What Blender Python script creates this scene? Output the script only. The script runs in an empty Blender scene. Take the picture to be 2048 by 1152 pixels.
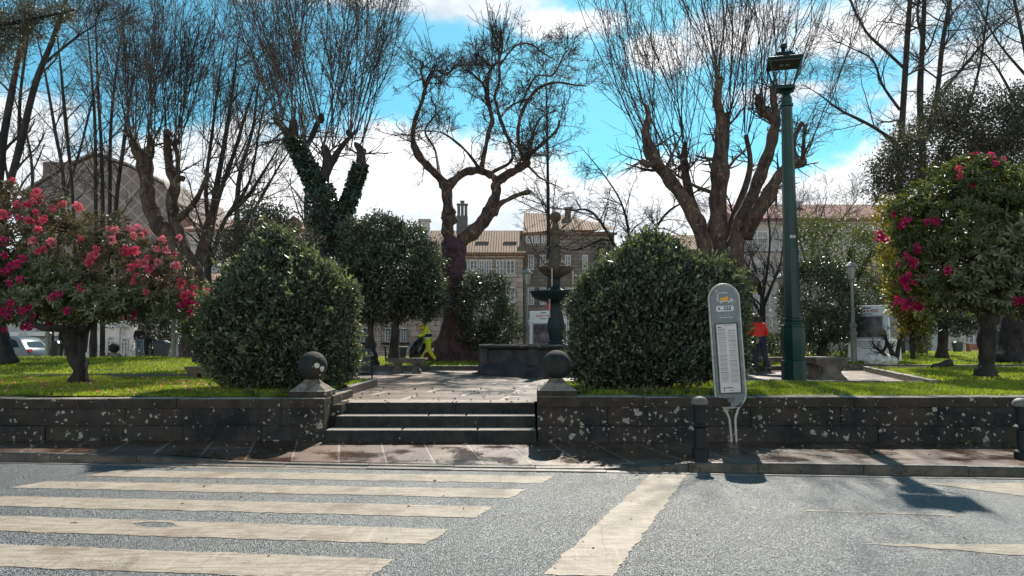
import bpy, bmesh, math, random
import numpy as np
from mathutils import Vector, Matrix
R_ = math.radians
scene = bpy.context.scene
COL = scene.collection
F = 1479.0
PITCH = math.atan(106 / F)
CAMZ = 1.65

# ---------------------------------------------------------------- camera
cd = bpy.data.cameras.new("camera")
cd.sensor_width = 36.0
cd.lens = 36.0 * F / 2048
cd.clip_start = 0.1
cd.clip_end = 3000
cam = bpy.data.objects.new("camera", cd)
COL.objects.link(cam)
cam.location = (0, 0, CAMZ)
cam.rotation_euler = (math.pi / 2 + PITCH, 0, 0)
scene.camera = cam
scene.view_settings.view_transform = 'Standard'
scene.view_settings.look = 'None'
scene.view_settings.gamma = 1
scene.view_settings.exposure = 0.74

SUN_AZ, SUN_EL = R_(11), R_(43)
EX_BLUE = (0.11, 0.72, 0.92)
sl = bpy.data.lights.new("sun", 'SUN')
sl.energy = 4.4
sl.angle = R_(0.5)
sl.color = (1.0, 0.93, 0.82)
sun = bpy.data.objects.new("sun", sl)
COL.objects.link(sun)
S = Vector((math.sin(SUN_AZ) * math.cos(SUN_EL), math.cos(SUN_AZ) * math.cos(SUN_EL), math.sin(SUN_EL)))
sun.rotation_euler = S.to_track_quat('Z', 'Y').to_euler()
sun.location = S * 100


def ray(px, py):
    a = (px - 1024) / F
    b = (576 - py) / F
    return Vector((a, math.cos(PITCH) - b * math.sin(PITCH), math.sin(PITCH) + b * math.cos(PITCH)))


def at(px, py, Y):
    d = ray(px, py)
    t = Y / d.y
    return Vector((d.x * t, Y, CAMZ + d.z * t))


def ground(px, py, z=0.0):
    d = ray(px, py)
    t = (z - CAMZ) / d.z
    return Vector((d.x * t, d.y * t, z))


# ---------------------------------------------------------------- node helper
class NT:
    def __init__(s, tree):
        s.t = tree
        s.n = tree.nodes
        s.l = tree.links

    def new(s, typ, **kw):
        nd = s.n.new(typ)
        for k, v in kw.items():
            setattr(nd, k, v)
        return nd

    def put(s, sock, v):
        if isinstance(v, bpy.types.NodeSocket):
            s.l.new(v, sock)
        elif v is not None:
            if hasattr(sock.default_value, '__len__') and not hasattr(v, '__len__'):
                v = [v] * len(sock.default_value)
            if hasattr(sock.default_value, '__len__') and len(sock.default_value) == 4 and len(v) == 3:
                v = (*v, 1)
            sock.default_value = v

    def math(s, op, a, b=None, c=None, clamp=False):
        nd = s.new('ShaderNodeMath', operation=op, use_clamp=clamp)
        s.put(nd.inputs[0], a)
        if b is not None: s.put(nd.inputs[1], b)
        if c is not None: s.put(nd.inputs[2], c)
        return nd.outputs[0]

    def vmath(s, op, a, b=None):
        nd = s.new('ShaderNodeVectorMath', operation=op)
        s.put(nd.inputs[0], a)
        if b is not None: s.put(nd.inputs[1], b)
        return nd.outputs[0]

    def mix(s, f, a, b, blend='MIX'):
        nd = s.new('ShaderNodeMix', data_type='RGBA', blend_type=blend)
        nd.clamp_factor = True
        s.put(nd.inputs[0], f)
        s.put(nd.inputs[6], a)
        s.put(nd.inputs[7], b)
        return nd.outputs[2]

    def noise(s, vec, scale, detail=4, rough=0.55, dist=0):
        nd = s.new('ShaderNodeTexNoise')
        if vec is not None: s.put(nd.inputs['Vector'], vec)
        nd.inputs['Scale'].default_value = scale
        nd.inputs['Detail'].default_value = detail
        nd.inputs['Roughness'].default_value = rough
        nd.inputs['Distortion'].default_value = dist
        return nd.outputs['Fac']

    def voro(s, vec, scale, feature='F1', rand=1.0):
        nd = s.new('ShaderNodeTexVoronoi', feature=feature)
        if vec is not None: s.put(nd.inputs['Vector'], vec)
        nd.inputs['Scale'].default_value = scale
        nd.inputs['Randomness'].default_value = rand
        return nd

    def ss(s, v, lo, hi):
        nd = s.new('ShaderNodeMapRange', interpolation_type='SMOOTHSTEP')
        s.put(nd.inputs[0], v)
        nd.inputs[1].default_value = lo
        nd.inputs[2].default_value = hi
        return nd.outputs[0]

    def ramp(s, v, stops, interp='LINEAR'):
        nd = s.new('ShaderNodeValToRGB')
        s.put(nd.inputs[0], v)
        cr = nd.color_ramp
        cr.interpolation = interp
        while len(cr.elements) < len(stops):
            cr.elements.new(0.5)
        for e, (p, c) in zip(cr.elements, stops):
            e.position = p
            e.color = (*c, 1) if hasattr(c, '__len__') else (c, c, c, 1)
        return nd.outputs[0]


# ---------------------------------------------------------------- world
def azel(px, py):
    d = ray(px, py).normalized()
    return math.atan2(d.x, d.y), math.asin(d.z)


world = bpy.data.worlds.new("World")
scene.world = world
world.use_nodes = True
w = NT(world.node_tree)
w.n.clear()
out = w.new('ShaderNodeOutputWorld')
bg = w.new('ShaderNodeBackground')
w.l.new(bg.outputs[0], out.inputs[0])
sky = w.new('ShaderNodeTexSky', sky_type='NISHITA')
sky.sun_disc = False
sky.sun_elevation = SUN_EL
sky.sun_rotation = SUN_AZ
sky.altitude = 100
sky.air_density = 1.0
sky.dust_density = 0.4
sky.ozone_density = 2.0
tc = w.new('ShaderNodeTexCoord').outputs['Generated']
sep = w.new('ShaderNodeSeparateXYZ')
w.l.new(tc, sep.inputs[0])
az = w.math('ARCTAN2', sep.outputs[0], sep.outputs[1])
el = w.math('ARCSINE', sep.outputs[2])
cmb = w.new('ShaderNodeCombineXYZ')
w.put(cmb.inputs[0], az)
w.put(cmb.inputs[1], w.math('MULTIPLY', el, 2.0))
dv = cmb.outputs[0]
n1 = w.noise(dv, 5.5, 9, 0.6, 0.3)
n2 = w.noise(w.vmath('ADD', dv, (3.1, 1.7, 0.4)), 3.0, 7, 0.6, 0.2)
n3 = w.noise(dv, 17, 6, 0.6, 0.5)
wob = w.math('ADD', w.math('MULTIPLY', w.math('SUBTRACT', n1, 0.5), 1.9), w.math('MULTIPLY', w.math('SUBTRACT', n3, 0.5), 0.7))
# cloud bank: the height of its upper edge as a function of azimuth
pts = [(-200, 150), (60, 190), (150, 285), (330, 230), (480, 225), (600, 262), (740, 225), (960, 255), (1080, 300), (1200, 330), (1300, 290), (1600, 320), (1760, 250), (2048, 130)]
def nrm_az(a): return (a + 1.0) / 2.0
stops = []
for (x, y) in pts:
    a, e = azel(x, y)
    stops.append((nrm_az(a), e))
edge = w.ramp(w.math('MULTIPLY_ADD', az, 0.5, 0.5), stops)
bank = w.math('DIVIDE', w.math('SUBTRACT', edge, el), 0.055)
m = bank
for (x, y, rx, ry) in [(640, -40, 330, 70), (860, 5, 300, 50), (1130, 48, 150, 42), (1480, 60, 170, 60), (1720, 70, 210, 75), (1950, 180, 240, 160), (1600, 180, 150, 34), (1330, 110, 110, 60), (30, 250, 140, 90)]:
    a, e = azel(x, y)
    sx, sy = rx / 1520.0, ry / 1580.0
    ax = w.math('DIVIDE', w.math('SUBTRACT', az, a), sx)
    ey = w.math('DIVIDE', w.math('SUBTRACT', el, e), sy)
    rr = w.math('SQRT', w.math('ADD', w.math('MULTIPLY', ax, ax), w.math('MULTIPLY', ey, ey)))
    m = w.math('MAXIMUM', m, w.math('SUBTRACT', 0.95, rr))
m = w.math('ADD', m, wob)
m = w.math('ADD', m, w.math('MULTIPLY', w.ss(el, 0.52, 0.8), 1.1))  # unseen overhead cloud added to make the ambient light more neutral
cmask = w.ss(m, -0.08, 0.55)
shade = w.ss(w.math('ADD', w.math('MULTIPLY', n2, 0.75), w.math('MULTIPLY', n3, 0.25)), 0.33, 0.62)
lowc = w.ss(el, 0.02, 0.22)
shade = w.math('MULTIPLY', shade, w.math('MULTIPLY_ADD', lowc, 0.55, 0.45))
ccol = w.mix(shade, (0.42, 0.48, 0.54), (0.80, 0.80, 0.80))
skyc = w.vmath('MULTIPLY', sky.outputs[0], (0.040, 0.088, 0.082))
# unseen cloud cover added behind the camera, only slightly thinner, for brighter ambient
front = w.ss(sep.outputs[1], -0.1, 0.5)
cmask = w.math('MULTIPLY', cmask, w.math('MULTIPLY_ADD', front, 0.1, 0.9))
# unseen clouds opposite the sun, brightened to lift the shaded front faces
back = w.ss(sep.outputs[1], 0.25, -0.45)
ccol = w.mix(back, ccol, w.vmath('MULTIPLY', ccol, (2.45, 2.3, 2.1)))
w.put(bg.inputs[0], w.mix(cmask, skyc, ccol))
bg.inputs[1].default_value = 1.0


# ---------------------------------------------------------------- materials
MATS = {}


def M(name, c1, c2=None, scale=6, rough=0.7, bump=0.0, bscale=30, metal=0, spec=0.5, island=False, trans=0.0, tint=(1.6, 1.7, 0.9),
      dirt=None, dirt_scale=3, dirt_amt=0.5, fn=None, rough2=None):
    if name in MATS: return MATS[name]
    m = bpy.data.materials.new(name)
    m.use_nodes = True
    t = NT(m.node_tree)
    t.n.clear()
    o = t.new('ShaderNodeOutputMaterial')
    b = t.new('ShaderNodeBsdfPrincipled')
    co = t.new('ShaderNodeTexCoord').outputs['Object']
    if c2 is None:
        c2 = tuple(min(1, x * 0.75) for x in c1)
    if island:
        g = t.new('ShaderNodeNewGeometry')
        f = g.outputs['Random Per Island']
    else:
        f = t.ss(t.noise(co, scale, 6, 0.6), 0.32, 0.68)
    col = t.mix(f, c1, c2)
    if dirt is not None:
        f2 = t.ss(t.noise(t.vmath('ADD', co, (7, 3, 1)), dirt_scale, 8, 0.65), 0.62 - dirt_amt * 0.25, 0.72)
        col = t.mix(f2, col, dirt)
    b.inputs['Roughness'].default_value = rough
    b.inputs['Metallic'].default_value = metal
    b.inputs['Specular IOR Level'].default_value = spec
    if fn: col = fn(t, co, col, b) or col
    t.put(b.inputs['Base Color'], col)
    if bump > 0 and not b.inputs['Normal'].is_linked:
        bp = t.new('ShaderNodeBump')
        bp.inputs['Strength'].default_value = bump
        bp.inputs['Distance'].default_value = 0.02
        t.put(bp.inputs['Height'], t.noise(co, bscale, 6, 0.65))
        t.l.new(bp.outputs[0], b.inputs['Normal'])
    if trans > 0:
        tr = t.new('ShaderNodeBsdfTranslucent')
        t.put(tr.inputs[0], t.mix(1.0, col, tint, 'MULTIPLY'))
        ms = t.new('ShaderNodeMixShader')
        ms.inputs[0].default_value = trans
        t.l.new(b.outputs[0], ms.inputs[1])
        t.l.new(tr.outputs[0], ms.inputs[2])
        t.l.new(ms.outputs[0], o.inputs[0])
    else:
        t.l.new(b.outputs[0], o.inputs[0])
    MATS[name] = m
    return m


def setbump(t, b, h, strength=0.5, dist=0.02):
    bp = t.new('ShaderNodeBump')
    bp.inputs['Strength'].default_value = strength
    bp.inputs['Distance'].default_value = dist
    t.put(bp.inputs['Height'], h)
    t.l.new(bp.outputs[0], b.inputs['Normal'])


def lichen_fn(dens=0.5, sc=6.5, big=0.30, colr=(0.42, 0.40, 0.33), top=None, streak=False):
    def fn(t, co, col, b):
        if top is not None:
            # upper faces painted paler as if sunlit, upright faces left dark as if shaded
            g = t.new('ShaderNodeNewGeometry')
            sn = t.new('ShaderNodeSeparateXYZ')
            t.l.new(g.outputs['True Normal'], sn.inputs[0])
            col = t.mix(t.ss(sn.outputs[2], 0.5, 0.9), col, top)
        nn = t.new('ShaderNodeTexNoise')
        t.put(nn.inputs['Vector'], co)
        nn.inputs['Scale'].default_value = 14
        nn.inputs['Detail'].default_value = 4
        dco = t.vmath('ADD', co, t.vmath('MULTIPLY', nn.outputs['Color'], (0.13, 0.13, 0.13)))
        patch = t.noise(t.vmath('ADD', co, (3, 9, 2)), 1.1, 3, 0.6)
        tot = None
        for k, (s_, r_) in enumerate(((sc, big), (sc * 2.1, big * 1.05))):
            v = t.voro(t.vmath('ADD', dco, (k * 3.3, 1.7 * k, 0.4)), s_)
            sp = t.new('ShaderNodeSeparateColor')
            t.l.new(v.outputs['Color'], sp.inputs[0])
            thr = t.math('MULTIPLY', t.ss(t.math('ADD', sp.outputs[0], t.math('MULTIPLY', t.math('SUBTRACT', patch, 0.5), 1.2)), 1.0 - dens, 1.25), r_)
            d = t.math('SUBTRACT', thr, v.outputs['Distance'])
            mk = t.ss(d, 0.0, 0.06)
            tot = mk if tot is None else t.math('MAXIMUM', tot, mk)
        if streak:
            st = t.ss(t.noise(t.vmath('MULTIPLY', co, (1.6, 1.6, 0.35)), 1.7, 7, 0.7), 0.46, 0.62)
            col = t.mix(t.math('MULTIPLY', st, 0.75), col, (0.052, 0.050, 0.044))
            ms_ = t.ss(t.noise(t.vmath('ADD', co, (8, 1, 5)), 2.6, 8, 0.72), 0.54, 0.66)
            col = t.mix(t.math('MULTIPLY', ms_, 0.7), col, (0.040, 0.050, 0.022))
            crust = t.ss(t.noise(t.vmath('ADD', co, (2, 6, 9)), 6.5, 9, 0.8), 0.60, 0.68)
            col = t.mix(t.math('MULTIPLY', crust, 0.55), col, (0.17, 0.155, 0.125))
        tot = t.math('MULTIPLY', tot, t.ss(t.noise(co, 45, 3, 0.7), 0.3, 0.55))
        c = t.mix(tot, col, colr)
        h = t.math('ADD', t.noise(co, 16, 8, 0.7), t.math('MULTIPLY', tot, 0.1))
        setbump(t, b, h, 0.9, 0.03)
        return c
    return fn


def asphalt_fn(t, co, col, b):
    v = t.voro(co, 112)
    sp = t.new('ShaderNodeSeparateColor')
    t.l.new(v.outputs['Color'], sp.inputs[0])
    grain = t.ss(sp.outputs[0], 0.66, 0.98)
    v2 = t.voro(t.vmath('ADD', co, (1, 5, 0)), 60)
    sp2 = t.new('ShaderNodeSeparateColor')
    t.l.new(v2.outputs['Color'], sp2.inputs[0])
    g2 = t.ss(sp2.outputs[1], 0.66, 1.0)
    g = t.math('MAXIMUM', grain, t.math('MULTIPLY', g2, 0.8))
    patch = t.ss(t.noise(t.vmath('MULTIPLY', co, (0.35, 1.6, 1)), 0.7, 6, 0.65), 0.42, 0.66)
    c = t.mix(g, (0.009, 0.014, 0.018), (0.26, 0.29, 0.30))
    c = t.mix(t.math('MULTIPLY', patch, 0.42), c, (0.045, 0.050, 0.052))
    h = t.math('ADD', t.math('MULTIPLY', v.outputs['Distance'], -1.0), t.math('MULTIPLY', v2.outputs['Distance'], -0.7))
    b.inputs['Roughness'].default_value = 0.36
    b.inputs['Specular IOR Level'].default_value = 0.5
    setbump(t, b, h, 1.0, 0.006)
    return c


def paint_fn(t, co, col, b):
    wear = t.ss(t.noise(t.vmath('MULTIPLY', co, (0.6, 1.4, 1)), 7, 9, 0.75), 0.50, 0.64)
    fine = t.ss(t.noise(co, 70, 4, 0.75), 0.50, 0.62)
    streak = t.noise(t.vmath('MULTIPLY', co, (1.0, 10, 1)), 3.0, 7, 0.7)
    c = t.mix(t.ss(streak, 0.35, 0.7), (0.44, 0.375, 0.30), (0.22, 0.18, 0.14))
    c = t.mix(t.math('MULTIPLY', wear, 0.6), c, (0.19, 0.145, 0.105))
    worn = t.ss(t.noise(t.vmath('ADD', co, (5, 5, 0)), 2.1, 8, 0.7), 0.44, 0.60)
    fine = t.math('MULTIPLY', fine, t.math('MULTIPLY_ADD', worn, 0.75, 0.2))
    c = t.mix(fine, c, (0.075, 0.075, 0.075))
    across = t.ss(t.noise(t.vmath('MULTIPLY', co, (9, 0.7, 1)), 1.6, 6, 0.75), 0.56, 0.66)
    c = t.mix(t.math('MULTIPLY', across, 0.35), c, (0.52, 0.45, 0.36))
    # hairline cracks
    v = t.voro(t.vmath('ADD', co, t.vmath('MULTIPLY', t.noise(co, 5), (0.12, 0.12, 0))), 1.15, 'DISTANCE_TO_EDGE')
    crack = t.ss(v.outputs['Distance'], 0.008, 0.003)
    c = t.mix(t.math('MULTIPLY', crack, 0.3), c, (0.07, 0.065, 0.06))
    setbump(t, b, t.noise(co, 60, 5, 0.7), 0.5, 0.004)
    b.inputs['Roughness'].default_value = 0.62
    b.inputs['Specular IOR Level'].default_value = 0.2
    brown = t.ss(t.noise(t.vmath('ADD', co, (2, 8, 0)), 1.4, 6, 0.65), 0.5, 0.68)
    c = t.mix(t.math('MULTIPLY', brown, 0.6), c, (0.16, 0.105, 0.068))
    return c


def slabs_fn(bw, bh, rot, dark, light, joint, wet_lo=0.18, jw=0.012, mortar_sm=0.2, bumpd=0.008):
    def fn(t, co, col, b):
        mp = t.new('ShaderNodeMapping')
        t.put(mp.inputs[0], co)
        mp.inputs['Rotation'].default_value = (0, 0, rot)
        br = t.new('ShaderNodeTexBrick')
        br.offset = 0.5
        t.l.new(mp.outputs[0], br.inputs['Vector'])
        br.inputs['Scale'].default_value = 1.0
        br.inputs['Brick Width'].default_value = bw
        br.inputs['Row Height'].default_value = bh
        br.inputs['Mortar Size'].default_value = jw
        br.inputs['Mortar Smooth'].default_value = mortar_sm
        t.put(br.inputs['Color1'], dark)
        t.put(br.inputs['Color2'], light)
        t.put(br.inputs['Mortar'], joint)
        n = t.noise(co, 9, 8, 0.7)
        c = t.mix(t.ss(n, 0.35, 0.7), br.outputs[0], t.mix(0.6, br.outputs[0], (0.03, 0.022, 0.018)))
        c = t.mix(t.math('MULTIPLY', t.ss(t.noise(co, 55, 4, 0.7), 0.55, 0.7), 0.5), c, (0.30, 0.26, 0.22))
        wet = t.ss(t.noise(t.vmath('ADD', co, (4, 2, 0)), 1.3, 6, 0.6), 0.42, 0.6)
        c = t.mix(t.math('MULTIPLY', wet, 0.45), c, (0.03, 0.02, 0.015))
        t.put(b.inputs['Roughness'], t.math('MULTIPLY_ADD', wet, -(0.5 - wet_lo), 0.55))
        h = t.math('ADD', t.math('MULTIPLY', br.outputs['Fac'], -0.8), t.math('MULTIPLY', t.noise(co, 22, 8, 0.72), 0.9))
        setbump(t, b, h, 0.8, bumpd)
        return c
    return fn


def roof_fn(ca, cb, cc):
    def fn(t, co, col, b):
        sx = t.new('ShaderNodeSeparateXYZ')
        t.l.new(co, sx.inputs[0])
        wv = t.math('SINE', t.math('MULTIPLY', sx.outputs[0], 2 * math.pi / 0.22))
        row = t.math('FRACT', t.math('MULTIPLY', sx.outputs[2], 3.2))
        cells = t.new('ShaderNodeTexWhiteNoise')
        fl = t.new('ShaderNodeCombineXYZ')
        t.put(fl.inputs[0], t.math('FLOOR', t.math('MULTIPLY', sx.outputs[0], 1 / 0.22)))
        t.put(fl.inputs[1], t.math('FLOOR', t.math('MULTIPLY', sx.outputs[2], 3.2)))
        t.l.new(fl.outputs[0], cells.inputs['Vector'])
        c = t.mix(cells.outputs['Value'], ca, cb)
        c = t.mix(t.ss(t.noise(co, 1.6, 6, 0.7), 0.45, 0.7), c, cc)
        c = t.mix(t.ss(wv, -0.2, -0.95), c, tuple(x * 0.5 for x in ca))
        setbump(t, b, t.math('ADD', wv, t.math('MULTIPLY', row, -0.8)), 1.0, 0.06)
        return c
    return fn


def bark_fn(dark, mid, pale, amt=0.55, sc=3.0, stretch=0.45):
    def fn(t, co, col, b):
        v = t.vmath('MULTIPLY', co, (1, 1, stretch))
        n = t.noise(v, sc, 7, 0.65, 0.8)
        n2 = t.noise(t.vmath('ADD', v, (5, 1, 2)), sc * 2.2, 6, 0.7, 1.0)
        c = t.mix(t.ss(n, 0.40, 0.55), dark, mid)
        c = t.mix(t.math('MULTIPLY', t.ss(n2, 0.62 - amt * 0.2, 0.66), 0.85), c, pale)
        setbump(t, b, t.math('ADD', n2, t.noise(v, sc * 9, 6, 0.7)), 1.0, 0.06)
        return c
    return fn


def wallstone_fn(bw, bh, mort):
    def fn(t, co, col, b):
        mp = t.new('ShaderNodeMapping')
        t.put(mp.inputs[0], co)
        mp.inputs['Rotation'].default_value = (math.pi / 2, 0, 0)
        br = t.new('ShaderNodeTexBrick')
        t.l.new(mp.outputs[0], br.inputs['Vector'])
        br.inputs['Scale'].default_value = 1.0
        br.inputs['Brick Width'].default_value = bw
        br.inputs['Row Height'].default_value = bh
        br.inputs['Mortar Size'].default_value = 0.02
        t.put(br.inputs['Color1'], col)
        t.put(br.inputs['Color2'], t.mix(0.5, col, mort))
        t.put(br.inputs['Mortar'], mort)
        c = t.mix(t.ss(t.noise(co, 1.2, 8, 0.7), 0.45, 0.75), br.outputs[0], t.mix(0.5, br.outputs[0], (0.05, 0.045, 0.04)))
        return c
    return fn


def scallop_fn(t, co, col, b):
    mp = t.new('ShaderNodeMapping')
    t.put(mp.inputs[0], co)
    mp.inputs['Rotation'].default_value = (0, R_(45), 0)
    sp = t.new('ShaderNodeSeparateXYZ')
    t.l.new(mp.outputs[0], sp.inputs[0])
    fx = t.math('ABSOLUTE', t.math('SUBTRACT', t.math('FRACT', t.math('MULTIPLY', sp.outputs[0], 0.95)), 0.5))
    fz = t.math('ABSOLUTE', t.math('SUBTRACT', t.math('FRACT', t.math('MULTIPLY', sp.outputs[2], 0.95)), 0.5))
    e = t.ss(t.math('MAXIMUM', fx, fz), 0.41, 0.46)
    return t.mix(t.math('MULTIPLY', e, 0.6), col, (0.40, 0.35, 0.31))


def lawn_fn(t, co, col, b):
    n = t.noise(co, 2.2, 7, 0.7)
    n2 = t.noise(co, 40, 5, 0.75)
    n3 = t.noise(t.vmath('ADD', co, (9, 4, 0)), 0.45, 4, 0.6)
    c = t.mix(t.ss(n, 0.35, 0.65), (0.190, 0.200, 0.018), (0.085, 0.115, 0.014))
    c = t.mix(t.ss(n3, 0.45, 0.65), c, (0.23, 0.22, 0.03))
    c = t.mix(t.math('MULTIPLY', t.ss(n2, 0.45, 0.7), 0.7), c, (0.025, 0.045, 0.012))
    setbump(t, b, t.math('ADD', n2, t.noise(co, 9, 5, 0.7)), 1.0, 0.05)
    return c


def blade_fn(t, co, col, b):
    n = t.ss(t.noise(co, 1.1, 6, 0.7), 0.42, 0.62)
    n2 = t.ss(t.noise(t.vmath('ADD', co, (3, 3, 0)), 3.5, 6, 0.7), 0.5, 0.68)
    c = t.mix(t.math('MULTIPLY', n, 0.65), col, (0.075, 0.115, 0.02))  # darker patches put dappled tree shade into the blade colour
    return t.mix(t.math('MULTIPLY', n2, 0.6), c, (0.24, 0.20, 0.08))


asphalt = M('asphalt', (0.05, 0.05, 0.05), fn=asphalt_fn, rough=0.42)
paint = M('road_paint', (0.6, 0.5, 0.4), fn=paint_fn)
pave = M('pavement_slabs', (0.1, 0.07, 0.05), fn=slabs_fn(2.3, 0.62, R_(90 - 13), (0.090, 0.036, 0.020), (0.155, 0.078, 0.046), (0.34, 0.27, 0.21), 0.13, 0.016), spec=0.42)
plaza_m = M('plaza_slabs', (0.1, 0.07, 0.05), fn=slabs_fn(1.7, 0.95, R_(7), (0.105, 0.045, 0.028), (0.16, 0.080, 0.053), (0.52, 0.42, 0.32), 0.40, 0.055), spec=0.25)
gutter_m = M('gutter_stone', (0.16, 0.13, 0.11), (0.09, 0.075, 0.065), scale=5, rough=0.5, bump=0.6, bscale=25)
kerb_m = M('kerb_stone', (0.115, 0.088, 0.068), (0.028, 0.026, 0.018), scale=4, rough=0.45, bump=0.9, bscale=18, dirt=(0.03, 0.04, 0.02), dirt_amt=0.4)
wall_m = M('lichen_granite', (0.017, 0.021, 0.024), (0.070, 0.054, 0.046), scale=1.6, rough=0.85, spec=0.12, fn=lichen_fn(1.05, 6.0, 0.40, (0.40, 0.37, 0.30), streak=True))
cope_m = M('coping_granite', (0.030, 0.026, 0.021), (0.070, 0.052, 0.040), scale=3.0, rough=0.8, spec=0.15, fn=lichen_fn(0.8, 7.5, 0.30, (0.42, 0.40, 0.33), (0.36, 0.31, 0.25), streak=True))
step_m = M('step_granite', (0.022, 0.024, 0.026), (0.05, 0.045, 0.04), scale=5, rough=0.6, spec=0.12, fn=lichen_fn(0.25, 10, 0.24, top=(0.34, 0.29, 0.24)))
ball_m = M('ball_granite', (0.010, 0.020, 0.023), (0.040, 0.036, 0.028), scale=5, rough=0.75, spec=0.2, fn=lichen_fn(0.10, 5.0, 0.22, (0.5, 0.47, 0.40)))
stone_m = M('worn_granite', (0.20, 0.165, 0.13), (0.10, 0.08, 0.065), scale=4, rough=0.8, bump=0.8, bscale=25, dirt=(0.04, 0.035, 0.03), dirt_amt=0.6)
fount_m = M('fountain_granite', (0.070, 0.058, 0.054), (0.018, 0.019, 0.024), scale=3, rough=0.7, fn=lichen_fn(0.22, 9, 0.24))
moss_m = M('mossy_granite', (0.115, 0.088, 0.055), (0.035, 0.030, 0.022), scale=7, rough=0.9, bump=0.9, bscale=25)
iron_m = M('dark_green_iron', (0.005, 0.022, 0.026), (0.010, 0.015, 0.017), scale=10, rough=0.5, bump=0.25, bscale=30, spec=0.3)
green_m = M('green_paint', (0.004, 0.040, 0.031), (0.003, 0.026, 0.021), scale=3, rough=0.42, bump=0.12, bscale=12, spec=0.3, dirt=(0.01, 0.028, 0.024), dirt_amt=0.4)
black_m = M('black_iron', (0.007, 0.013, 0.015), (0.016, 0.019, 0.019), scale=12, rough=0.55, spec=0.25, bump=0.3, bscale=40)
cap_m = M('worn_cap_paint', (0.18, 0.165, 0.14), (0.08, 0.078, 0.07), scale=12, rough=0.6, bump=0.4, bscale=40)
lawn_m = M('lawn_grass', (0.1, 0.15, 0.02), fn=lawn_fn, rough=0.9, spec=0.1)
blade_m = M('grass_blades', (0.40, 0.45, 0.05), (0.15, 0.20, 0.025), island=True, rough=0.55, spec=0.3, trans=0.45, fn=blade_fn)
earth_m = M('bare_earth', (0.10, 0.075, 0.055), (0.05, 0.04, 0.03), scale=4, rough=0.95, bump=0.7)
plane_bark = M('plane_bark', (0.1, 0.1, 0.1), fn=bark_fn((0.032, 0.020, 0.017), (0.100, 0.064, 0.048), (0.34, 0.25, 0.16), 0.35, 3.6), rough=0.85)
purple_bark = M('stained_plane_bark', (0.1, 0.1, 0.1), fn=bark_fn((0.036, 0.016, 0.023), (0.105, 0.052, 0.065), (0.20, 0.15, 0.135), 0.12, 5.0, 0.8), rough=0.8)
dark_bark = M('dark_bark', (0.1, 0.1, 0.1), fn=bark_fn((0.022, 0.018, 0.017), (0.052, 0.041, 0.036), (0.14, 0.115, 0.09), 0.2, 5, 0.3), rough=0.9)
twig_m = M('twig_bark', (0.042, 0.030, 0.026), (0.085, 0.062, 0.048), scale=0.7, rough=0.8)
twig_grey = M('grey_twig_bark', (0.075, 0.064, 0.057), (0.042, 0.037, 0.033), scale=0.7, rough=0.8)
leaf_dark = M('camellia_leaves', (0.014, 0.023, 0.017), (0.135, 0.155, 0.105), island=True, rough=0.30, spec=0.6, trans=0.22)
leaf_bush = M('bush_leaves', (0.013, 0.019, 0.016), (0.145, 0.165, 0.112), island=True, rough=0.40, spec=0.6, trans=0.30)
leaf_sprig = M('young_bush_leaves', (0.030, 0.045, 0.026), (0.21, 0.23, 0.115), island=True, rough=0.36, spec=0.6, trans=0.35)
leaf_rhodo = M('rhododendron_leaves', (0.035, 0.052, 0.024), (0.20, 0.205, 0.11), island=True, rough=0.42, spec=0.5, trans=0.22)
leaf_rhodo_b = M('rhododendron_bronze_leaves', (0.075, 0.065, 0.038), (0.20, 0.145, 0.085), island=True, rough=0.45, spec=0.4, trans=0.25)
leaf_yellow = M('yellowing_leaves', (0.16, 0.15, 0.022), (0.26, 0.19, 0.03), island=True, rough=0.45, trans=0.35)
leaf_olive = M('olive_leaves', (0.11, 0.115, 0.035), (0.050, 0.068, 0.026), island=True, rough=0.45, trans=0.35)
leaf_grey = M('holm_oak_leaves', (0.030, 0.034, 0.026), (0.110, 0.098, 0.070), island=True, rough=0.45, trans=0.25)
leaf_ivy = M('ivy_leaves', (0.012, 0.028, 0.022), (0.060, 0.085, 0.055), island=True, rough=0.28, spec=0.6, trans=0.1)
petal_m = M('rhododendron_petals', (0.60, 0.050, 0.13), (0.80, 0.19, 0.25), island=True, rough=0.5, trans=0.35, tint=(1.2, 1.0, 1.0))
petal_magenta = M('magenta_petals', (0.44, 0.012, 0.13), (0.66, 0.05, 0.19), island=True, rough=0.5, trans=0.35, tint=(1.2, 1.0, 1.0))
petal_coral = M('coral_petals', (0.70, 0.14, 0.19), (0.86, 0.38, 0.38), island=True, rough=0.5, trans=0.35, tint=(1.2, 1.0, 1.0))
white_m = M('white_board', (0.86, 0.86, 0.88), (0.82, 0.82, 0.84), rough=0.5)
ink_m = M('black_ink', (0.02, 0.02, 0.022), rough=0.6)
grey_ink = M('grey_ink', (0.14, 0.13, 0.14), rough=0.6)
red_ink = M('red_ink', (0.55, 0.02, 0.03), rough=0.6)
glass_m = M('window_glass', (0.03, 0.035, 0.04), (0.07, 0.075, 0.08), scale=0.8, rough=0.12, spec=0.8)
frame_m = M('white_window_frame', (0.68, 0.66, 0.62), rough=0.6)


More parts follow.
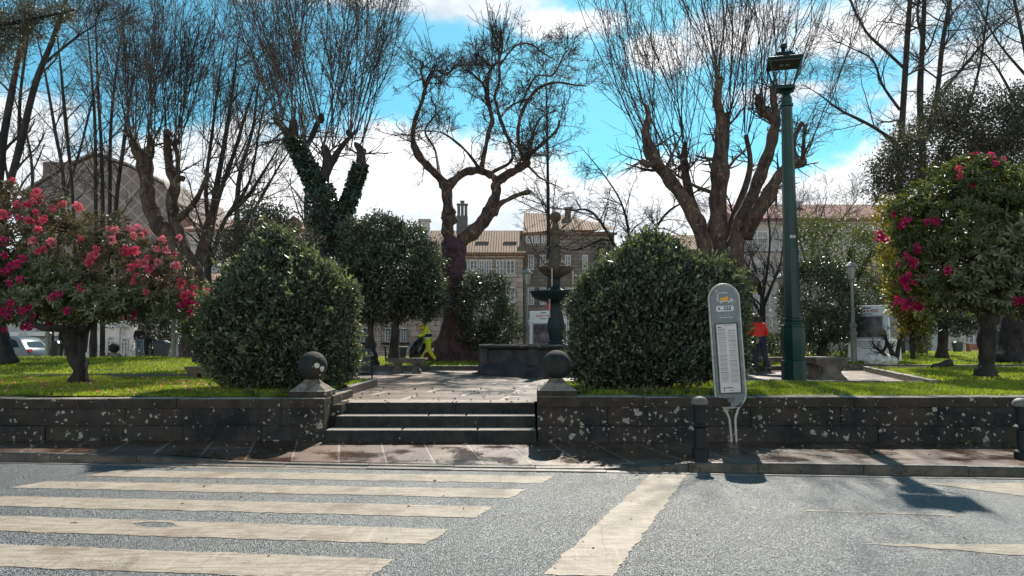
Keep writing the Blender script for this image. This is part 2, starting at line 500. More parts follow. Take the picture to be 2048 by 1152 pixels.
# ================================================================ geometry helpers
def mesh_np(name, V, faces, mat=None, smooth=False):
    """faces: int array (m,k), or a list of such arrays"""
    if not isinstance(faces, list): faces = [faces]
    V = np.asarray(V, dtype=np.float32)
    me = bpy.data.meshes.new(name)
    me.vertices.add(len(V))
    me.vertices.foreach_set('co', V.ravel())
    loops = np.concatenate([f.ravel() for f in faces]).astype(np.int32)
    counts = np.concatenate([np.full(len(f), f.shape[1]) for f in faces])
    starts = np.concatenate([[0], np.cumsum(counts)[:-1]]).astype(np.int32)
    me.loops.add(len(loops))
    me.loops.foreach_set('vertex_index', loops)
    me.polygons.add(len(counts))
    me.polygons.foreach_set('loop_start', starts)
    me.update(calc_edges=True)
    me.validate()
    if smooth:
        me.polygons.foreach_set('use_smooth', np.ones(len(me.polygons), dtype=bool))
    if mat: me.materials.append(mat)
    return me


def link(name, me, parent=None):
    """object placed in world coordinates; under a parent it keeps its world place"""
    o = bpy.data.objects.new(name, me)
    COL.objects.link(o)
    if parent is not None:
        o.parent = parent
        p = parent
        off = Vector((0, 0, 0))
        while p is not None:
            off += p.location
            p = p.parent
        o.location = -off
    return o


def thing(name, label, cat, loc=(0, 0, 0), group=None):
    o = bpy.data.objects.new(name, None)
    o.empty_display_size = 0.2
    COL.objects.link(o)
    o.location = loc
    o['label'] = label
    o['category'] = cat
    if group: o['group'] = group
    return o


def tag(o, label, cat, group=None):
    o['label'] = label
    o['category'] = cat
    if group: o['group'] = group
    return o


def structure(name, me, kind='structure', parent=None):
    o = link(name, me, parent)
    if parent is None: o['kind'] = kind
    return o


def copy_tree(o, parent=None):
    c = o.copy()
    COL.objects.link(c)
    c.parent = parent
    for ch in [x for x in o.children]:
        copy_tree(ch, c)
    return c


class MB:
    def __init__(s):
        s.v = []
        s.f = []
        s.m = []
        s.mats = []
        s.cur = 0

    def mat(s, m):
        if m not in s.mats: s.mats.append(m)
        s.cur = s.mats.index(m)
        return s

    def add(s, vs, fs):
        b = len(s.v)
        s.v += [tuple(v) for v in vs]
        for f in fs:
            s.f.append(tuple(b + i for i in f))
            s.m.append(s.cur)
        return s

    def box(s, x0, x1, y0, y1, z0, z1, tp=0.0, bev=0.0):
        """axis box; tp = inward taper of the top; bev = top-edge chamfer"""
        if bev > 0:
            b = bev
            rings = [(0, z0), (0, z1 - b), (b * 0.4, z1 - b * 0.3), (b, z1)]
        else:
            rings = [(0, z0), (tp, z1)]
        vs = []
        for d, z in rings:
            vs += [(x0 + d, y0 + d, z), (x1 - d, y0 + d, z), (x1 - d, y1 - d, z), (x0 + d, y1 - d, z)]
        fs = [(3, 2, 1, 0)]
        for k in range(len(rings) - 1):
            a = 4 * k
            for i in range(4):
                j = (i + 1) % 4
                fs.append((a + i, a + j, a + 4 + j, a + 4 + i))
        a = 4 * (len(rings) - 1)
        fs.append((a, a + 1, a + 2, a + 3))
        return s.add(vs, fs)

    def lathe(s, prof, c=(0, 0), n=20, rot=0.0, closed=True):
        vs = []
        for r, z in prof:
            for i in range(n):
                a = rot + 2 * math.pi * i / n
                vs.append((c[0] + r * math.cos(a), c[1] + r * math.sin(a), z))
        fs = []
        for k in range(len(prof) - 1):
            for i in range(n):
                j = (i + 1) % n
                fs.append((k * n + i, k * n + j, (k + 1) * n + j, (k + 1) * n + i))
        if closed:
            fs.append(tuple(reversed(range(n))))
            fs.append(tuple(range((len(prof) - 1) * n, len(prof) * n)))
        return s.add(vs, fs)

    def prism(s, pts, axis, a0, a1):
        """pts: 2D outline (ccw), extruded along axis ('x','y','z') from a0 to a1"""
        def mk(p, a):
            if axis == 'y': return (p[0], a, p[1])
            if axis == 'x': return (a, p[0], p[1])
            return (p[0], p[1], a)
        n = len(pts)
        vs = [mk(p, a0) for p in pts] + [mk(p, a1) for p in pts]
        fs = [tuple(range(n)), tuple(reversed(range(n, 2 * n)))]
        for i in range(n):
            j = (i + 1) % n
            fs.append((i, i + n, j + n, j))
        return s.add(vs, fs)

    def tube(s, pts, rad, n=8):
        V, Fc = tubes(np.array([pts], dtype=float), np.array([rad if hasattr(rad, '__len__') else [rad] * len(pts)], dtype=float), n, caps=True)
        return s.add([tuple(x) for x in V], [tuple(int(i) for i in f) for ff in Fc for f in ff])

    def bar(s, p, q, w, h=None, n=4):
        return s.tube([p, q], w / 1.414, n)

    def sphere(s, c, r, n=16, m=10, sq=(1, 1, 1)):
        vs = []
        for k in range(m + 1):
            t = math.pi * k / m
            for i in range(n):
                a = 2 * math.pi * i / n
                vs.append((c[0] + r * sq[0] * math.sin(t) * math.cos(a), c[1] + r * sq[1] * math.sin(t) * math.sin(a), c[2] - r * sq[2] * math.cos(t)))
        fs = []
        for k in range(m):
            for i in range(n):
                j = (i + 1) % n
                fs.append((k * n + i, k * n + j, (k + 1) * n + j, (k + 1) * n + i))
        return s.add(vs, fs)

    def xf(s, mtx, start=0):
        for i in range(start, len(s.v)):
            s.v[i] = tuple(mtx @ Vector(s.v[i]))
        return s

    def mesh(s, name, smooth=None):
        me = bpy.data.meshes.new(name)
        me.from_pydata(s.v, [], s.f)
        for m in s.mats: me.materials.append(m)
        me.polygons.foreach_set('material_index', s.m)
        bm = bmesh.new()
        bm.from_mesh(me)
        bmesh.ops.recalc_face_normals(bm, faces=bm.faces)
        bm.to_mesh(me)
        bm.free()
        if smooth:
            me.polygons.foreach_set('use_smooth', [True] * len(me.polygons))
            me.set_sharp_from_angle(angle=R_(smooth))
        me.update()
        return me

    def build(s, name, parent=None, smooth=None):
        return link(name, s.mesh(name, smooth), parent)


def tubes(P, Rr, S=4, caps=False, lump=None, rng=None):
    N, K, _ = P.shape
    T = np.gradient(P, axis=1)
    T /= np.linalg.norm(T, axis=2, keepdims=True) + 1e-9
    chord = P[:, -1] - P[:, 0]
    chord /= np.linalg.norm(chord, axis=1, keepdims=True) + 1e-9
    ref = np.where(np.abs(chord[:, 2:3]) < 0.75, np.array([[0, 0, 1.0]]), np.array([[1.0, 0.1, 0]]))
    ref = np.repeat(ref[:, None, :], K, axis=1)
    U = np.cross(T, ref)
    U /= np.linalg.norm(U, axis=2, keepdims=True) + 1e-9
    W = np.cross(T, U)
    ang = np.arange(S) * 2 * math.pi / S
    rad = Rr[:, :, None] * np.ones((1, 1, S))
    if lump is not None:
        k = np.arange(K)[None, :, None]
        a = ang[None, None, :]
        ph = rng.uniform(0, 6.28, (N, 1, 6))
        w_ = (np.sin(2 * a + k * 0.55 + ph[..., 0:1]) + np.sin(3 * a - k * 0.8 + ph[..., 1:2]) * 0.8 + np.sin(5 * a + k * 1.3 + ph[..., 2:3]) * 0.5 + np.sin(k * 1.1 + ph[..., 3:4]) * 0.9)
        rad = rad * (1 + lump * w_)
    V = P[:, :, None, :] + rad[..., None] * (np.cos(ang)[None, None, :, None] * U[:, :, None, :] + np.sin(ang)[None, None, :, None] * W[:, :, None, :])
    V = V.reshape(-1, 3)
    base = (np.arange(N) * K * S)[:, None, None]
    k = (np.arange(K - 1) * S)[None, :, None]
    i = np.arange(S)[None, None, :]
    j = (np.arange(S) + 1) % S
    j = j[None, None, :]
    Fq = np.stack([base + k + i, base + k + j, base + k + S + j, base + k + S + i], axis=-1).reshape(-1, 4)
    Fs = [Fq]
    if caps:
        Fs.append((base[:, 0, :] + np.arange(S)[::-1][None, :]).reshape(-1, S))
        Fs.append((base[:, 0, :] + (K - 1) * S + np.arange(S)[None, :]).reshape(-1, S))
    return V, Fs


def join_np(parts):
    V, Fs, o = [], {}, 0
    for v, fs in parts:
        V.append(v)
        for f in (fs if isinstance(fs, list) else [fs]):
            Fs.setdefault(f.shape[1], []).append(f + o)
        o += len(v)
    return np.concatenate(V), [np.concatenate(x) for x in Fs.values()]


def catmull(pts, sub=5):
    """pts: (n,4) x,y,z,r -> resampled"""
    p = np.array(pts, dtype=float)
    p = np.vstack([2 * p[0] - p[1], p, 2 * p[-1] - p[-2]])
    outp = []
    for i in range(1, len(p) - 2):
        for s_ in range(sub):
            t = s_ / sub
            a, b, c, d = p[i - 1], p[i], p[i + 1], p[i + 2]
            outp.append(0.5 * ((2 * b) + (-a + c) * t + (2 * a - 5 * b + 4 * c - d) * t * t + (-a + 3 * b - 3 * c + d) * t ** 3))
    outp.append(p[-2])
    outp = np.array(outp)
    outp[:, 3] = np.maximum(outp[:, 3], 0.004)
    return outp


def unit(a):
    return a / (np.linalg.norm(a, axis=-1, keepdims=True) + 1e-9)


def walk(pos, d, L, r0, r1, K, up, wig, rng, grav=0.0):
    N = len(pos)
    P = np.zeros((N, K, 3))
    P[:, 0] = pos
    step = (L / (K - 1))[:, None]
    for k in range(1, K):
        d = unit(d + np.array([0, 0, up]) + rng.normal(0, wig, (N, 3)))
        P[:, k] = P[:, k - 1] + d * step
    t = np.linspace(0, 1, K)[None, :]
    Rr = r0[:, None] * (1 - t) + r1[:, None] * t
    return P, Rr


def grow(P, Rr, n, t0, t1, L, ang, up, wig, K, rr, rmin, rng, taper=0.55, rad0=None):
    """n children from every polyline"""
    N, KP, _ = P.shape
    idx = np.repeat(np.arange(N), n)
    t = rng.uniform(t0, t1, len(idx))
    f = t * (KP - 1)
    i0 = np.minimum(f.astype(int), KP - 2)
    fr = (f - i0)[:, None]
    pos = P[idx, i0] * (1 - fr) + P[idx, i0 + 1] * fr
    tan = unit(P[idx, i0 + 1] - P[idx, i0])
    rp = Rr[idx, i0] * (1 - fr[:, 0]) + Rr[idx, i0 + 1] * fr[:, 0]
    rnd = rng.normal(0, 1, (len(idx), 3))
    perp = unit(rnd - tan * np.sum(rnd * tan, axis=1, keepdims=True))
    a = R_(ang) * rng.uniform(0.6, 1.35, len(idx))[:, None]
    d = tan * np.cos(a) + perp * np.sin(a)
    LL = rng.uniform(L[0], L[1], len(idx)) * (1 - taper * t)
    r0 = np.minimum(rp * rr, rad0 if rad0 else 9.0)
    r0 = np.maximum(r0, rmin)
    r1 = np.maximum(r0 * 0.35, rmin * 0.8)
    return walk(pos, d, LL, r0, r1, K, up, wig, rng)


def leaves_at(C, D, Lg, Wd, rng, fold=0.25, curl=0.0):
    """one folded two-triangle leaf per row. C centre, D direction of the leaf, sizes Lg/Wd arrays"""
    N = len(C)
    rnd = rng.normal(0, 1, (N, 3))
    side = unit(np.cross(D, rnd))
    nrm = np.cross(D, side)
    Lg = Lg[:, None]
    Wd = Wd[:, None]
    b = C
    tip = C + D * Lg - nrm * Lg * curl
    l = C + D * Lg * 0.5 + side * Wd * 0.5 + nrm * Wd * fold
    r = C + D * Lg * 0.5 - side * Wd * 0.5 + nrm * Wd * fold
    V = np.stack([b, l, tip, r], axis=1).reshape(-1, 3)
    o = (np.arange(N) * 4)[:, None]
    Fc = np.concatenate([o + np.array([[0, 2, 1]]), o + np.array([[0, 3, 2]])], axis=0)
    return V, Fc


def blob_surface(blobs, n, rng, lump=0.16, inner=0.62, shell=0.10):
    """points near the outer skin of a union of lumpy ellipsoids, plus outward normals"""
    B = np.array(blobs, dtype=float)
    area = (B[:, 3] * B[:, 4] + B[:, 4] * B[:, 5] + B[:, 3] * B[:, 5])
    k = rng.choice(len(B), n * 2, p=area / area.sum())
    d = unit(rng.normal(0, 1, (n * 2, 3)))
    ph = k * 1.7
    lm = 1 + lump * (np.sin(3.1 * d[:, 0] * 2 + ph) * np.cos(4.3 * d[:, 2] + ph) + 0.6 * np.sin(7.7 * d[:, 1] + 5.1 * d[:, 2] + ph * 2) + 0.45 * np.sin(13 * d[:, 0] - 11 * d[:, 2] + ph))
    rr = lm * (1 - np.abs(rng.normal(0, shell, n * 2)))
    p = B[k, 0:3] + d * B[k, 3:6] * rr[:, None]
    keep = np.ones(n * 2, bool)
    for i, b in enumerate(B):
        q = np.sum(((p - b[0:3]) / b[3:6]) ** 2, axis=1)
        keep &= ~((q < inner ** 2) & (k != i))
    p, d, k = p[keep][:n], d[keep][:n], k[keep][:n]
    nr = unit(d / B[k, 3:6])
    return p, nr


def foliage(blobs, clusters, per, csize, lsize, rng, lump=0.16, shell=0.10, out=0.5, up=0.25, wr=0.5, zmin=None, inner=0.62, fold=0.25):
    c, nr = blob_surface(blobs, clusters, rng, lump, inner, shell)
    if zmin is not None:
        k = c[:, 2] > zmin
        c, nr = c[k], nr[k]
    m = len(c)
    C = np.repeat(c, per, axis=0) + rng.normal(0, csize, (m * per, 3))
    Nn = np.repeat(nr, per, axis=0)
    D = unit(Nn * out + rng.normal(0, 0.6, (m * per, 3)) + np.array([0, 0, up]))
    Lg = rng.uniform(0.7, 1.25, m * per) * lsize
    return leaves_at(C, D, Lg, Lg * wr, rng, fold)


def rosettes(c, nr, per, lsize, rng, droop=0.15, spread=1.05, wr=0.27):
    """whorls of long leaves round shoot tips (rhododendron)"""
    m = len(c)
    ax = unit(nr + rng.normal(0, 0.35, (m, 3)) + np.array([0, 0, 0.35]))
    r = rng.normal(0, 1, (m, 3))
    U = unit(np.cross(ax, r))
    W = np.cross(ax, U)
    a = (np.arange(per) * 2 * math.pi / per)[None, :] + rng.uniform(-0.3, 0.3, (m, per))
    sp = spread + rng.uniform(-0.35, 0.35, (m, per))
    D = ax[:, None, :] * np.cos(sp)[..., None] + (U[:, None, :] * np.cos(a)[..., None] + W[:, None, :] * np.sin(a)[..., None]) * np.sin(sp)[..., None]
    D = D - np.array([0, 0, droop])
    D = unit(D).reshape(-1, 3)
    AX = np.repeat(ax, per, axis=0)
    C = np.repeat(c, per, axis=0) + rng.normal(0, 0.012, (m * per, 3))
    N = m * per
    Lg = rng.uniform(0.75, 1.2, N)[:, None] * lsize
    Wd = Lg * wr
    side = unit(np.cross(D, AX))
    nrm = unit(np.cross(side, D))
    b = C
    q1 = C + D * Lg * 0.35
    q2 = C + D * Lg * 0.72 - nrm * Lg * 0.05
    tip = C + D * Lg - nrm * Lg * 0.14
    V = np.stack([b, q1 + side * Wd * .42 + nrm * Wd * .12, q2 + side * Wd * .46 + nrm * Wd * .12, tip, q2 - side * Wd * .46 + nrm * Wd * .12, q1 - side * Wd * .42 + nrm * Wd * .12], axis=1).reshape(-1, 3)
    o = (np.arange(N) * 6)[:, None]
    return V, [o + np.array([[0, 5, 4, 3]]), o + np.array([[0, 3, 2, 1]])]


def px_limb(pts, Y, sub=5):
    """traced limb: (px, py, radius in px, extra depth)"""
    q = []
    for p in pts:
        dY = p[3] if len(p) > 3 else 0.0
        v = at(p[0], p[1], Y + dY)
        q.append((v.x, v.y, v.z, p[2] * (Y + dY) / F))
    return catmull(q, sub)


def limb_tubes(limbs, rng, S=10, lump=0.06):
    parts = []
    for L in limbs:
        parts.append(tubes(L[None, :, 0:3], L[None, :, 3], S, True, lump, rng))
    return join_np(parts)


def resample(L, K):
    t = np.linspace(0, len(L) - 1, K)
    i = np.minimum(t.astype(int), len(L) - 2)
    f = (t - i)[:, None]
    return L[i] * (1 - f) + L[i + 1] * f


def blobs_px(lst, Y):
    """(px, py, rx_px, ry_px, dY, ry_depth factor) -> metres"""
    o = []
    for b in lst:
        dY = b[4] if len(b) > 4 else 0.0
        fd = b[5] if len(b) > 5 else 1.0
        y = Y + dY
        c = at(b[0], b[1], y)
        rx, rz = b[2] * y / F, b[3] * y / F
        o.append((c.x, c.y, c.z, rx, max(rx, rz) * 0.9 * fd, rz))
    return o


# ================================================================ the setting
def kerb_y(x):
    return 9.66 - 0.092 * x + 0.012 * math.sin(x * 1.3)


def sst(a, b, x):
    t = max(0, min(1, (x - a) / (b - a)))
    return t * t * (3 - 2 * t)


def kerb_z(x):
    return 0.022 + 0.085 * (1 - sst(-5.2, -3.4, x)) + 0.095 * sst(0.9, 2.6, x)


def pav_z(x, y):
    k = kerb_y(x)
    t = max(0, min(1, (y - k) / (11.4 - k)))
    return kerb_z(x) * (1 - t) + (0.135 - 0.02 * sst(0, 6, x)) * t


def grid_mesh(name, xs, ys, fn, mat, smooth=True):
    V = [(x, y, 0) for x in xs for y in ys]
    V = [(*fn(x, y), ) for (x, y, _) in V]
    n = len(ys)
    Fc = []
    for i in range(len(xs) - 1):
        for j in range(n - 1):
            a = i * n + j
            Fc.append((a, a + n, a + n + 1, a + 1))
    return mesh_np(name, np.array(V), np.array(Fc), mat, smooth)


structure('ground', mesh_np('ground', np.array([(-900, -60, -0.06), (900, -60, -0.06), (900, 1600, -0.06), (-900, 1600, -0.06)], float), np.array([[0, 1, 2, 3]]), earth_m))
road_me = grid_mesh('road', np.linspace(-40, 40, 81), np.linspace(-12, 1, 30), lambda x, y: (x, (y if y < 0 else y) if y < 0.99 else kerb_y(x) + 0.02, 0.0), asphalt)
# the road is one flat sheet from behind the viewer to the kerb
xs = np.linspace(-40, 40, 81)
V = np.array([(x, -14, 0) for x in xs] + [(x, kerb_y(x) + 0.03, 0) for x in xs])
n = len(xs)
road = structure('road', mesh_np('road', V, np.array([(i, i + 1, n + i + 1, n + i) for i in range(n - 1)]), asphalt))
bpy.data.meshes.remove(road_me)

# gutter course and kerb stones
V, Fc = [], []
def strip(name, xs, lo, hi, mat, gap=0.012, rnd=None):
    """row of stones between two profiles; lo/hi: x -> list of (y,z)"""
    mb = MB().mat(mat)
    for i in range(len(xs) - 1):
        x0, x1 = xs[i] + gap / 2, xs[i + 1] - gap / 2
        j = (rnd.uniform(-0.006, 0.006) if rnd else 0)
        a = [(x0, y, z + (j if k in (1, 2) else 0)) for k, (y, z) in enumerate(lo(x0))]
        b = [(x1, y, z + (j if k in (1, 2) else 0)) for k, (y, z) in enumerate(lo(x1))]
        m_ = len(a)
        fs = [tuple(range(m_)), tuple(reversed(range(m_, 2 * m_)))]
        for k in range(m_):
            l_ = (k + 1) % m_
            fs.append((k, l_, m_ + l_, m_ + k))
        mb.add(a + b, fs)
    return mb
rnd = random.Random(4)
gx = [-30.0]
while gx[-1] < 30: gx.append(gx[-1] + rnd.uniform(0.8, 1.3))
structure('gutter', strip('gutter', gx, lambda x: [(kerb_y(x) - 0.155, -0.05), (kerb_y(x) - 0.155, 0.012), (kerb_y(x) - 0.012, 0.012), (kerb_y(x) - 0.012, -0.05)], None, gutter_m, 0.01, rnd).mesh('gutter'))
structure('kerb', strip('kerb', gx, lambda x: [(kerb_y(x), -0.05), (kerb_y(x) + 0.004, kerb_z(x) - 0.012), (kerb_y(x) + 0.02, kerb_z(x) + 0.004), (kerb_y(x) + 0.17, kerb_z(x) + 0.004), (kerb_y(x) + 0.17, -0.05)], None, kerb_m, 0.008, rnd).mesh('kerb'))
structure('pavement', grid_mesh('pavement', np.linspace(-30, 30, 181), np.linspace(0, 1, 10), lambda x, t: (x, (kerb_y(x) + 0.165) * (1 - t) + 11.72 * t, pav_z(x, (kerb_y(x) + 0.165) * (1 - t) + 11.72 * t)), pave))


# painted markings: slightly ragged sheets lying on the road
def marking(name, quad, seed, holes=()):
    rg = random.Random(seed)
    tl, tr, br, bl = [ground(*q) for q in quad]
    def edge(a, b, amp, cnt):
        o = []
        dv_ = (b - a)
        nrm = Vector((-dv_.y, dv_.x, 0)).normalized()
        w_ = 0
        for i in range(cnt):
            t = i / cnt
            w_ = 0.6 * w_ + rg.uniform(-amp, amp)
            o.append(a + dv_ * t + nrm * (w_ if i else 0))
        return o
    def cnt(a, b): return max(3, int((b - a).length / 0.045))
    outl = edge(bl, br, 0.014, cnt(bl, br)) + edge(br, tr, 0.016, cnt(br, tr)) + edge(tr, tl, 0.010, cnt(tr, tl)) + edge(tl, bl, 0.014, cnt(tl, bl))
    bm = bmesh.new()
    vs = [bm.verts.new((p.x, p.y, 0.004)) for p in outl]
    edges = [bm.edges.new((vs[i], vs[(i + 1) % len(vs)])) for i in range(len(vs))]
    for h in holes:
        hv = [bm.verts.new((*ground(*q).xy, 0.004)) for q in h]
        edges += [bm.edges.new((hv[i], hv[(i + 1) % len(hv)])) for i in range(len(hv))]
    bmesh.ops.triangle_fill(bm, edges=edges, use_beauty=True)
    bmesh.ops.recalc_face_normals(bm, faces=bm.faces)
    for f in bm.faces:
        if f.normal.z < 0: f.normal_flip()
    me = bpy.data.meshes.new(name)
    bm.to_mesh(me)
    bm.free()
    me.materials.append(paint)
    return link(name, me, road)


def hole(cx, cy, rx, ry, seed, n=16):
    rg = random.Random(seed)
    return [(cx + rx * math.cos(a) * rg.uniform(0.75, 1.1), cy + ry * math.sin(a) * rg.uniform(0.75, 1.1)) for a in [2 * math.pi * i / n for i in range(n)]]


stripes = [
    [(325, 923.5), (1132, 930.5), (1112, 943), (288, 935)],
    [(228, 941), (1108, 952.5), (1084, 967), (168, 952.5)],
    [(95, 962.5), (1050, 979.5), (1020, 997), (22, 976)],
    [(-110, 990), (986, 1013.5), (950, 1036), (-190, 1008)],
    [(-260, 1024), (898, 1059), (850, 1089), (-360, 1052)],
    [(-420, 1073), (787, 1119), (735, 1161), (-540, 1113)],
    [(-600, 1140), (640, 1210), (560, 1268), (-760, 1200)],
]
for k, q in enumerate(stripes):
    hs = []
    if k == 4: hs = [hole(311, 1050, 48, 6.5, 1), hole(148, 1047, 7, 2, 2, 8)]
    marking('crosswalk_stripe', q, 20 + k, hs)
marking('stop_line', [(1306, 944), (1378, 944), (1226, 1153), (1088, 1150)], 40)
marking('hatch_marking', [(1842, 966), (2300, 968), (2420, 1030), (2060, 994)], 41)
marking('hatch_marking', [(1712, 1087.5), (2400, 1092), (2400, 1140), (1840, 1095)], 42)
for (a, b) in (((1612, 1021.5), (1932, 1032)), ((1712, 965.5), (1850, 968))):
    marking('thin_line', [(a[0], a[1] - 1.0), (b[0], b[1] - 1.0), (b[0], b[1] + 1.0), (a[0], a[1] + 1.0)], 43)

# ---- paving of the square, lawns, path edging
PZ = 0.66
structure('plaza', mesh_np('plaza', np.array([(-40, 12.3, PZ - 0.004), (40, 12.3, PZ - 0.004), (40, 46, PZ - 0.004), (-40, 46, PZ - 0.004)], float), np.array([[0, 1, 2, 3]]), plaza_m))
nz = lambda x, y, a: a * (math.sin(x * 1.3 + y * 0.9) + math.sin(x * 0.5 - y * 1.7 + 1) + 0.5 * math.sin(x * 3.1 + y * 2.2)) / 2.5


def lawn(name, c, z, amp, nx, ny, rise=None):
    """c: four corners (bl, br, tr, tl)"""
    (x0, y0), (x1, y1), (x2, y2), (x3, y3) = c
    V, Fc = [], []
    for i in range(nx + 1):
        u = i / nx
        for j in range(ny + 1):
            v = j / ny
            x = (x0 * (1 - u) + x1 * u) * (1 - v) + (x3 * (1 - u) + x2 * u) * v
            y = (y0 * (1 - u) + y1 * u) * (1 - v) + (y3 * (1 - u) + y2 * u) * v
            e = min(min(u, 1 - u) * 8 * nx / 10, min(v, 1 - v) * 8 * ny / 10, 1)
            zz = z + nz(x, y, amp) * e
            if rise: zz += rise(x, y) * 1.0
            V.append((x, y, zz))
    for i in range(nx):
        for j in range(ny):
            a = i * (ny + 1) + j
            Fc.append((a, a + ny + 1, a + ny + 2, a + 1))
    return structure(name, mesh_np(name, np.array(V), np.array(Fc), lawn_m, True))


LZ = 0.79
LA = [(-32, 11.7), (-7.2, 11.7), (-7.2, 18.2), (-32, 18.2)]
LB = [(-7.2, 11.7), (-3.1, 11.7), (-3.1, 16.4), (-7.2, 16.4)]
LC = [(-42, 19.1), (-7.6, 19.1), (-7.6, 32), (-42, 32)]
LD = [(0.9, 11.72), (32, 11.72), (32, 15.6), (0.9, 15.6)]
LE = [(9.1, 15.6), (32, 15.6), (32, 24.4), (11.7, 24.4)]
LF = [(-7.6, 25.2), (11.0, 25.2), (11.0, 40), (-7.6, 40)]
LG = [(11.6, 26.4), (42, 26.4), (42, 46), (11.0, 46)]
riseC = lambda x, y: 0.17 * sst(19, 29, y)
riseF = lambda x, y: 0.06 * sst(25, 30, y)
riseG = lambda x, y: 0.26 * sst(26.4, 42, y)
lawn('lawn', LA, LZ, 0.03, 60, 16)
lawn('lawn', LB, LZ, 0.02, 14, 12)
lawn('lawn', LC, LZ + 0.01, 0.05, 70, 24, riseC)
lawn('lawn', LD, LZ, 0.025, 70, 10)
lawn('lawn', LE, LZ, 0.04, 40, 20)
lawn('lawn', LF, LZ, 0.03, 40, 16, riseF)
lawn('lawn', LG, LZ, 0.05, 50, 30, riseG)


def edging(pts, z0, z1, wdt=0.14, seed=1):
    rg = random.Random(seed)
    mb = MB().mat(kerb_m)
    for (a, b) in zip(pts[:-1], pts[1:]):
        a, b = Vector((*a, 0)), Vector((*b, 0))
        L = (b - a).length
        nst = max(1, int(L / 1.1))
        d = (b - a).normalized()
        ang = math.atan2(d.y, d.x)
        for k in range(nst):
            s0 = len(mb.v)
            l0, l1 = L * k / nst + 0.006, L * (k + 1) / nst - 0.006
            mb.box(l0, l1, -wdt / 2, wdt / 2, z0, z1 + rg.uniform(-0.008, 0.008), bev=0.015)
            mb.xf(Matrix.Translation(a) @ Matrix.Rotation(ang, 4, 'Z'), s0)
    return mb


edge = edging([(-7.2, 18.3), (-32, 18.3)], 0.5, 0.80, seed=2)
for i, pl in enumerate([[(-3.05, 12.25), (-3.05, 16.5), (-7.3, 16.5)], [(-7.5, 32), (-7.5, 19.0), (-42, 19.0)], [(-7.5, 25.1), (11.1, 25.1)], [(11.2, 26.3), (42, 26.3)],
                        [(0.95, 15.7), (9.0, 15.7), (11.65, 24.5), (32, 24.5)], [(11.2, 26.3), (11.1, 25.1)]]):
    for (a, b) in zip(pl[:-1], pl[1:]):
        e2 = edging([a, b], 0.5, 0.815, seed=3 + i)
        edge.add(e2.v, e2.f)
structure('lawn_kerb', edge.mesh('lawn_kerb'))
# street behind the park
structure('street', mesh_np('street', np.array([(-120, 32.3, 0.36), (120, 32.3, 0.36), (120, 200, 0.36), (-120, 200, 0.36)], float), np.array([[0, 1, 2, 3]]), M('far_street', (0.12, 0.11, 0.10), (0.08, 0.075, 0.07), scale=0.6, rough=0.8)))

# steps up to the square
mb = None
stp = thing('stone_steps', 'three worn granite steps climbing from the pavement between the two ball pillars', 'steps', (-1.2, 11.5, 0.12))
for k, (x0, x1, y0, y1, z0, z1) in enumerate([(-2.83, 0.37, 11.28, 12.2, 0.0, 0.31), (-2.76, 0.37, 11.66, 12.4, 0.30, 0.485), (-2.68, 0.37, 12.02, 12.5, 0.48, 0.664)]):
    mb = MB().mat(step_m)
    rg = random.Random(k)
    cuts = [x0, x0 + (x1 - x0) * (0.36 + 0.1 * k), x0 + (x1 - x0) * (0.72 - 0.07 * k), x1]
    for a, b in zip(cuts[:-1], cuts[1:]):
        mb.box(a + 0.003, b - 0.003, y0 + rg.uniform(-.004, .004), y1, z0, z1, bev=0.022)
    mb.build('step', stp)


# retaining walls built of large blocks with a coping course
def block_wall(root, x0, x1, yf, yb, zt, seed, course_h=0.30):
    rg = random.Random(seed)
    mb = MB().mat(wall_m)
    z = -0.05
    zc = zt - 0.15
    rows = [(-0.05, 0.36), (0.36, zc)]
    for (za, zb) in rows:
        x = x0
        while x < x1 - 0.01:
            L = rg.uniform(0.7, 1.5)
            xe = min(x1, x + L)
            if x1 - xe < 0.35: xe = x1
            g = rg.uniform(0.002, 0.006)
            dy = rg.uniform(-0.018, 0.018)
            # slightly irregular quarry-faced block: a 4x3 front face grid
            nx_, nz_ = 6, 3
            vs, fs = [], []
            for i in range(nx_ + 1):
                for j in range(nz_ + 1):
                    ed = (i in (0, nx_)) or (j in (0, nz_))
                    vs.append((x + g + (xe - x - 2 * g) * i / nx_, yf + dy + (0.016 if ed else rg.uniform(-0.012, 0.006)), za + g + (zb - za - 2 * g) * j / nz_))
            for i in range(nx_):
                for j in range(nz_):
                    a = i * (nz_ + 1) + j
                    fs.append((a, a + nz_ + 1, a + nz_ + 2, a + 1))
            mb.add(vs, fs)
            mb.box(x + g, xe - g, yf + dy + 0.0162, yb, za + g, zb - g)
            x = xe
    mb.build('wall_body', root)
    mb = MB().mat(cope_m)
    x = x0
    while x < x1 - 0.01:
        xe = min(x1, x + rg.uniform(1.0, 1.8))
        if x1 - xe < 0.5: xe = x1
        mb.box(x + 0.004, xe - 0.004, yf - 0.022 + rg.uniform(-.008, .008), yb + 0.02, zc + 0.001, zt + rg.uniform(-.006, .006), bev=0.022)
        x = xe
    mb.build('coping', root)


wl = thing('retaining_wall', 'long lichen-spotted dark stone retaining wall under the lawn left of the steps', 'wall', (-10, 11.5, 0.1))
block_wall(wl, -30, -2.86, 11.40, 11.82, 0.775, 5)
wr = thing('retaining_wall', 'dark lichen-spotted stone retaining wall right of the steps, behind the bus stop sign', 'wall', (8, 11.5, 0.1))
block_wall(wr, 0.39, 30, 11.36, 11.80, 0.80, 9)
# end cheek along the steps on the left
mb = MB().mat(wall_m)
mb.box(-3.3, -2.70, 11.83, 12.5, 0.0, 0.64, tp=0.0)
mb.mat(cope_m).box(-3.32, -2.84, 11.845, 13.3, 0.642, 0.785, bev=0.02)
mb.build('side_cheek', wl)

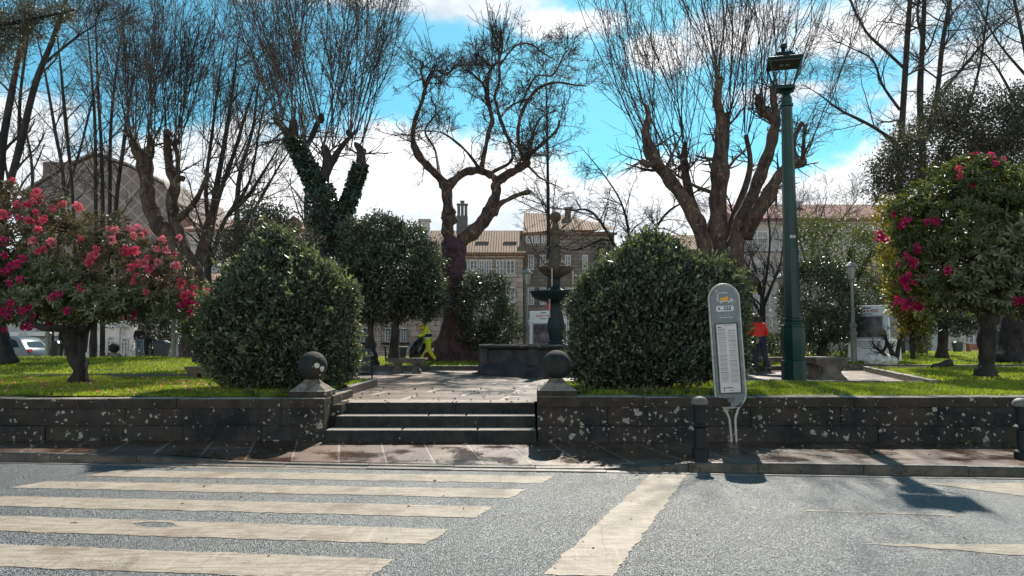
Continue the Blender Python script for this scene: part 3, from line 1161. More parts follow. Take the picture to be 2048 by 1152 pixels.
# ---- grass blades (nobody could count them)
rg = np.random.default_rng(11)
def blades(regions):
    C = []
    for (corn, z, amp, n, rise, sc) in regions:
        (x0, y0), (x1, y1), (x2, y2), (x3, y3) = corn
        u, v = rg.uniform(0, 1, n), rg.uniform(0, 1, n) ** 1.15
        x = (x0 * (1 - u) + x1 * u) * (1 - v) + (x3 * (1 - u) + x2 * u) * v
        y = (y0 * (1 - u) + y1 * u) * (1 - v) + (y3 * (1 - u) + y2 * u) * v
        cl = np.sin(x * 2.3 + np.sin(y * 3)) + np.sin(y * 2.9 - x * 1.1) + rg.normal(0, 0.9, n)
        k = cl > -0.9
        x, y = x[k], y[k]
        zz = z + amp * (np.sin(x * 1.3 + y * 0.9) + np.sin(x * 0.5 - y * 1.7 + 1) + 0.5 * np.sin(x * 3.1 + y * 2.2)) / 2.5
        if rise is not None: zz = zz + np.array([rise(0, b) for b in y])
        C.append(np.stack([x, y, zz - 0.01, np.full(len(x), sc)], 1))
    C = np.concatenate(C)
    N = len(C)
    h = rg.uniform(0.025, 0.066, N) * C[:, 3]
    wd = rg.uniform(0.006, 0.012, N) * C[:, 3]
    a = rg.uniform(0, 6.28, N)
    lean = rg.normal(0, 0.45, (N, 2)) * h[:, None]
    b0 = C[:, :3] + np.stack([np.cos(a) * wd, np.sin(a) * wd, np.zeros(N)], 1)
    b1 = C[:, :3] - np.stack([np.cos(a) * wd, np.sin(a) * wd, np.zeros(N)], 1)
    tp = C[:, :3] + np.stack([lean[:, 0], lean[:, 1], h], 1)
    V = np.stack([b0, b1, tp], 1).reshape(-1, 3)
    return V, np.arange(3 * N).reshape(-1, 3)
V, Fc = blades([([(-13, 11.78), (-7.2, 11.78), (-7.2, 18.1), (-13, 18.1)], LZ, 0.03, 50000, None, 1.0),
                (LB, LZ, 0.02, 26000, None, 1.0),
                ([(-26, 19.2), (-7.8, 19.2), (-7.8, 31), (-26, 31)], LZ + 0.01, 0.05, 40000, riseC, 1.5),
                ([(0.9, 11.78), (10.5, 11.78), (10.5, 15.5), (0.9, 15.5)], LZ, 0.025, 56000, None, 1.05),
                ([(9.2, 15.7), (18, 15.7), (18, 24.2), (11.8, 24.2)], LZ, 0.04, 30000, None, 1.3),
                ([(-7.4, 25.3), (10.8, 25.3), (10.8, 33), (-7.4, 33)], LZ, 0.03, 20000, riseF, 1.6),
                ([(11.8, 26.5), (30, 26.5), (30, 40), (11.4, 40)], LZ, 0.05, 26000, riseG, 1.8),
                ([(0.4, 11.70), (12, 11.70), (12, 11.84), (0.4, 11.84)], LZ + 0.01, 0.0, 2500, None, 1.3),
                ([(-3.4, 13.0), (-3.12, 13.0), (-3.12, 16.3), (-3.4, 16.3)], LZ, 0.0, 1500, None, 1.6)])
structure('grass', mesh_np('grass', V, Fc, blade_m), 'stuff')


# ================================================================ buildings
beige_w = M('beige_stone_wall', (0.60, 0.46, 0.37), (0.46, 0.36, 0.29), scale=0.8, rough=0.9, fn=wallstone_fn(0.9, 0.4, (0.16, 0.13, 0.11)))
brown_w = M('brown_stone_wall', (0.36, 0.28, 0.225), (0.25, 0.195, 0.16), scale=0.7, rough=0.9, fn=wallstone_fn(0.7, 0.3, (0.09, 0.075, 0.065)))
white_w = M('white_render', (0.80, 0.77, 0.72), (0.66, 0.63, 0.59), scale=0.9, rough=0.9, dirt=(0.25, 0.23, 0.20), dirt_scale=1.2, dirt_amt=0.5)
grey_w = M('grey_render', (0.46, 0.46, 0.44), (0.34, 0.34, 0.33), scale=0.7, rough=0.9, dirt=(0.13, 0.12, 0.12), dirt_amt=0.5)
pale_w = M('pale_grey_wall', (0.56, 0.49, 0.46), (0.42, 0.37, 0.345), scale=0.6, rough=0.9, dirt=(0.16, 0.14, 0.13), dirt_amt=0.5)
scal_w = M('scalloped_cladding', (0.17, 0.135, 0.115), (0.22, 0.175, 0.15), scale=0.9, rough=0.85, fn=scallop_fn)
roof_o = M('orange_tiles', (0.42, 0.20, 0.11), fn=roof_fn((0.44, 0.235, 0.135), (0.27, 0.155, 0.10), (0.20, 0.15, 0.10)), rough=0.85)
roof_r = M('red_tiles', (0.42, 0.16, 0.12), fn=roof_fn((0.45, 0.17, 0.13), (0.32, 0.125, 0.10), (0.42, 0.24, 0.19)), rough=0.85)
roof_p = M('pink_tiles', (0.5, 0.22, 0.15), fn=roof_fn((0.56, 0.28, 0.20), (0.42, 0.20, 0.14), (0.32, 0.19, 0.14)), rough=0.85)
shut_m = M('dark_shopfront', (0.06, 0.06, 0.065), (0.10, 0.10, 0.10), scale=2, rough=0.5)
rail_m = M('rail_paint', (0.55, 0.55, 0.53), rough=0.5)


def window(root, x0, z0, x1, z1, yf, cols=2, rows=3, fw=0.09, arch=False, rail=False, fm=None, gm=None):
    """frame in front of the wall plane yf, pane behind the bars as its child"""
    fm, gm = fm or frame_m, gm or glass_m
    mb = MB().mat(fm)
    ya, yb = yf - 0.07, yf - 0.002
    mb.box(x0, x0 + fw, ya, yb, z0, z1)
    mb.box(x1 - fw, x1, ya, yb, z0, z1)
    mb.box(x0 + fw, x1 - fw, ya, yb, z0, z0 + fw)
    mb.box(x0 + fw, x1 - fw, ya, yb, z1 - fw, z1)
    w_, h_ = x1 - x0 - 2 * fw, z1 - z0 - 2 * fw
    b = 0.025 if cols > 1 else 0.02
    for i in range(1, cols):
        xx = x0 + fw + w_ * i / cols
        bb = b * (1.8 if cols % 2 == 0 and i == cols // 2 else 1)
        mb.box(xx - bb, xx + bb, ya + 0.012, yb, z0 + fw, z1 - fw)
    for j in range(1, rows):
        zz = z0 + fw + h_ * j / rows
        mb.box(x0 + fw, x1 - fw, ya + 0.02, yb, zz - b * 0.8, zz + b * 0.8)
    if arch:
        cx, r0, r1 = (x0 + x1) / 2, (x1 - x0) / 2 - fw, (x1 - x0) / 2
        n = 8
        for k in range(n):
            a0, a1 = math.pi * k / n, math.pi * (k + 1) / n
            P = [(cx + r0 * math.cos(a0), z1 + r0 * math.sin(a0)), (cx + r1 * math.cos(a0), z1 + r1 * math.sin(a0)), (cx + r1 * math.cos(a1), z1 + r1 * math.sin(a1)), (cx + r0 * math.cos(a1), z1 + r0 * math.sin(a1))]
            mb.prism(P, 'y', ya, yb)
    fr = mb.build('window', root)
    g = MB().mat(gm)
    g.box(x0 + fw, x1 - fw, yf - 0.035, yf - 0.004, z0 + fw, z1 - fw)
    if arch:
        g.prism([(cx + r0 * math.cos(math.pi * k / 8), z1 - fw + 0.002 + (r0 + fw) * math.sin(math.pi * k / 8)) for k in range(9)], 'y', yf - 0.034, yf - 0.005)
    g.build('pane', fr)
    if rail:
        r = MB().mat(black_m if rail == 'dark' else rail_m)
        r.box(x0 - 0.25, x1 + 0.25, yf - 0.5, yf - 0.003, z0 - 0.16, z0 - 0.06)
        r.box(x0 - 0.2, x1 + 0.2, yf - 0.46, yf - 0.42, z0 + 0.92, z0 + 0.97)
        k = int((x1 - x0 + 0.4) / 0.16)
        for i in range(k + 1):
            xx = x0 - 0.2 + (x1 - x0 + 0.4) * i / k
            r.box(xx - 0.012, xx + 0.012, yf - 0.45, yf - 0.43, z0 - 0.06, z0 + 0.92)
        r.build('balcony', root)
    return fr


def gable_roof(root, x0, x1, yf, yb, ze, zr, mat, over=0.45, hip=0.0, name='roof'):
    ym = (yf + yb) / 2
    a, b = x0 - over * 0.5, x1 + over * 0.5
    f, k = yf - over, yb + over
    th = 0.22
    mb = MB().mat(mat)
    vs = [(a, f, ze), (b, f, ze), (b, k, ze), (a, k, ze), (a + hip, ym, zr), (b - hip, ym, zr)]
    vs += [(x, y, z - th) for (x, y, z) in vs]
    fs = [(0, 1, 5, 4), (2, 3, 4, 5), (1, 2, 5), (3, 0, 4), (0, 6, 7, 1), (2, 8, 9, 3), (6, 9, 8, 7), (1, 7, 8, 2), (3, 9, 6, 0)]
    mb.add(vs, fs)
    return mb.build(name, root)


def px_x(px, Y): return at(px, 600, Y).x
def px_z(py, Y): return at(1024, py, Y).z


def building(name, label, Y, xa, xb, eave, ridge, wallm, roofm, depth=11, hip=0.0, z0=0.3, cat='building'):
    x0, x1 = px_x(xa, Y), px_x(xb, Y)
    ze = px_z(eave, Y)
    zr = px_z(ridge, Y + depth / 2)
    r = thing(name, label, cat, ((x0 + x1) / 2, Y, z0))
    MB().mat(wallm).box(x0, x1, Y, Y + depth, z0, ze - 0.1).build('wall', r)
    if roofm is not None:
        gable_roof(r, x0, x1, Y, Y + depth, ze, zr, roofm, hip=hip)
        MB().mat(wallm).box(x0 - 0.12, x1 + 0.12, Y - 0.22, Y - 0.003, ze - 0.42, ze - 0.235).build('cornice', r)
    return r


def wpx(root, Y, x0, y0, x1, y1, **k):
    window(root, px_x(x0, Y), px_z(y1, Y), px_x(x1, Y), px_z(y0, Y), Y, **k)


def chimney(root, Y, x0, x1, yt, yb_, mat, pots=0, cap=True, potm=None):
    a, b = px_x(x0, Y), px_x(x1, Y)
    zt, zb = px_z(yt, Y), px_z(yb_, Y)
    mb = MB().mat(mat)
    mb.box(a, b, Y, Y + (b - a) * 0.8, zb, zt)
    if cap: mb.box(a - 0.12, b + 0.12, Y - 0.12, Y + (b - a) * 0.8 + 0.12, zt + 0.002, zt + 0.16)
    for k in range(pots):
        cx = a + (b - a) * (k + 0.5) / pots
        mb.lathe([(0.13, zt), (0.13, zt + 0.9 + 0.25 * (k % 2)), (0.19, zt + 0.95 + 0.25 * (k % 2)), (0.19, zt + 1.1 + 0.25 * (k % 2))], (cx, Y + 0.5), 8)
    mb.build('chimney', root)


# B1: tall gabled building with scalloped cladding, far left
Y = 70
r = thing('gabled_building', 'tall grey-brown gabled building with scallop pattern cladding behind the trees at far left', 'building', (px_x(200, Y), Y, 0.3))
g = [(45, 720), (345, 720), (345, 408), (330, 372), (262, 336), (190, 312), (120, 345), (45, 392)]
MB().mat(scal_w).prism([(at(x, y, Y).x, at(x, y, Y).z if y < 700 else 0.3) for x, y in g], 'y', Y, Y + 14).build('wall', r)
rf = MB().mat(roof_p)
for (a, b) in (((345, 404), (330, 368)), ((330, 369), (262, 333)), ((262, 333), (190, 308)), ((190, 308), (120, 341)), ((120, 341), (42, 390))):
    pa, pb = at(*a, Y), at(*b, Y)
    rf.prism([(pa.x, pa.z), (pb.x, pb.z), (pb.x, pb.z + 0.22), (pa.x, pa.z + 0.22)][::-1], 'y', Y - 0.3, Y + 14.3)
rf.mats = [scal_w]
rf.build('roof', r)
MB().mat(M('brown_block', (0.14, 0.10, 0.085), (0.18, 0.13, 0.11), scale=0.5, rough=0.9)).box(px_x(60, Y), px_x(112, Y), Y + 1, Y + 5, px_z(400, Y), px_z(319, Y)).build('stair_tower', r)

# B2: white low building with arched openings and the grey shopfront beside it
Y = 44
r = building('arched_building', 'white stuccoed building with arched doors and windows across the street at left', Y, 150, 272, 560, 548, white_w, roof_p, depth=8)
for (x0, y0, x1, y1) in ((181, 682, 191, 712), (218, 680, 233, 712), (246, 682, 260, 716)):
    wpx(r, Y, x0, y0, x1, y1, cols=2, rows=4, arch=True, fw=0.08)
for x in (165, 204, 239, 268):
    xx = px_x(x, Y)
    MB().mat(white_w).box(xx - 0.14, xx + 0.14, Y - 0.12, Y - 0.003, 0.3, px_z(655, Y)).build('pilaster', r)
MB().mat(white_w).box(px_x(150, Y), px_x(272, Y), Y - 0.2, Y - 0.004, px_z(655, Y) + 0.004, px_z(647, Y)).build('cornice', r)
r = building('shop_building', 'low grey building with shuttered shopfronts behind the parked car', Y, -160, 148, 560, 548, grey_w, roof_p, depth=8)
for (x0, x1) in ((-120, -50), (-35, 12), (28, 58), (74, 122)):
    wpx(r, Y, x0, 680, x1, 722, cols=1, rows=1, fw=0.1, fm=grey_w, gm=shut_m)
MB().mat(white_w).box(px_x(-160, Y), px_x(148, Y), Y - 0.5, Y - 0.004, px_z(672, Y), px_z(664, Y)).build('canopy', r)
Y = 52
r = building('brown_building', 'brown stone building glimpsed between the left bush and the flowering tree', Y, 276, 475, 560, 545, beige_w, roof_p, depth=8)
for x in (300, 352, 392, 438):
    wpx(r, Y, x, 660, x + 16, 712, cols=2, rows=4, rail='dark')
    wpx(r, Y, x, 592, x + 16, 632, cols=2, rows=4)
# B3: red tiled roofs at left centre
Y = 60
r = building('tiled_building', 'pale building with a pink tiled roof between the leaning trunk and the ivy tree', Y, 335, 690, 459, 440, pale_w, roof_p, depth=10)
for x in range(348, 680, 38):
    for (ya, yb_) in ((480, 515), (540, 580), (610, 655)):
        wpx(r, Y, x, ya, x + 18, yb_, cols=2, rows=4)
for (xa, xb, ye, yr) in ((352, 378, 443, 430), (568, 600, 443, 431)):
    xx0, xx1 = px_x(xa, 61), px_x(xb, 61)
    MB().mat(M('dormer_tiles', (0.20, 0.10, 0.075), (0.28, 0.15, 0.11), scale=2)).prism([(xx0, px_z(ye + 10, 61)), (xx1, px_z(ye + 10, 61)), (xx1, px_z(ye, 61)), ((xx0 + xx1) / 2, px_z(yr, 61)), (xx0, px_z(ye, 61))], 'y', 61, 65).build('dormer', r)

# B4: long central building with tiled roof and glazed gallery
Y = 60
r = building('gallery_building', 'long beige building with orange tiled roof and white glazed gallery behind the central plane tree', Y, 838, 1046, 506, 461, beige_w, roof_o, depth=9)
for (x0, x1) in ((925, 936), (939, 955), (957, 969), (971, 984), (992, 1007), (1012, 1030)):
    wpx(r, Y, x0, 520, x1, 548, cols=2, rows=3, fw=0.1)
for (x0, x1) in ((846, 862), (925, 936), (939, 955), (957, 969), (971, 984), (992, 1007), (1012, 1030)):
    wpx(r, Y, x0, 574, x1, 606, cols=2, rows=3, fw=0.1)
MB().mat(frame_m).box(px_x(922, Y), px_x(1034, Y), Y - 0.12, Y - 0.003, px_z(553, Y), px_z(550, Y)).build('gallery_sill', r)
chimney(r, 61, 838, 857, 442, 480, M('plaster_chimney', (0.55, 0.52, 0.48), (0.4, 0.38, 0.35), scale=2))
chimney(r, 62, 912, 934, 431, 480, M('slate_chimney', (0.085, 0.085, 0.08), (0.13, 0.13, 0.12), scale=2), pots=3, cap=False)
for x in (862, 965, 1020):
    q = at(x, 487, Y + 1.9)
    MB().mat(shut_m).box(q.x - 0.55, q.x + 0.55, q.y - 0.5, q.y + 0.1, q.z - 0.12, q.z + 0.1).build('skylight', r)
Y = 56
r = building('stone_building', 'low beige stone house with tall white windows and small balconies left of the central tree', Y, 640, 880, 600, 590, beige_w, roof_o, depth=3.5)
for (x0, x1) in ((662, 676), (700, 712), (722, 736), (771, 784), (802, 814), (846, 858)):
    wpx(r, Y, x0, 656, x1, 684, cols=2, rows=4, fw=0.08, rail='dark')
q = at(846, 657, Y)
MB().mat(M('orange_sign', (0.75, 0.33, 0.02), rough=0.5)).box(q.x - 0.22, q.x + 0.22, Y - 0.1, Y - 0.01, q.z - 0.25, q.z + 0.25).build('sign', r)
# B5: taller stone building right of centre
Y = 62
x0, x1 = px_x(1047, Y), px_x(1230, Y)
r = thing('stone_building', 'taller brown stone building with hipped tiled roof rising behind the fountain', 'building', ((x0 + x1) / 2, Y, 0.3))
zl, zr_ = px_z(462, Y), px_z(459, Y)
MB().mat(brown_w).box(x0, x1, Y, Y + 12, 0.3, zl - 0.1).build('wall', r)
A = at(1046, 465, Y - 0.3); B = at(1112, 461, Y - 0.3); C_ = at(1232, 459, Y - 0.3)
D_ = at(1048, 425, Y + 5); E_ = at(1128, 430, Y + 5); G_ = at(1228, 453, Y + 11)
mb = MB().mat(roof_o)
vs = [A, B, C_, G_, E_, D_, Vector((D_.x, Y + 12, D_.z - 1.6)), Vector((E_.x, Y + 12, D_.z - 1.6))]
mb.add(vs, [(0, 1, 4, 5), (1, 2, 4), (2, 3, 4), (5, 4, 7, 6), (4, 3, 7), (0, 5, 6)])
mb.build('roof', r)
MB().mat(roof_o).box(x0 - 0.2, x1 + 0.2, Y - 0.3, Y - 0.003, zl - 0.35, zl - 0.16).build('cornice', r)
chimney(r, Y + 4, 1131, 1143, 418, 440, brown_w)
for (xa, xb) in ((1052, 1066), (1068, 1080), (1083, 1096)):
    wpx(r, Y, xa, 470, xb, 487, cols=2, rows=2, fw=0.12)
for (xa, xb) in ((1056, 1068), (1080, 1092), (1130, 1142), (1165, 1176), (1200, 1212)):
    for (ya, yb_) in ((510, 540), (575, 610), (640, 680)):
        wpx(r, Y, xa, ya, xb, yb_, cols=2, rows=3, fw=0.1)
# B6: right-hand building
Y = 62
r = building('apartment_building', 'pale grey apartment block with long red tiled roof behind the lamp post', Y, 1478, 1850, 438, 409, pale_w, roof_r, depth=11)
for (xa, xb, rows_) in ((1494, 1540, 1), (1560, 1590, 1), (1606, 1636, 0), (1660, 1690, 0), (1712, 1742, 0), (1770, 1800, 0)):
    for (ya, yb_) in ((462, 500), (522, 558), (590, 630)):
        wpx(r, Y, xa, ya, xb, yb_, cols=4, rows=3, fw=0.12, rail='light' if rows_ else None)
chimney(r, 66, 1596, 1608, 406, 420, M('plaster_chimney', (0.5, 0.5, 0.5)))
chimney(r, 66, 1556, 1560, 392, 420, black_m, cap=False)
Y = 58
r = building('stone_gable_house', 'dark stone gable house half hidden behind the right pollard trunk', Y, 1352, 1476, 500, 470, brown_w, roof_o, depth=8)
for x in (1372, 1400, 1430):
    wpx(r, Y, x, 520, x + 12, 548, cols=2, rows=3)
Y = 55
r = building('grey_building', 'long grey building low behind the trees at far right', Y, 1860, 2500, 560, 540, grey_w, roof_r, depth=10)
for x in range(1880, 2300, 44):
    wpx(r, Y, x, 655, x + 20, 700, cols=2, rows=3)
    wpx(r, Y, x, 590, x + 20, 625, cols=2, rows=3)


# ================================================================ trees
def shoots(heads, n, L, out_c, spread, rng, r0=0.03, K=8, up=0.05, wig=0.03, upb=1.0):
    """long straight pollard shoots from each head; heads (x,y,z)"""
    H = np.array([h[:3] for h in heads], dtype=float)
    cnt = np.array([h[3] if len(h) > 3 else n for h in heads])
    P0 = np.repeat(H, cnt, axis=0)
    N = len(P0)
    o = P0 - np.array(out_c)
    o[:, 2] = 0
    d = unit(np.array([0, 0, upb]) + o * spread + rng.normal(0, 0.20, (N, 3)))
    P0 = P0 + rng.normal(0, 0.12, (N, 3))
    LL = rng.uniform(L[0], L[1], N)
    return walk(P0, d, LL, rng.uniform(0.6, 1.25, N) * r0, np.full(N, 0.010), K, up, wig, rng)


def bare_crown(levels, rng, S0=5):
    parts = []
    for i, (P, Rr) in enumerate(levels):
        parts.append(tubes(P, Rr, S0 if i == 0 else 3))
    return join_np(parts)


def twigs_from(P, Rr, spec, rng):
    """spec rows: n, t0, t1, (Lmin,Lmax), angle, up, wig, K, rr, rmin"""
    lv = []
    for s_ in spec:
        P, Rr = grow(P, Rr, *s_, rng)
        lv.append((P, Rr))
    return lv


def limb_arr(limbs, K=14):
    A = np.array([resample(L, K) for L in limbs])
    return A[:, :, 0:3], A[:, :, 3]


def bare_tree(name, label, base, limbs, levels, bark, twig=None, group=None, lump=0.07, S=10, rng=None, cat='tree'):
    r = thing(name, label, cat, base, group)
    V, Fs = limb_tubes(limbs, rng, S, lump)
    link('trunk', mesh_np('trunk', V, Fs, bark, True), r)
    V, Fs = bare_crown(levels, rng)
    link('crown', mesh_np('crown', V, Fs, twig or twig_m), r)
    return r


# --- T1: gnarled plane tree in the centre
rng = np.random.default_rng(101)
Y = 30.0
tr = [[(908, 728, 60), (909, 716, 50), (913, 695, 38), (916, 660, 31), (914, 620, 29), (911, 585, 22), (909, 560, 24), (906, 535, 26), (908, 505, 25), (905, 488, 24), (903, 470, 10)],
      [(868, 724, 22, -0.6), (885, 700, 22), (900, 660, 20), (908, 620, 12)], [(948, 722, 20, -0.5), (938, 700, 22), (925, 660, 18), (918, 620, 10)]]
l1 = [(904, 505, 18), (899, 480, 14), (895, 455, 14), (898, 438, 19), (897, 425, 15), (895, 400, 12), (892, 374, 13), (880, 357, 10), (862, 338, 9), (848, 325, 9), (836, 308, 10), (828, 290, 7), (826, 262, 6.5, .5), (832, 235, 6, .8), (843, 205, 5, .8), (851, 175, 5, 1), (856, 158, 5, 1), (866, 140, 3, 1)]
l2 = [(893, 380, 11), (903, 366, 10), (918, 352, 9), (935, 343, 9), (955, 341, 9), (972, 345, 8), (984, 352, 9)]
l3 = [(912, 500, 19), (925, 480, 16), (945, 465, 17), (962, 448, 16), (975, 430, 15), (984, 412, 16), (992, 390, 11), (993, 368, 11), (1006, 355, 11), (1022, 345, 9), (1040, 336, 9), (1053, 326, 9), (1056, 314, 6), (1075, 296, 5), (1098, 276, 4.5), (1115, 258, 3.5), (1118, 240, 2)]
l4 = [(986, 428, 9), (1000, 408, 7), (1018, 398, 6), (1040, 388, 6), (1056, 384, 7), (1059, 380, 6)]
l5 = [(962, 342, 8), (966, 320, 6.5), (972, 290, 6), (978, 262, 6), (985, 240, 6.5), (978, 210, 5), (975, 180, 5), (977, 150, 4.5), (985, 135, 4), (998, 118, 4), (1005, 90, 3), (1000, 55, 2)]
l6 = [(992, 360, 8), (985, 345, 6), (1020, 325, 4), (1024, 300, 4), (1010, 262, 4.5), (1000, 236, 5), (992, 205, 4), (990, 190, 4), (999, 160, 4), (998, 130, 4), (999, 90, 3), (1004, 60, 2)]
l7 = [(1052, 320, 6), (1040, 300, 5, -.8), (1036, 262, 5, -1), (1044, 225, 5, -1), (1062, 192, 4, -1), (1085, 172, 4, -1.2), (1115, 165, 3.5, -1.3), (1150, 170, 2.5, -1.4), (1172, 172, 1.5, -1.5)]
l8 = [(960, 340, 6), (945, 318, 4, -1.5), (925, 295, 3.5, -2), (900, 275, 3, -2.2), (878, 264, 2, -2.4), (850, 262, 1.5, -2.4)]
l9 = [(985, 240, 4.5), (975, 205, 4), (968, 172, 3.5, 1), (958, 160, 3.5, 1), (945, 148, 3, 1), (936, 140, 2, 1)]
l10 = [(1000, 236, 4), (1018, 215, 3, 1.2), (1042, 202, 3, 1.6), (1062, 198, 2.5, 1.8)]
l11 = [(851, 190, 4), (846, 160, 3.5), (842, 140, 4), (846, 128, 2.5), (834, 118, 2), (822, 122, 1.5)]
l12 = [(853, 170, 4), (864, 150, 4), (872, 140, 4, .6), (892, 148, 3, 1), (912, 132, 2.5, 1.3), (925, 115, 1.5, 1.5)]
l13 = [(985, 135, 4), (965, 118, 3.5, -1), (950, 108, 3, -1.2), (955, 125, 2, -1.2)]
l14 = [(1000, 130, 3.5), (1030, 92, 2.5, 1), (1060, 88, 2.5, 1.2), (1085, 105, 2, 1.4), (1110, 120, 1.3, 1.4)]
l15 = [(1040, 212, 3), (1070, 155, 2.5, -2), (1105, 150, 2.5, -2), (1125, 115, 2, -2.2), (1135, 100, 1.3, -2.2)]
l16 = [(1053, 322, 5), (1062, 285, 4, 1), (1068, 262, 3.5, 1.4), (1082, 235, 2.5, 1.5), (1110, 222, 2, 1.7)]
l17 = [(880, 357, 6), (870, 300, 3, 1.8), (850, 262, 3, 2.0), (872, 225, 2.5, 2.2), (862, 195, 1.5, 2.2)]
allp = [l1, l2, l3, l4, l5, l6, l7, l8, l9, l10, l11, l12, l13, l14, l15, l16, l17]
trunk_l = [px_limb(p, Y) for p in tr]
limbs = [px_limb([(q[0], q[1], q[2] * (0.72 if q[2] < 7 else 0.88), *q[3:]) for q in p], Y) for p in allp]
upper = [L for L, p in zip(limbs, allp)]
# keep twigs off the thick lower limbs
P, Rr = limb_arr([L[len(L) // 2:] if i in (0, 2) else L for i, L in enumerate(upper) if i not in (1, 3)], 16)
lv = twigs_from(P, Rr, [(12, 0.1, 1.0, (1.1, 2.7), 60, 0.02, 0.26, 8, 0.36, 0.011), (8, 0.12, 1.0, (0.5, 1.2), 50, 0.05, 0.28, 5, 0.55, 0.0085), (6, 0.2, 1.0, (0.2, 0.55), 45, 0.08, 0.22, 4, 0.7, 0.007)], rng)
q = [at(x, y, Y) for x, y in ((995, 100), (1000, 95), (990, 110), (985, 135), (872, 140), (1056, 320), (1118, 250))]
sh = shoots([(v.x, v.y, v.z, c) for v, c in zip(q, (10, 10, 7, 5, 4, 6, 4))], 5, (1.0, 2.6), at(990, 100, Y), 0.2, rng, 0.02, 7, 0.05, 0.14)
lv += [sh] + twigs_from(*sh, [(7, 0.1, 0.95, (0.3, 0.8), 42, 0.15, 0.18, 4, 0.6, 0.008)], rng)
b = at(908, 722, Y)
t1 = bare_tree('plane_tree', 'gnarled bare plane tree with swollen purple-stained trunk and looping limbs at the centre', (b.x, b.y, 0.82), limbs, lv, plane_bark, rng=rng, lump=0.085)
V, Fs = limb_tubes(trunk_l, rng, 14, 0.06)
link('lower_trunk', mesh_np('lower_trunk', V, Fs, purple_bark, True), t1)['label'] = 'purple-brown stained swollen lower trunk'


def pollard(name, label, Y, trunk, limbs_px, heads_px, seed, cnt, L, spread, bark=plane_bark, cz=None, tw=(21, 5), sub=None, up=0.05, r0=0.024, wig=0.06, ang=40, extra=None):
    rng = np.random.default_rng(seed)
    limbs = [px_limb(p, Y) for p in trunk + limbs_px]
    hs = []
    for h in heads_px:
        v = at(h[0], h[1], Y + (h[3] if len(h) > 3 else 0))
        hs.append((v.x, v.y, v.z, h[2] if len(h) > 2 else cnt))
    c = np.mean([h[:3] for h in hs], axis=0)
    if cz: c[0] = at(cz, 300, Y).x
    hs = [(h[0], h[1], h[2], max(2, int(h[3] * 0.52 + 0.5))) for h in hs]
    for h, hp in zip(hs, heads_px):
        if len(hp) > 3: continue
        for q_ in range(rng.integers(1, 4)):
            o_ = rng.normal(0, 0.05, 3)
            d_ = rng.normal(0, 0.05, 3) + np.array([0, 0, 0.08])
            k_ = rng.uniform(0.09, 0.16)
            p_ = np.array(h[:3]) + o_
            limbs.append(catmull([(*(p_ - d_), k_ * 0.5), (*p_, k_), (*(p_ + d_ * 1.2), k_ * 0.8), (*(p_ + d_ * 2.0), k_ * 0.3)], 3))
    sh = shoots(hs, cnt, L, c, spread, rng, r0, 10, up, wig)
    fk = grow(*sh, 2, 0.08, 0.6, (2.4, 5.2), 24, 0.10, 0.07, 10, 0.7, 0.010, rng, 0.3)
    sh = (np.concatenate([sh[0], fk[0]]), np.concatenate([sh[1], fk[1]]))
    lv = [sh] + twigs_from(*sh, [(tw[0] * 2 // 5, 0.06, 0.97, (0.7, 2.2), ang, 0.05, 0.13, 6, 0.5, 0.0075), (tw[1], 0.12, 0.97, (0.35, 0.9), 44, 0.04, 0.15, 4, 0.65, 0.0060)], rng)
    # loose lower twigs along the limbs
    P, Rr = limb_arr([px_limb(p, Y) for p in limbs_px], 12)
    lv += twigs_from(P, Rr, [(extra or 4, 0.3, 1.0, (1.0, 2.6), 65, 0.05, 0.14, 6, 0.3, 0.012), (7, 0.1, 1.0, (0.4, 1.1), 45, 0.02, 0.16, 4, 0.6, 0.0085)], rng)
    b = at(trunk[0][0][0], trunk[0][0][1], Y)
    return bare_tree(name, label, (b.x, b.y, min(b.z, 0.85)), limbs, lv, bark, rng=rng)


# --- T2: ivy-clad pollard left of centre
T2 = [[(662, 724, 34), (660, 690, 30), (658, 600, 27), (655, 520, 27), (650, 460, 26), (648, 420, 24), (642, 385, 21), (628, 350, 16), (612, 328, 14)]]
T2l = [[(640, 380, 18), (612, 326, 14), (598, 298, 12), (585, 280, 10), (568, 258, 8), (557, 242, 6)], [(612, 330, 12), (590, 275, 9), (587, 240, 8)],
       [(645, 400, 14), (650, 350, 10), (655, 320, 9), (648, 292, 8)], [(660, 470, 18), (680, 440, 13), (698, 400, 11), (712, 360, 10), (721, 330, 9), (722, 303, 9)],
       [(650, 350, 9), (668, 318, 7), (684, 292, 5), (712, 262, 4)], [(600, 305, 9), (620, 280, 6, 1), (638, 240, 5, 1.5)]]
t2 = pollard('ivy_pollard_tree', 'bare pollard tree with dark ivy all over its trunk, left of the central tree', 28, T2, T2l,
             [(557, 242, 13), (572, 255, 9, -1), (587, 240, 14, 1), (612, 290, 9, 1.5), (638, 240, 12), (648, 292, 12, -1), (655, 300, 9, 1.4), (700, 270, 10), (712, 262, 9, 1), (722, 303, 6), (690, 300, 6, -1.4)], 202, 10, (6.0, 9.5), 0.17, bark=dark_bark, cz=650)
rng = np.random.default_rng(5)
ivc = []
for p in T2 + [T2l[0][:4], T2l[3][:5], [(660, 560, 30), (680, 520, 24), (690, 470, 10)]]:
    L = resample(px_limb(p, 28), 60)
    L = L[L[:, 2] > 2.2]
    for rep in range(70):
        a = rng.uniform(0, 6.28, len(L))
        rr = L[:, 3] * rng.uniform(0.95, 1.35, len(L)) + 0.05
        ivc.append(np.stack([L[:, 0] + rr * np.cos(a), L[:, 1] + rr * np.sin(a), L[:, 2] + rng.uniform(-.12, .12, len(L))], 1))
C = np.concatenate(ivc)
D = unit(rng.normal(0, 0.5, C.shape) + np.array([0, -0.3, -0.8]))
Lg = rng.uniform(0.08, 0.17, len(C))
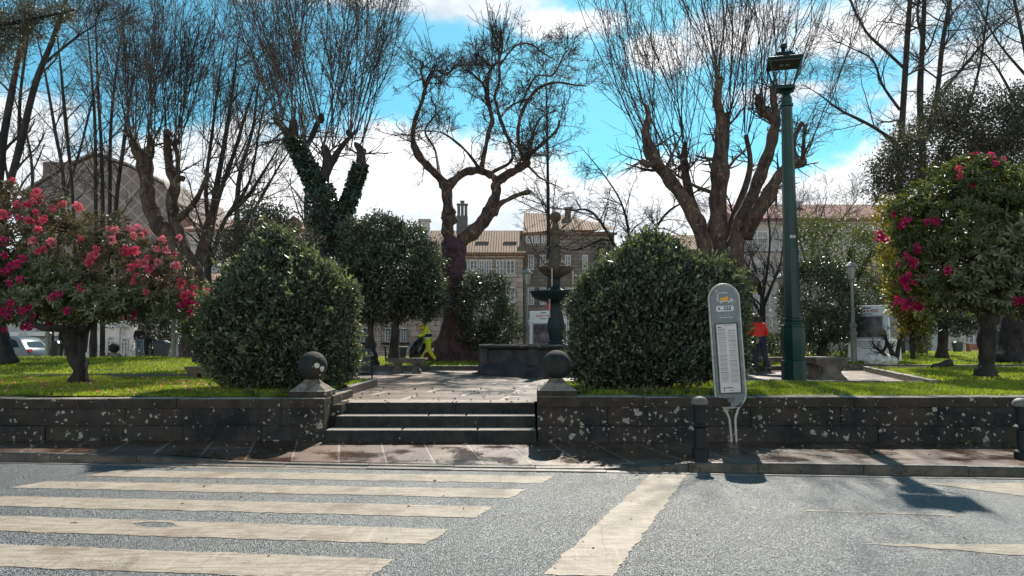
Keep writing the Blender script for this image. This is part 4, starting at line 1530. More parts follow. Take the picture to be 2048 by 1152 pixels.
V, Fc = leaves_at(C, D, Lg, Lg * 0.85, rng, 0.15)
link('ivy', mesh_np('ivy', V, Fc, leaf_ivy), t2)

# --- T3: leaning pollard at left
T3 = [[(378, 726, 30), (381, 700, 20), (388, 640, 20), (392, 590, 22), (388, 560, 24), (368, 515, 21), (345, 482, 19), (318, 450, 17), (303, 420, 15), (296, 385, 15), (292, 350, 14), (288, 322, 16), (280, 300, 9)]]
T3l = [[(292, 340, 10), (276, 308, 10), (268, 285, 7)], [(292, 330, 9), (300, 300, 9), (304, 280, 6)], [(368, 505, 14), (357, 465, 12), (347, 430, 12), (344, 400, 11), (350, 372, 11), (340, 340, 8), (335, 300, 8), (334, 268, 7)],
       [(350, 372, 9), (356, 330, 5), (350, 285, 4)], [(352, 440, 8), (372, 425, 7, -.5), (395, 395, 5, -.7), (415, 350, 4, -.8)], [(385, 560, 16), (405, 500, 11, .6), (420, 440, 8, 1), (440, 380, 6, 1.2)]]
pollard('pollard_tree', 'bare pollard tree whose brown trunk leans left above the flowering tree', 30, T3, T3l,
        [(268, 285, 16), (280, 298, 12, 1), (304, 280, 16), (292, 305, 10, -1), (334, 268, 3), (350, 285, 12), (340, 335, 8, 1.2), (415, 350, 12), (440, 380, 12, 1.2), (360, 360, 7)], 303, 10, (5.0, 8.8), 0.13, cz=330)

# --- T4: heavy multi-stemmed pollard at right
T4 = [[(1478, 726, 40), (1474, 640, 36), (1462, 575, 36), (1450, 540, 42), (1445, 520, 40), (1440, 500, 30)],
      [(1492, 545, 14), (1500, 560, 18), (1497, 575, 14), (1492, 590, 6)]]
T4l = [[(1425, 530, 22), (1408, 480, 17), (1392, 440, 15), (1372, 405, 14), (1348, 370, 13), (1325, 342, 12), (1308, 318, 12), (1298, 290, 11), (1291, 265, 9), (1297, 235, 5.5), (1293, 211, 5)],
       [(1310, 320, 9), (1296, 330, 7, -.5), (1282, 322, 6, -.6)],
       [(1440, 520, 20), (1436, 470, 18), (1436, 420, 17), (1438, 370, 18), (1441, 330, 17), (1440, 295, 13), (1442, 250, 10), (1436, 205, 8), (1440, 160, 6)],
       [(1447, 320, 10), (1452, 270, 7, 1), (1455, 225, 5, 1)],
       [(1462, 520, 20), (1478, 460, 17), (1492, 420, 14), (1508, 385, 13), (1522, 345, 12), (1536, 310, 12), (1545, 275, 11), (1552, 240, 9), (1548, 205, 7), (1545, 178, 6)],
       [(1550, 245, 9), (1538, 232, 8), (1524, 226, 9), (1527, 212, 7)],
       [(1490, 470, 17), (1515, 425, 15, -.8), (1540, 385, 14, -1), (1558, 350, 10, -1.2), (1580, 330, 10, -1.3), (1602, 326, 10, -1.4), (1608, 318, 7, -1.4)],
       [(1597, 325, 5, -1.4), (1588, 300, 4, -1.4), (1592, 270, 4, -1.4), (1604, 245, 4, -1.4)], [(1606, 322, 5, -1.4), (1607, 290, 4, -1.4), (1610, 249, 4, -1.4)],
       [(1410, 490, 13, 1), (1390, 420, 9, 1.2), (1375, 370, 8, 1.3), (1368, 325, 8, 1.4), (1370, 285, 5, 1.5)], [(1372, 340, 6, 1.2), (1358, 332, 7, 1.2)],
       [(1455, 500, 14, 1.4), (1470, 430, 9, 1.5), (1500, 340, 6, 1.6), (1492, 270, 4, 1.7)]]
pollard('multi_stem_pollard_tree', 'massive bare pollard tree with thick mottled limbs fanning up behind the right bush', 27, T4, T4l,
        [(1291, 265, 9), (1298, 285, 7, 1), (1325, 340, 7, 1.4), (1370, 285, 14, 1), (1352, 330, 6, 1), (1440, 160, 12), (1436, 205, 12, -1), (1455, 225, 12, 1), (1441, 300, 8, 1.2), (1492, 270, 12, 1), (1545, 178, 10), (1552, 240, 8, 1), (1527, 212, 5), (1604, 330, 3), (1385, 390, 6, 1)], 404, 10, (5.0, 9.0), 0.14, cz=1440, tw=(14, 4), extra=8)


def slender(name, label, Y, stems, seed, base, spec=None, group=None, bark=dark_bark, twig=None, S=7, lump=0.03, th=0.64):
    stems = [p + ([(2 * p[-1][0] - p[-2][0], p[-1][1] - min(90, 0.8 * abs(p[-2][1] - p[-1][1])), 0.7, *p[-1][3:])] if p[-1][1] < p[0][1] - 40 else []) for p in stems]
    stems = [[(q[0], q[1], q[2] * th, *q[3:]) for q in p] for p in stems]
    rng = np.random.default_rng(seed)
    limbs = [px_limb(p, Y) for p in stems]
    P, Rr = limb_arr(limbs, 20)
    spec = spec or [(17, 0.2, 1.0, (2.0, 4.4), 44, 0.05, 0.13, 8, 0.40, 0.011), (8, 0.15, 1.0, (0.7, 1.9), 44, 0.02, 0.17, 5, 0.5, 0.0080), (4, 0.2, 1.0, (0.3, 0.8), 42, 0.02, 0.2, 4, 0.65, 0.0065)]
    lv = twigs_from(P, Rr, spec, rng)
    b = at(base[0], base[1], Y)
    return bare_tree(name, label, (b.x, b.y, b.z), limbs, lv, bark, twig or twig_grey, group, lump, S, rng)


# leaning stems at the far left edge
slender('leaning_tree', 'bare tree with tall stems leaning right at the left edge of the square', 24,
        [[(12, 728, 36), (6, 690, 24), (-2, 640, 20), (-8, 560, 16), (-6, 420, 14), (4, 300, 12), (24, 180, 10), (48, 60, 7), (62, -30, 5)],
         [(-4, 600, 14), (0, 480, 13), (12, 395, 11), (38, 300, 11), (70, 170, 10), (105, 80, 8), (140, -20, 5)],
         [(38, 300, 6), (40, 200, 5), (52, 100, 4), (66, 20, 3)], [(85, 130, 5), (140, 85, 4, 1), (175, 60, 2, 1)]], 61, (6, 724))
# thicket of upright stems over the flowering tree
slender('slender_tree', 'clump of slender upright stems rising above the left flowering tree', 36,
        [[(150, 724, 7), (150, 500, 6), (145, 380, 5), (132, 250, 6), (120, 120, 3)], [(205, 724, 8), (206, 430, 6.5), (203, 300, 5.5), (196, 180, 4), (192, 60, 3)],
         [(196, 600, 8), (192, 420, 6), (190, 250, 5), (180, 110, 3)], [(214, 600, 7), (220, 420, 6), (222, 250, 5), (238, 100, 3)], [(240, 620, 8), (232, 430, 7), (246, 300, 6), (262, 180, 3)]], 62, (205, 724))
slender('slender_tree', 'thin crooked bare tree with arching stems left of the gabled building peak', 40,
        [[(100, 724, 8), (110, 560, 7), (128, 380, 6), (110, 260, 5), (85, 120, 3)], [(128, 400, 6), (160, 300, 4), (185, 200, 3)], [(105, 600, 6), (70, 420, 5), (60, 300, 4), (30, 200, 2)]], 63, (100, 724))
slender('slender_tree', 'cluster of thin stems fanning right between the leaning pollard and the ivy tree', 34,
        [[(418, 722, 16), (416, 560, 12), (418, 470, 10), (432, 380, 9), (452, 270, 7), (468, 160, 4), (475, 90, 2)], [(418, 480, 10), (436, 400, 8), (470, 300, 6), (500, 200, 3)],
         [(416, 540, 9), (450, 440, 7), (490, 400, 6), (530, 340, 4), (560, 290, 2)], [(420, 470, 8), (412, 380, 6), (425, 260, 5), (438, 160, 3)], [(455, 430, 6), (500, 360, 4), (520, 250, 3)]], 64, (418, 722))
slender('slender_tree', 'bare tree with pale crooked trunk half hidden behind the ivy trunk', 38,
        [[(480, 722, 12), (478, 560, 10), (474, 440, 9), (480, 350, 7), (505, 260, 5), (515, 180, 3)], [(476, 470, 7), (520, 400, 5), (560, 330, 3)], [(618, 720, 10), (618, 520, 8), (612, 420, 7), (616, 340, 5), (604, 250, 3)]], 65, (480, 722))
# conical tree behind the fountain
slender('conical_tree', 'slim conical bare tree with a straight stem directly behind the fountain', 36,
        [[(1100, 722, 9), (1100, 640, 8), (1098, 520, 7), (1096, 400, 5.5), (1095, 300, 4), (1093, 200, 2.5)]], 66, (1100, 722),
        [(44, 0.30, 1.0, (2.2, 4.6), 68, 0.05, 0.07, 8, 0.4, 0.011), (9, 0.15, 1.0, (0.6, 1.5), 42, 0.0, 0.14, 5, 0.55, 0.008), (4, 0.2, 1.0, (0.2, 0.6), 45, 0.0, 0.2, 3, 0.65, 0.007)], twig=twig_m)
slender('low_spreading_tree', 'low bare tree whose arching twigs droop between the fountain and the right bush', 40,
        [[(1262, 724, 10), (1262, 620, 9), (1255, 540, 7), (1215, 480, 5), (1150, 500, 3)], [(1262, 600, 7), (1290, 500, 5), (1330, 430, 4), (1375, 400, 2)], [(1260, 560, 7), (1258, 470, 5), (1240, 400, 3), (1200, 340, 2)], [(1258, 540, 5), (1190, 430, 4), (1140, 420, 2)]], 67, (1262, 724),
        [(16, 0.1, 1.0, (1.5, 3.2), 55, 0.0, 0.14, 8, 0.5, 0.012), (9, 0.15, 1.0, (0.6, 1.5), 50, -0.05, 0.18, 5, 0.55, 0.009), (4, 0.2, 1.0, (0.3, 0.7), 45, -0.05, 0.2, 4, 0.65, 0.008)])
# trees at upper right
slender('tall_tree', 'tall bare tree with several near vertical trunks above the dark evergreen at right', 38,
        [[(1800, 722, 16), (1802, 560, 14), (1800, 400, 11), (1804, 260, 10), (1812, 120, 9), (1820, 0, 7), (1826, -80, 4)], [(1845, 722, 16), (1846, 500, 13), (1846, 320, 11), (1840, 200, 10), (1845, 90, 8), (1850, -20, 6)],
         [(1842, 300, 8), (1872, 200, 8), (1886, 80, 7), (1905, -20, 5)], [(1812, 140, 5), (1770, 100, 5), (1730, 60, 4), (1690, -20, 3)], [(1800, 220, 5), (1765, 170, 4), (1745, 120, 3), (1700, 95, 2)],
         [(1800, 290, 5), (1740, 250, 5), (1680, 220, 4), (1640, 190, 2)], [(1872, 200, 6), (1930, 130, 5), (1990, 60, 3), (2030, 30, 2)], [(1850, 100, 5), (1835, 30, 4), (1845, -30, 3)], [(1930, 240, 5), (1960, 130, 4), (1975, 20, 3)]], 68, (1822, 722),
        [(19, 0.2, 1.0, (1.8, 4.6), 55, 0.01, 0.13, 9, 0.42, 0.012), (10, 0.12, 1.0, (0.8, 2.1), 48, 0.0, 0.18, 6, 0.5, 0.0085), (4, 0.2, 1.0, (0.3, 0.9), 42, 0.0, 0.18, 4, 0.65, 0.007)])
slender('tall_tree', 'bare tree reaching in over the top right corner', 34,
        [[(2120, 722, 18), (2100, 500, 14), (2085, 300, 10), (2060, 150, 7), (2035, 30, 5), (2015, -60, 3)], [(2085, 300, 7), (2030, 200, 5), (1990, 130, 3), (1960, 100, 2)], [(2060, 160, 5), (2000, 90, 3), (1960, 20, 2)]], 69, (2120, 722))
slender('young_tree', 'small bare tree with forking limbs between the red-jacketed person and the lamp post', 31,
        [[(1524, 722, 12), (1524, 660, 10), (1525, 620, 9), (1523, 585, 6), (1512, 545, 4), (1500, 505, 2)], [(1525, 615, 7), (1542, 575, 5), (1560, 530, 3), (1566, 490, 2)], [(1522, 630, 5), (1500, 590, 4), (1486, 555, 2)], [(1524, 600, 6), (1534, 540, 4), (1540, 480, 3), (1536, 430, 2)], [(1520, 590, 4), (1500, 545, 3), (1490, 520, 2)]], 70, (1524, 722),
        [(9, 0.2, 1.0, (0.8, 2.0), 42, 0.06, 0.12, 6, 0.5, 0.012), (6, 0.15, 1.0, (0.4, 1.0), 42, 0.02, 0.16, 5, 0.55, 0.009), (3, 0.2, 1.0, (0.2, 0.5), 40, 0.0, 0.18, 3, 0.65, 0.008)])
slender('wispy_tree', 'small bare tree with fine reddish twigs right of the lamp post', 44,
        [[(1618, 722, 6), (1620, 600, 5), (1625, 500, 4), (1640, 440, 2)], [(1620, 560, 4), (1600, 480, 3), (1590, 430, 2)], [(1622, 540, 4), (1665, 470, 3), (1690, 430, 2)]], 71, (1618, 722))


# --- leafy trees and bushes
def leafy(name, label, Y, trunk, blobs, clusters, per, csize, lsize, mat, seed, base=None, bark=dark_bark, twigs=True, lump=0.16, shell=0.12, out=0.5, up=0.25, cat='tree', wr=0.5, inner=0.6, zmin=None, extra=None, sprigs=0, sprig_m=None):
    rng = np.random.default_rng(seed)
    bl = blobs_px(blobs, Y)
    if base is None:
        b = at(trunk[0][0][0], trunk[0][0][1], Y)
        base = (b.x, b.y, b.z)
    r = thing(name, label, cat, base)
    V, Fs = limb_tubes([px_limb(p, Y) for p in trunk], rng, 9, 0.06)
    link('trunk', mesh_np('trunk', V, Fs, bark, True), r)
    V, Fc = foliage(bl, clusters, per, csize, lsize, rng, lump, shell, out, up, wr, inner=inner, zmin=zmin)
    o = mesh_np('crown', V, Fc, mat)
    link('crown', o, r)
    if sprigs:
        p_, n_ = blob_surface(bl, sprigs, rng, lump, inner, 0.02)
        n_ = unit(n_ + rng.normal(0, 0.35, n_.shape) + np.array([0, 0, 0.35]))
        kk = 16
        tt = np.repeat(np.linspace(0.0, 1.0, kk)[None, :], len(p_), 0) * rng.uniform(0.10, 0.34, (len(p_), 1))
        C = (p_[:, None, :] + n_[:, None, :] * tt[..., None]).reshape(-1, 3) + rng.normal(0, 0.008, (len(p_) * kk, 3))
        D = unit(np.repeat(n_, kk, 0) * 0.5 + rng.normal(0, 0.6, C.shape))
        Lg = rng.uniform(0.7, 1.2, len(C)) * lsize
        V, Fc = leaves_at(C, D, Lg, Lg * wr, rng, 0.2)
        link('shoots', mesh_np('shoots', V, Fc, sprig_m or mat), r)
    if extra:
        for (nm, bls, cl, pr, cs, ls, mt) in extra:
            V, Fc = foliage(blobs_px(bls, Y), cl, pr, cs, ls, rng, lump, 0.3, out, up, wr, inner=0)
            link(nm, mesh_np(nm, V, Fc, mt), r)
    return r


# the two big clipped bushes on the wall
leafy('round_bush', 'big dark round bush with small glossy leaves left of the steps', 13.7,
      [[(545, 790, 12), (540, 740, 10), (530, 660, 7)], [(560, 790, 9), (590, 700, 6), (620, 640, 4)], [(535, 780, 9), (490, 700, 6), (460, 640, 4)], [(545, 740, 7), (560, 600, 5), (565, 540, 3)]],
      [(560, 630, 120, 120), (492, 665, 82, 82), (635, 660, 66, 95), (615, 595, 70, 66), (502, 600, 62, 60), (550, 535, 60, 52), (590, 700, 104, 74), (466, 700, 62, 54), (548, 490, 32, 32), (625, 545, 30, 24), (478, 560, 28, 26), (590, 520, 26, 22), (446, 625, 26, 34), (690, 600, 24, 30), (520, 515, 20, 18), (540, 740, 85, 45), (660, 710, 52, 58), (600, 745, 62, 42)],
      5000, 15, 0.062, 0.082, leaf_bush, 71, base=(at(548, 790, 13.7).x, 13.7, 0.79), lump=0.15, shell=0.07, out=0.55, up=0.5, inner=0.72,
      cat='bush', sprigs=620, sprig_m=leaf_sprig, extra=[('inner_leaves', [(560, 650, 120, 110), (500, 660, 70, 70), (640, 660, 50, 80)], 2600, 8, 0.09, 0.10, leaf_bush)])
leafy('round_bush', 'big dark round bush with small glossy leaves behind the bus stop sign', 13.5,
      [[(1318, 790, 12), (1320, 740, 10), (1330, 640, 7)], [(1310, 785, 9), (1270, 690, 6), (1230, 620, 4)], [(1325, 785, 9), (1390, 690, 6), (1430, 620, 4)], [(1320, 740, 8), (1300, 600, 5), (1300, 520, 3)]],
      [(1312, 630, 134, 118), (1242, 660, 88, 90), (1400, 645, 84, 92), (1300, 562, 98, 58), (1215, 605, 66, 64), (1385, 580, 72, 54), (1345, 525, 28, 20), (1232, 545, 26, 20), (1180, 615, 22, 28), (1440, 560, 22, 20), (1230, 710, 90, 62), (1300, 520, 60, 34), (1302, 488, 24, 24), (1420, 690, 68, 62), (1330, 700, 120, 56), (1445, 600, 40, 60), (1188, 680, 36, 58), (1240, 745, 68, 42), (1330, 505, 30, 22), (1268, 508, 22, 24)],
      5600, 15, 0.062, 0.082, leaf_bush, 72, base=(at(1318, 790, 13.5).x, 13.5, 0.79), lump=0.15, shell=0.07, out=0.55, up=0.5, inner=0.72,
      cat='bush', sprigs=620, sprig_m=leaf_sprig, extra=[('inner_leaves', [(1310, 630, 130, 110), (1240, 660, 70, 75), (1400, 640, 65, 75)], 2800, 8, 0.09, 0.10, leaf_bush), ('yellow_sprigs', [(1452, 536, 22, 14), (1468, 560, 16, 14), (1480, 590, 12, 24), (1490, 660, 8, 40)], 90, 9, 0.05, 0.06, leaf_olive)])
# camellias behind
leafy('camellia_tree', 'dark camellia tree with domed crown between the ivy tree and the central plane tree', 27,
      [[(786, 724, 12), (789, 690, 9), (790, 650, 8), (785, 590, 6)], [(742, 712, 8), (741, 660, 7), (745, 600, 5)], [(790, 650, 6), (830, 600, 4)]],
      [(785, 555, 98, 84), (735, 500, 52, 52), (800, 490, 55, 42), (840, 575, 50, 58), (730, 590, 50, 55), (765, 460, 46, 30), (862, 600, 24, 36), (705, 470, 26, 30)],
      3200, 14, 0.10, 0.11, leaf_dark, 73, lump=0.2, shell=0.14, extra=[('inner_leaves', [(785, 560, 84, 78), (740, 540, 50, 60), (830, 590, 46, 50)], 700, 10, 0.15, 0.15, leaf_dark)])
leafy('camellia_tree', 'small dark camellia tree just right of the central plane trunk', 29.5,
      [[(960, 724, 7), (962, 690, 6), (965, 640, 5)], [(975, 724, 6), (985, 690, 5), (992, 640, 4)]],
      [(970, 620, 52, 62), (1000, 650, 40, 45), (945, 590, 25, 42), (985, 570, 30, 22), (960, 660, 40, 34)],
      1200, 13, 0.10, 0.11, leaf_dark, 74, lump=0.2, shell=0.13)
leafy('holm_oak', 'loose grey-green small-leaved tree showing above the left bush', 22,
      [[(520, 724, 10), (520, 640, 8), (515, 540, 6), (520, 470, 4)], [(518, 560, 5), (560, 480, 3)], [(518, 560, 5), (480, 480, 3)]],
      [(525, 470, 72, 48), (480, 495, 45, 40), (580, 490, 45, 44), (530, 430, 48, 20), (465, 520, 28, 30), (600, 520, 28, 40)],
      900, 13, 0.13, 0.085, leaf_grey, 75, lump=0.3, shell=0.22)
leafy('camellia_tree', 'dense dark camellia tree with pale specks right of the lamp post', 30,
      [[(1640, 712, 7), (1642, 690, 6), (1640, 640, 5)], [(1645, 700, 5), (1665, 650, 4)]],
      [(1635, 590, 68, 68), (1675, 620, 38, 60), (1600, 630, 38, 50), (1640, 545, 46, 28), (1650, 650, 55, 34)],
      1700, 13, 0.10, 0.11, leaf_dark, 76, lump=0.16, shell=0.1, extra=[('white_blossoms', [(1635, 600, 70, 66), (1670, 620, 40, 56)], 260, 2, 0.05, 0.075, frame_m)])
leafy('pale_leaved_tree', 'airy yellow-green tree in front of the red roofed apartment block', 38,
      [[(1700, 720, 9), (1702, 600, 7), (1700, 500, 5)], [(1702, 600, 5), (1650, 500, 3)], [(1702, 580, 5), (1745, 500, 3)]],
      [(1690, 500, 70, 62), (1740, 520, 55, 70), (1645, 480, 50, 44), (1720, 580, 60, 55), (1610, 455, 40, 22), (1750, 610, 50, 50)],
      1300, 12, 0.17, 0.12, leaf_olive, 77, lump=0.3, shell=0.25)
leafy('evergreen_oak', 'broad dark evergreen tree rising behind the right flowering tree', 29,
      [[(2022, 726, 40), (2026, 700, 30), (2030, 640, 26), (2030, 560, 26), (2020, 450, 20), (1990, 330, 12)], [(2024, 460, 12), (1940, 360, 9), (1880, 300, 5)], [(2010, 400, 9), (1960, 260, 6)], [(2030, 560, 16), (2080, 420, 10)]],
      [(1880, 300, 96, 76), (1960, 250, 90, 66), (1830, 330, 70, 55), (1790, 350, 50, 42), (2060, 330, 110, 110), (1900, 215, 48, 40), (1960, 330, 90, 70), (2070, 220, 60, 60), (1770, 380, 30, 26)],
      3500, 14, 0.17, 0.115, leaf_grey, 78, lump=0.28, shell=0.2)
leafy('small_evergreen', 'small evergreen with short thick trunk between the poster column and the right flowering tree', 25,
      [[(1884, 716, 12), (1885, 690, 10), (1886, 660, 9), (1880, 620, 6)], [(1886, 660, 5), (1920, 630, 3)]],
      [(1890, 622, 66, 40), (1850, 610, 46, 34), (1930, 630, 50, 34), (1890, 590, 60, 30)],
      900, 12, 0.11, 0.10, leaf_dark, 79, lump=0.25, shell=0.2)
leafy('yellowing_shrub', 'tall shrub with yellow and green leaves beside the right lawn poster column', 22,
      [[(1826, 718, 5), (1824, 680, 5), (1818, 640, 4), (1800, 600, 3)]],
      [(1798, 560, 26, 50), (1800, 605, 20, 26), (1826, 640, 22, 30), (1780, 520, 16, 26), (1795, 480, 26, 40), (1775, 435, 20, 28)],
      420, 11, 0.11, 0.12, leaf_yellow, 80, lump=0.3, shell=0.25, cat='shrub', extra=[('green_leaves', [(1815, 590, 26, 46), (1838, 640, 24, 40), (1838, 690, 12, 18)], 240, 10, 0.1, 0.12, leaf_olive)])
leafy('low_hedge', 'dark hedge mass along the street behind the small bare tree', 33,
      [[(1500, 724, 4), (1500, 700, 4)]], [(1500, 690, 44, 34), (1590, 690, 60, 36), (1680, 690, 56, 34), (1430, 690, 60, 34), (1350, 690, 60, 34), (1260, 690, 60, 34)],
      1500, 11, 0.12, 0.12, leaf_dark, 81, cat='hedge', lump=0.25)
leafy('dark_shrub', 'dark shaded shrub standing beside the two people at left', 33.5,
      [[(312, 722, 6), (312, 690, 5)]], [(314, 672, 26, 44), (300, 690, 20, 30), (335, 660, 18, 26), (310, 640, 30, 20)],
      600, 12, 0.09, 0.11, leaf_dark, 82, cat='shrub')
leafy('camellia_tree', 'dark shrubby tree filling the gap under the left flowering crown', 30,
      [[(186, 724, 8), (187, 690, 7), (188, 630, 6)]], [(190, 610, 90, 36), (290, 605, 70, 34), (110, 605, 60, 34), (380, 610, 30, 30)],
      1300, 12, 0.12, 0.11, leaf_dark, 83, lump=0.25)
leafy('yellowing_shrub', 'small yellow-leaved shrub at the left edge of the left bush', 21,
      [[(392, 724, 4), (390, 700, 3), (388, 670, 3)]], [(385, 652, 22, 20), (378, 675, 14, 14), (396, 640, 12, 12)],
      110, 10, 0.07, 0.09, leaf_olive, 84, cat='shrub')
# conifer whose boughs reach in at the top left
leafy('conifer', 'dark conifer boughs reaching in at the top left corner', 17,
      [[(-160, 740, 30), (-150, 400, 24), (-140, 100, 16), (-130, -100, 8)], [(-145, 130, 9), (-60, 60, 6), (30, 45, 4), (150, 20, 2)], [(-145, 180, 8), (-40, 120, 5), (10, 100, 3)]],
      [(90, 28, 60, 12), (40, 48, 55, 14), (60, 70, 34, 10), (130, 20, 24, 10), (10, 100, 22, 40), (-20, 60, 40, 60), (30, 20, 30, 8), (5, 150, 14, 14)],
      520, 20, 0.09, 0.10, leaf_grey, 85, lump=0.4, shell=0.3, wr=0.18)


# --- rhododendron trees
def petals_mesh(name, rng, mat, R=0.085, n=34):
    d = unit(rng.normal(0, 1, (n, 3)) + np.array([0, 0, 0.35]))
    C = d * R * 0.35
    D = unit(d + rng.normal(0, 0.35, (n, 3)))
    V, Fc = leaves_at(C, D, rng.uniform(0.8, 1.2, n) * R * 0.95, rng.uniform(0.8, 1.3, n) * R * 0.75, rng, 0.3)
    return mesh_np(name, V, Fc, mat)


def rhodo(name, label, Y, base, trunks, blobs, n_ros, lsize, seed, flowers, mats, bronze=None, fr=(0.056, 0.088), zmin=None, per=9, lump=0.2):
    rng = np.random.default_rng(seed)
    r = thing(name, label, 'tree', base)
    V, Fs = limb_tubes([px_limb(p, Y) for p in trunks], rng, 12, 0.09)
    link('trunk', mesh_np('trunk', V, Fs, dark_bark, True), r)
    bl = blobs_px(blobs, Y)
    c, nr = blob_surface(bl, n_ros, rng, lump, 0.55, 0.16)
    if zmin is not None:
        k = c[:, 2] > zmin + rng.uniform(-0.25, 0.25, len(c))
        c, nr = c[k], nr[k]
    sel = np.zeros(len(c), bool)
    if bronze:
        for (bx, by, rad) in bronze:
            q = at(bx, by, Y)
            sel |= ((c[:, 0] - q.x) ** 2 + (c[:, 2] - q.z) ** 2) < (rad * Y / F) ** 2 * rng.uniform(0.3, 1.2, len(c))
    V, Fc = rosettes(c[~sel], nr[~sel], per, lsize, rng)
    link('crown', mesh_np('crown', V, Fc, mats[0]), r)
    if sel.any():
        V, Fc = rosettes(c[sel], nr[sel], per, lsize * 0.85, rng)
        link('tinted_leaves', mesh_np('tinted_leaves', V, Fc, mats[1]), r)
    fm = [petals_mesh('flower_cluster', rng, m) for m in mats[2:] for _ in range(3)]
    B = np.array(bl)
    nfl = 0
    for (fx, fy, cnt, sx, sy, which) in flowers:
        for k in range(int(cnt * (1.0 if Y > 16 else 0.95) + 0.5)):
            px = fx + rng.normal(0, sx)
            py = fy + rng.normal(0, sy)
            d = np.array(ray(px, py))
            # nearest hit of the crown surface along this line of sight, plus a little
            best = None
            o = np.array([0, 0, CAMZ])
            for b in B:
                oc = (o - b[:3]) / b[3:6]
                dd = d / b[3:6]
                A_, B_, C_ = dd @ dd, 2 * oc @ dd, oc @ oc - 1.0
                disc = B_ * B_ - 4 * A_ * C_
                if disc > 0:
                    t = (-B_ - math.sqrt(disc)) / (2 * A_)
                    if best is None or t < best: best = t
            if best is None:
                best = Y / d[1]
            p = o + d * best
            fo = link('flower_cluster', fm[which * 3 + rng.integers(0, 3)], r)
            fo.location = Vector(p) - r.location - Vector((0, 0.05, 0))
            s_ = rng.uniform(fr[0], fr[1]) / 0.085
            fo.scale = (s_, s_, s_)
            fo.rotation_euler = tuple(rng.uniform(0, 6.28, 3))
            nfl += 1
    return r


b = at(158, 766, 15.0)
rhodo('rhododendron_tree', 'large rhododendron tree full of pink and coral blooms on the left lawn', 15.0, (b.x, b.y, 0.79),
      [[(160, 770, 24), (158, 760, 17), (160, 735, 15), (152, 705, 17), (146, 680, 18), (148, 660, 15), (165, 630, 10), (175, 590, 6)],
       [(150, 678, 10), (135, 662, 8, -.2), (112, 656, 7, -.4), (85, 656, 6, -.5), (60, 640, 4, -.6)], [(145, 670, 10), (120, 630, 7), (80, 590, 6), (50, 530, 4)],
       [(152, 665, 9), (200, 630, 7), (260, 600, 6), (320, 570, 4)], [(155, 650, 8), (170, 560, 6), (160, 480, 4)], [(165, 700, 9), (175, 650, 8, .5), (230, 560, 5, .8)]],
      [(45, 470, 90, 90), (-60, 520, 110, 120), (130, 520, 110, 92), (230, 545, 110, 92), (310, 570, 78, 66), (60, 590, 100, 56), (-80, 600, 90, 55), (350, 590, 46, 52), (190, 595, 120, 44), (20, 410, 60, 40), (195, 460, 60, 36), (290, 520, 60, 44), (170, 615, 60, 30)],
      2600, 0.15, 91,
      [(65, 395, 5, 26, 16, 0), (30, 420, 9, 34, 20, 0), (70, 425, 9, 26, 18, 0), (15, 500, 7, 22, 30, 1), (45, 530, 4, 20, 14, 1), (10, 620, 7, 16, 22, 1), (62, 650, 6, 16, 5, 1), (52, 628, 3, 10, 6, 1), (122, 410, 2, 6, 4, 2), (150, 418, 2, 6, 6, 2),
       (250, 462, 9, 22, 12, 2), (265, 520, 8, 24, 16, 0), (330, 510, 8, 24, 14, 2), (300, 560, 4, 22, 12, 0), (375, 590, 9, 18, 12, 0), (378, 612, 5, 12, 10, 1), (135, 590, 5, 22, 12, 1), (180, 510, 5, 14, 14, 0), (95, 510, 3, 10, 14, 0), (260, 632, 2, 10, 5, 1), (110, 480, 3, 14, 10, 2)],
      (leaf_rhodo, leaf_rhodo_b, petal_m, petal_magenta, petal_coral), bronze=[(60, 420, 110), (120, 440, 80), (260, 490, 90), (340, 530, 70), (170, 470, 60)], zmin=1.72)
b = at(1972, 748, 17.5)
rhodo('rhododendron_tree', 'rhododendron tree with long drooping leaves and a few magenta blooms on the right lawn', 17.5, (b.x, b.y, 0.80),
      [[(1972, 752, 24), (1972, 742, 18), (1975, 720, 15), (1973, 690, 16), (1976, 655, 16), (1985, 620, 14), (1995, 570, 9), (2000, 500, 6)],
       [(1975, 650, 11), (1950, 610, 8), (1920, 590, 6), (1890, 560, 4)], [(1985, 620, 9), (2020, 590, 7), (2060, 550, 5)], [(1990, 600, 8), (1960, 500, 5), (1930, 430, 3)]],
      [(1960, 460, 120, 110), (1880, 450, 95, 88), (1985, 390, 100, 62), (1830, 430, 55, 52), (2060, 460, 120, 110), (1840, 540, 62, 62), (1900, 560, 75, 62), (2080, 560, 90, 70), (1940, 350, 60, 34), (1990, 580, 90, 44)],
      2500, 0.21, 92,
      [(1945, 315, 3, 14, 5, 1), (1990, 326, 3, 8, 5, 1), (1915, 342, 2, 6, 5, 0), (1800, 448, 4, 12, 8, 1), (1858, 448, 4, 8, 7, 1), (1762, 476, 4, 6, 10, 1), (1810, 520, 8, 12, 10, 1), (1808, 560, 9, 12, 10, 1), (1820, 600, 9, 14, 9, 1), (1838, 606, 4, 8, 8, 1), (1893, 542, 2, 6, 3, 1), (2038, 606, 4, 10, 5, 1), (1945, 372, 1, 4, 3, 1), (1830, 500, 2, 6, 6, 1)],
      (leaf_rhodo, leaf_olive, petal_m, petal_magenta, petal_coral), bronze=[(1850, 400, 130), (1930, 340, 120), (1800, 560, 80), (1790, 470, 90)], zmin=2.2, lump=0.24)


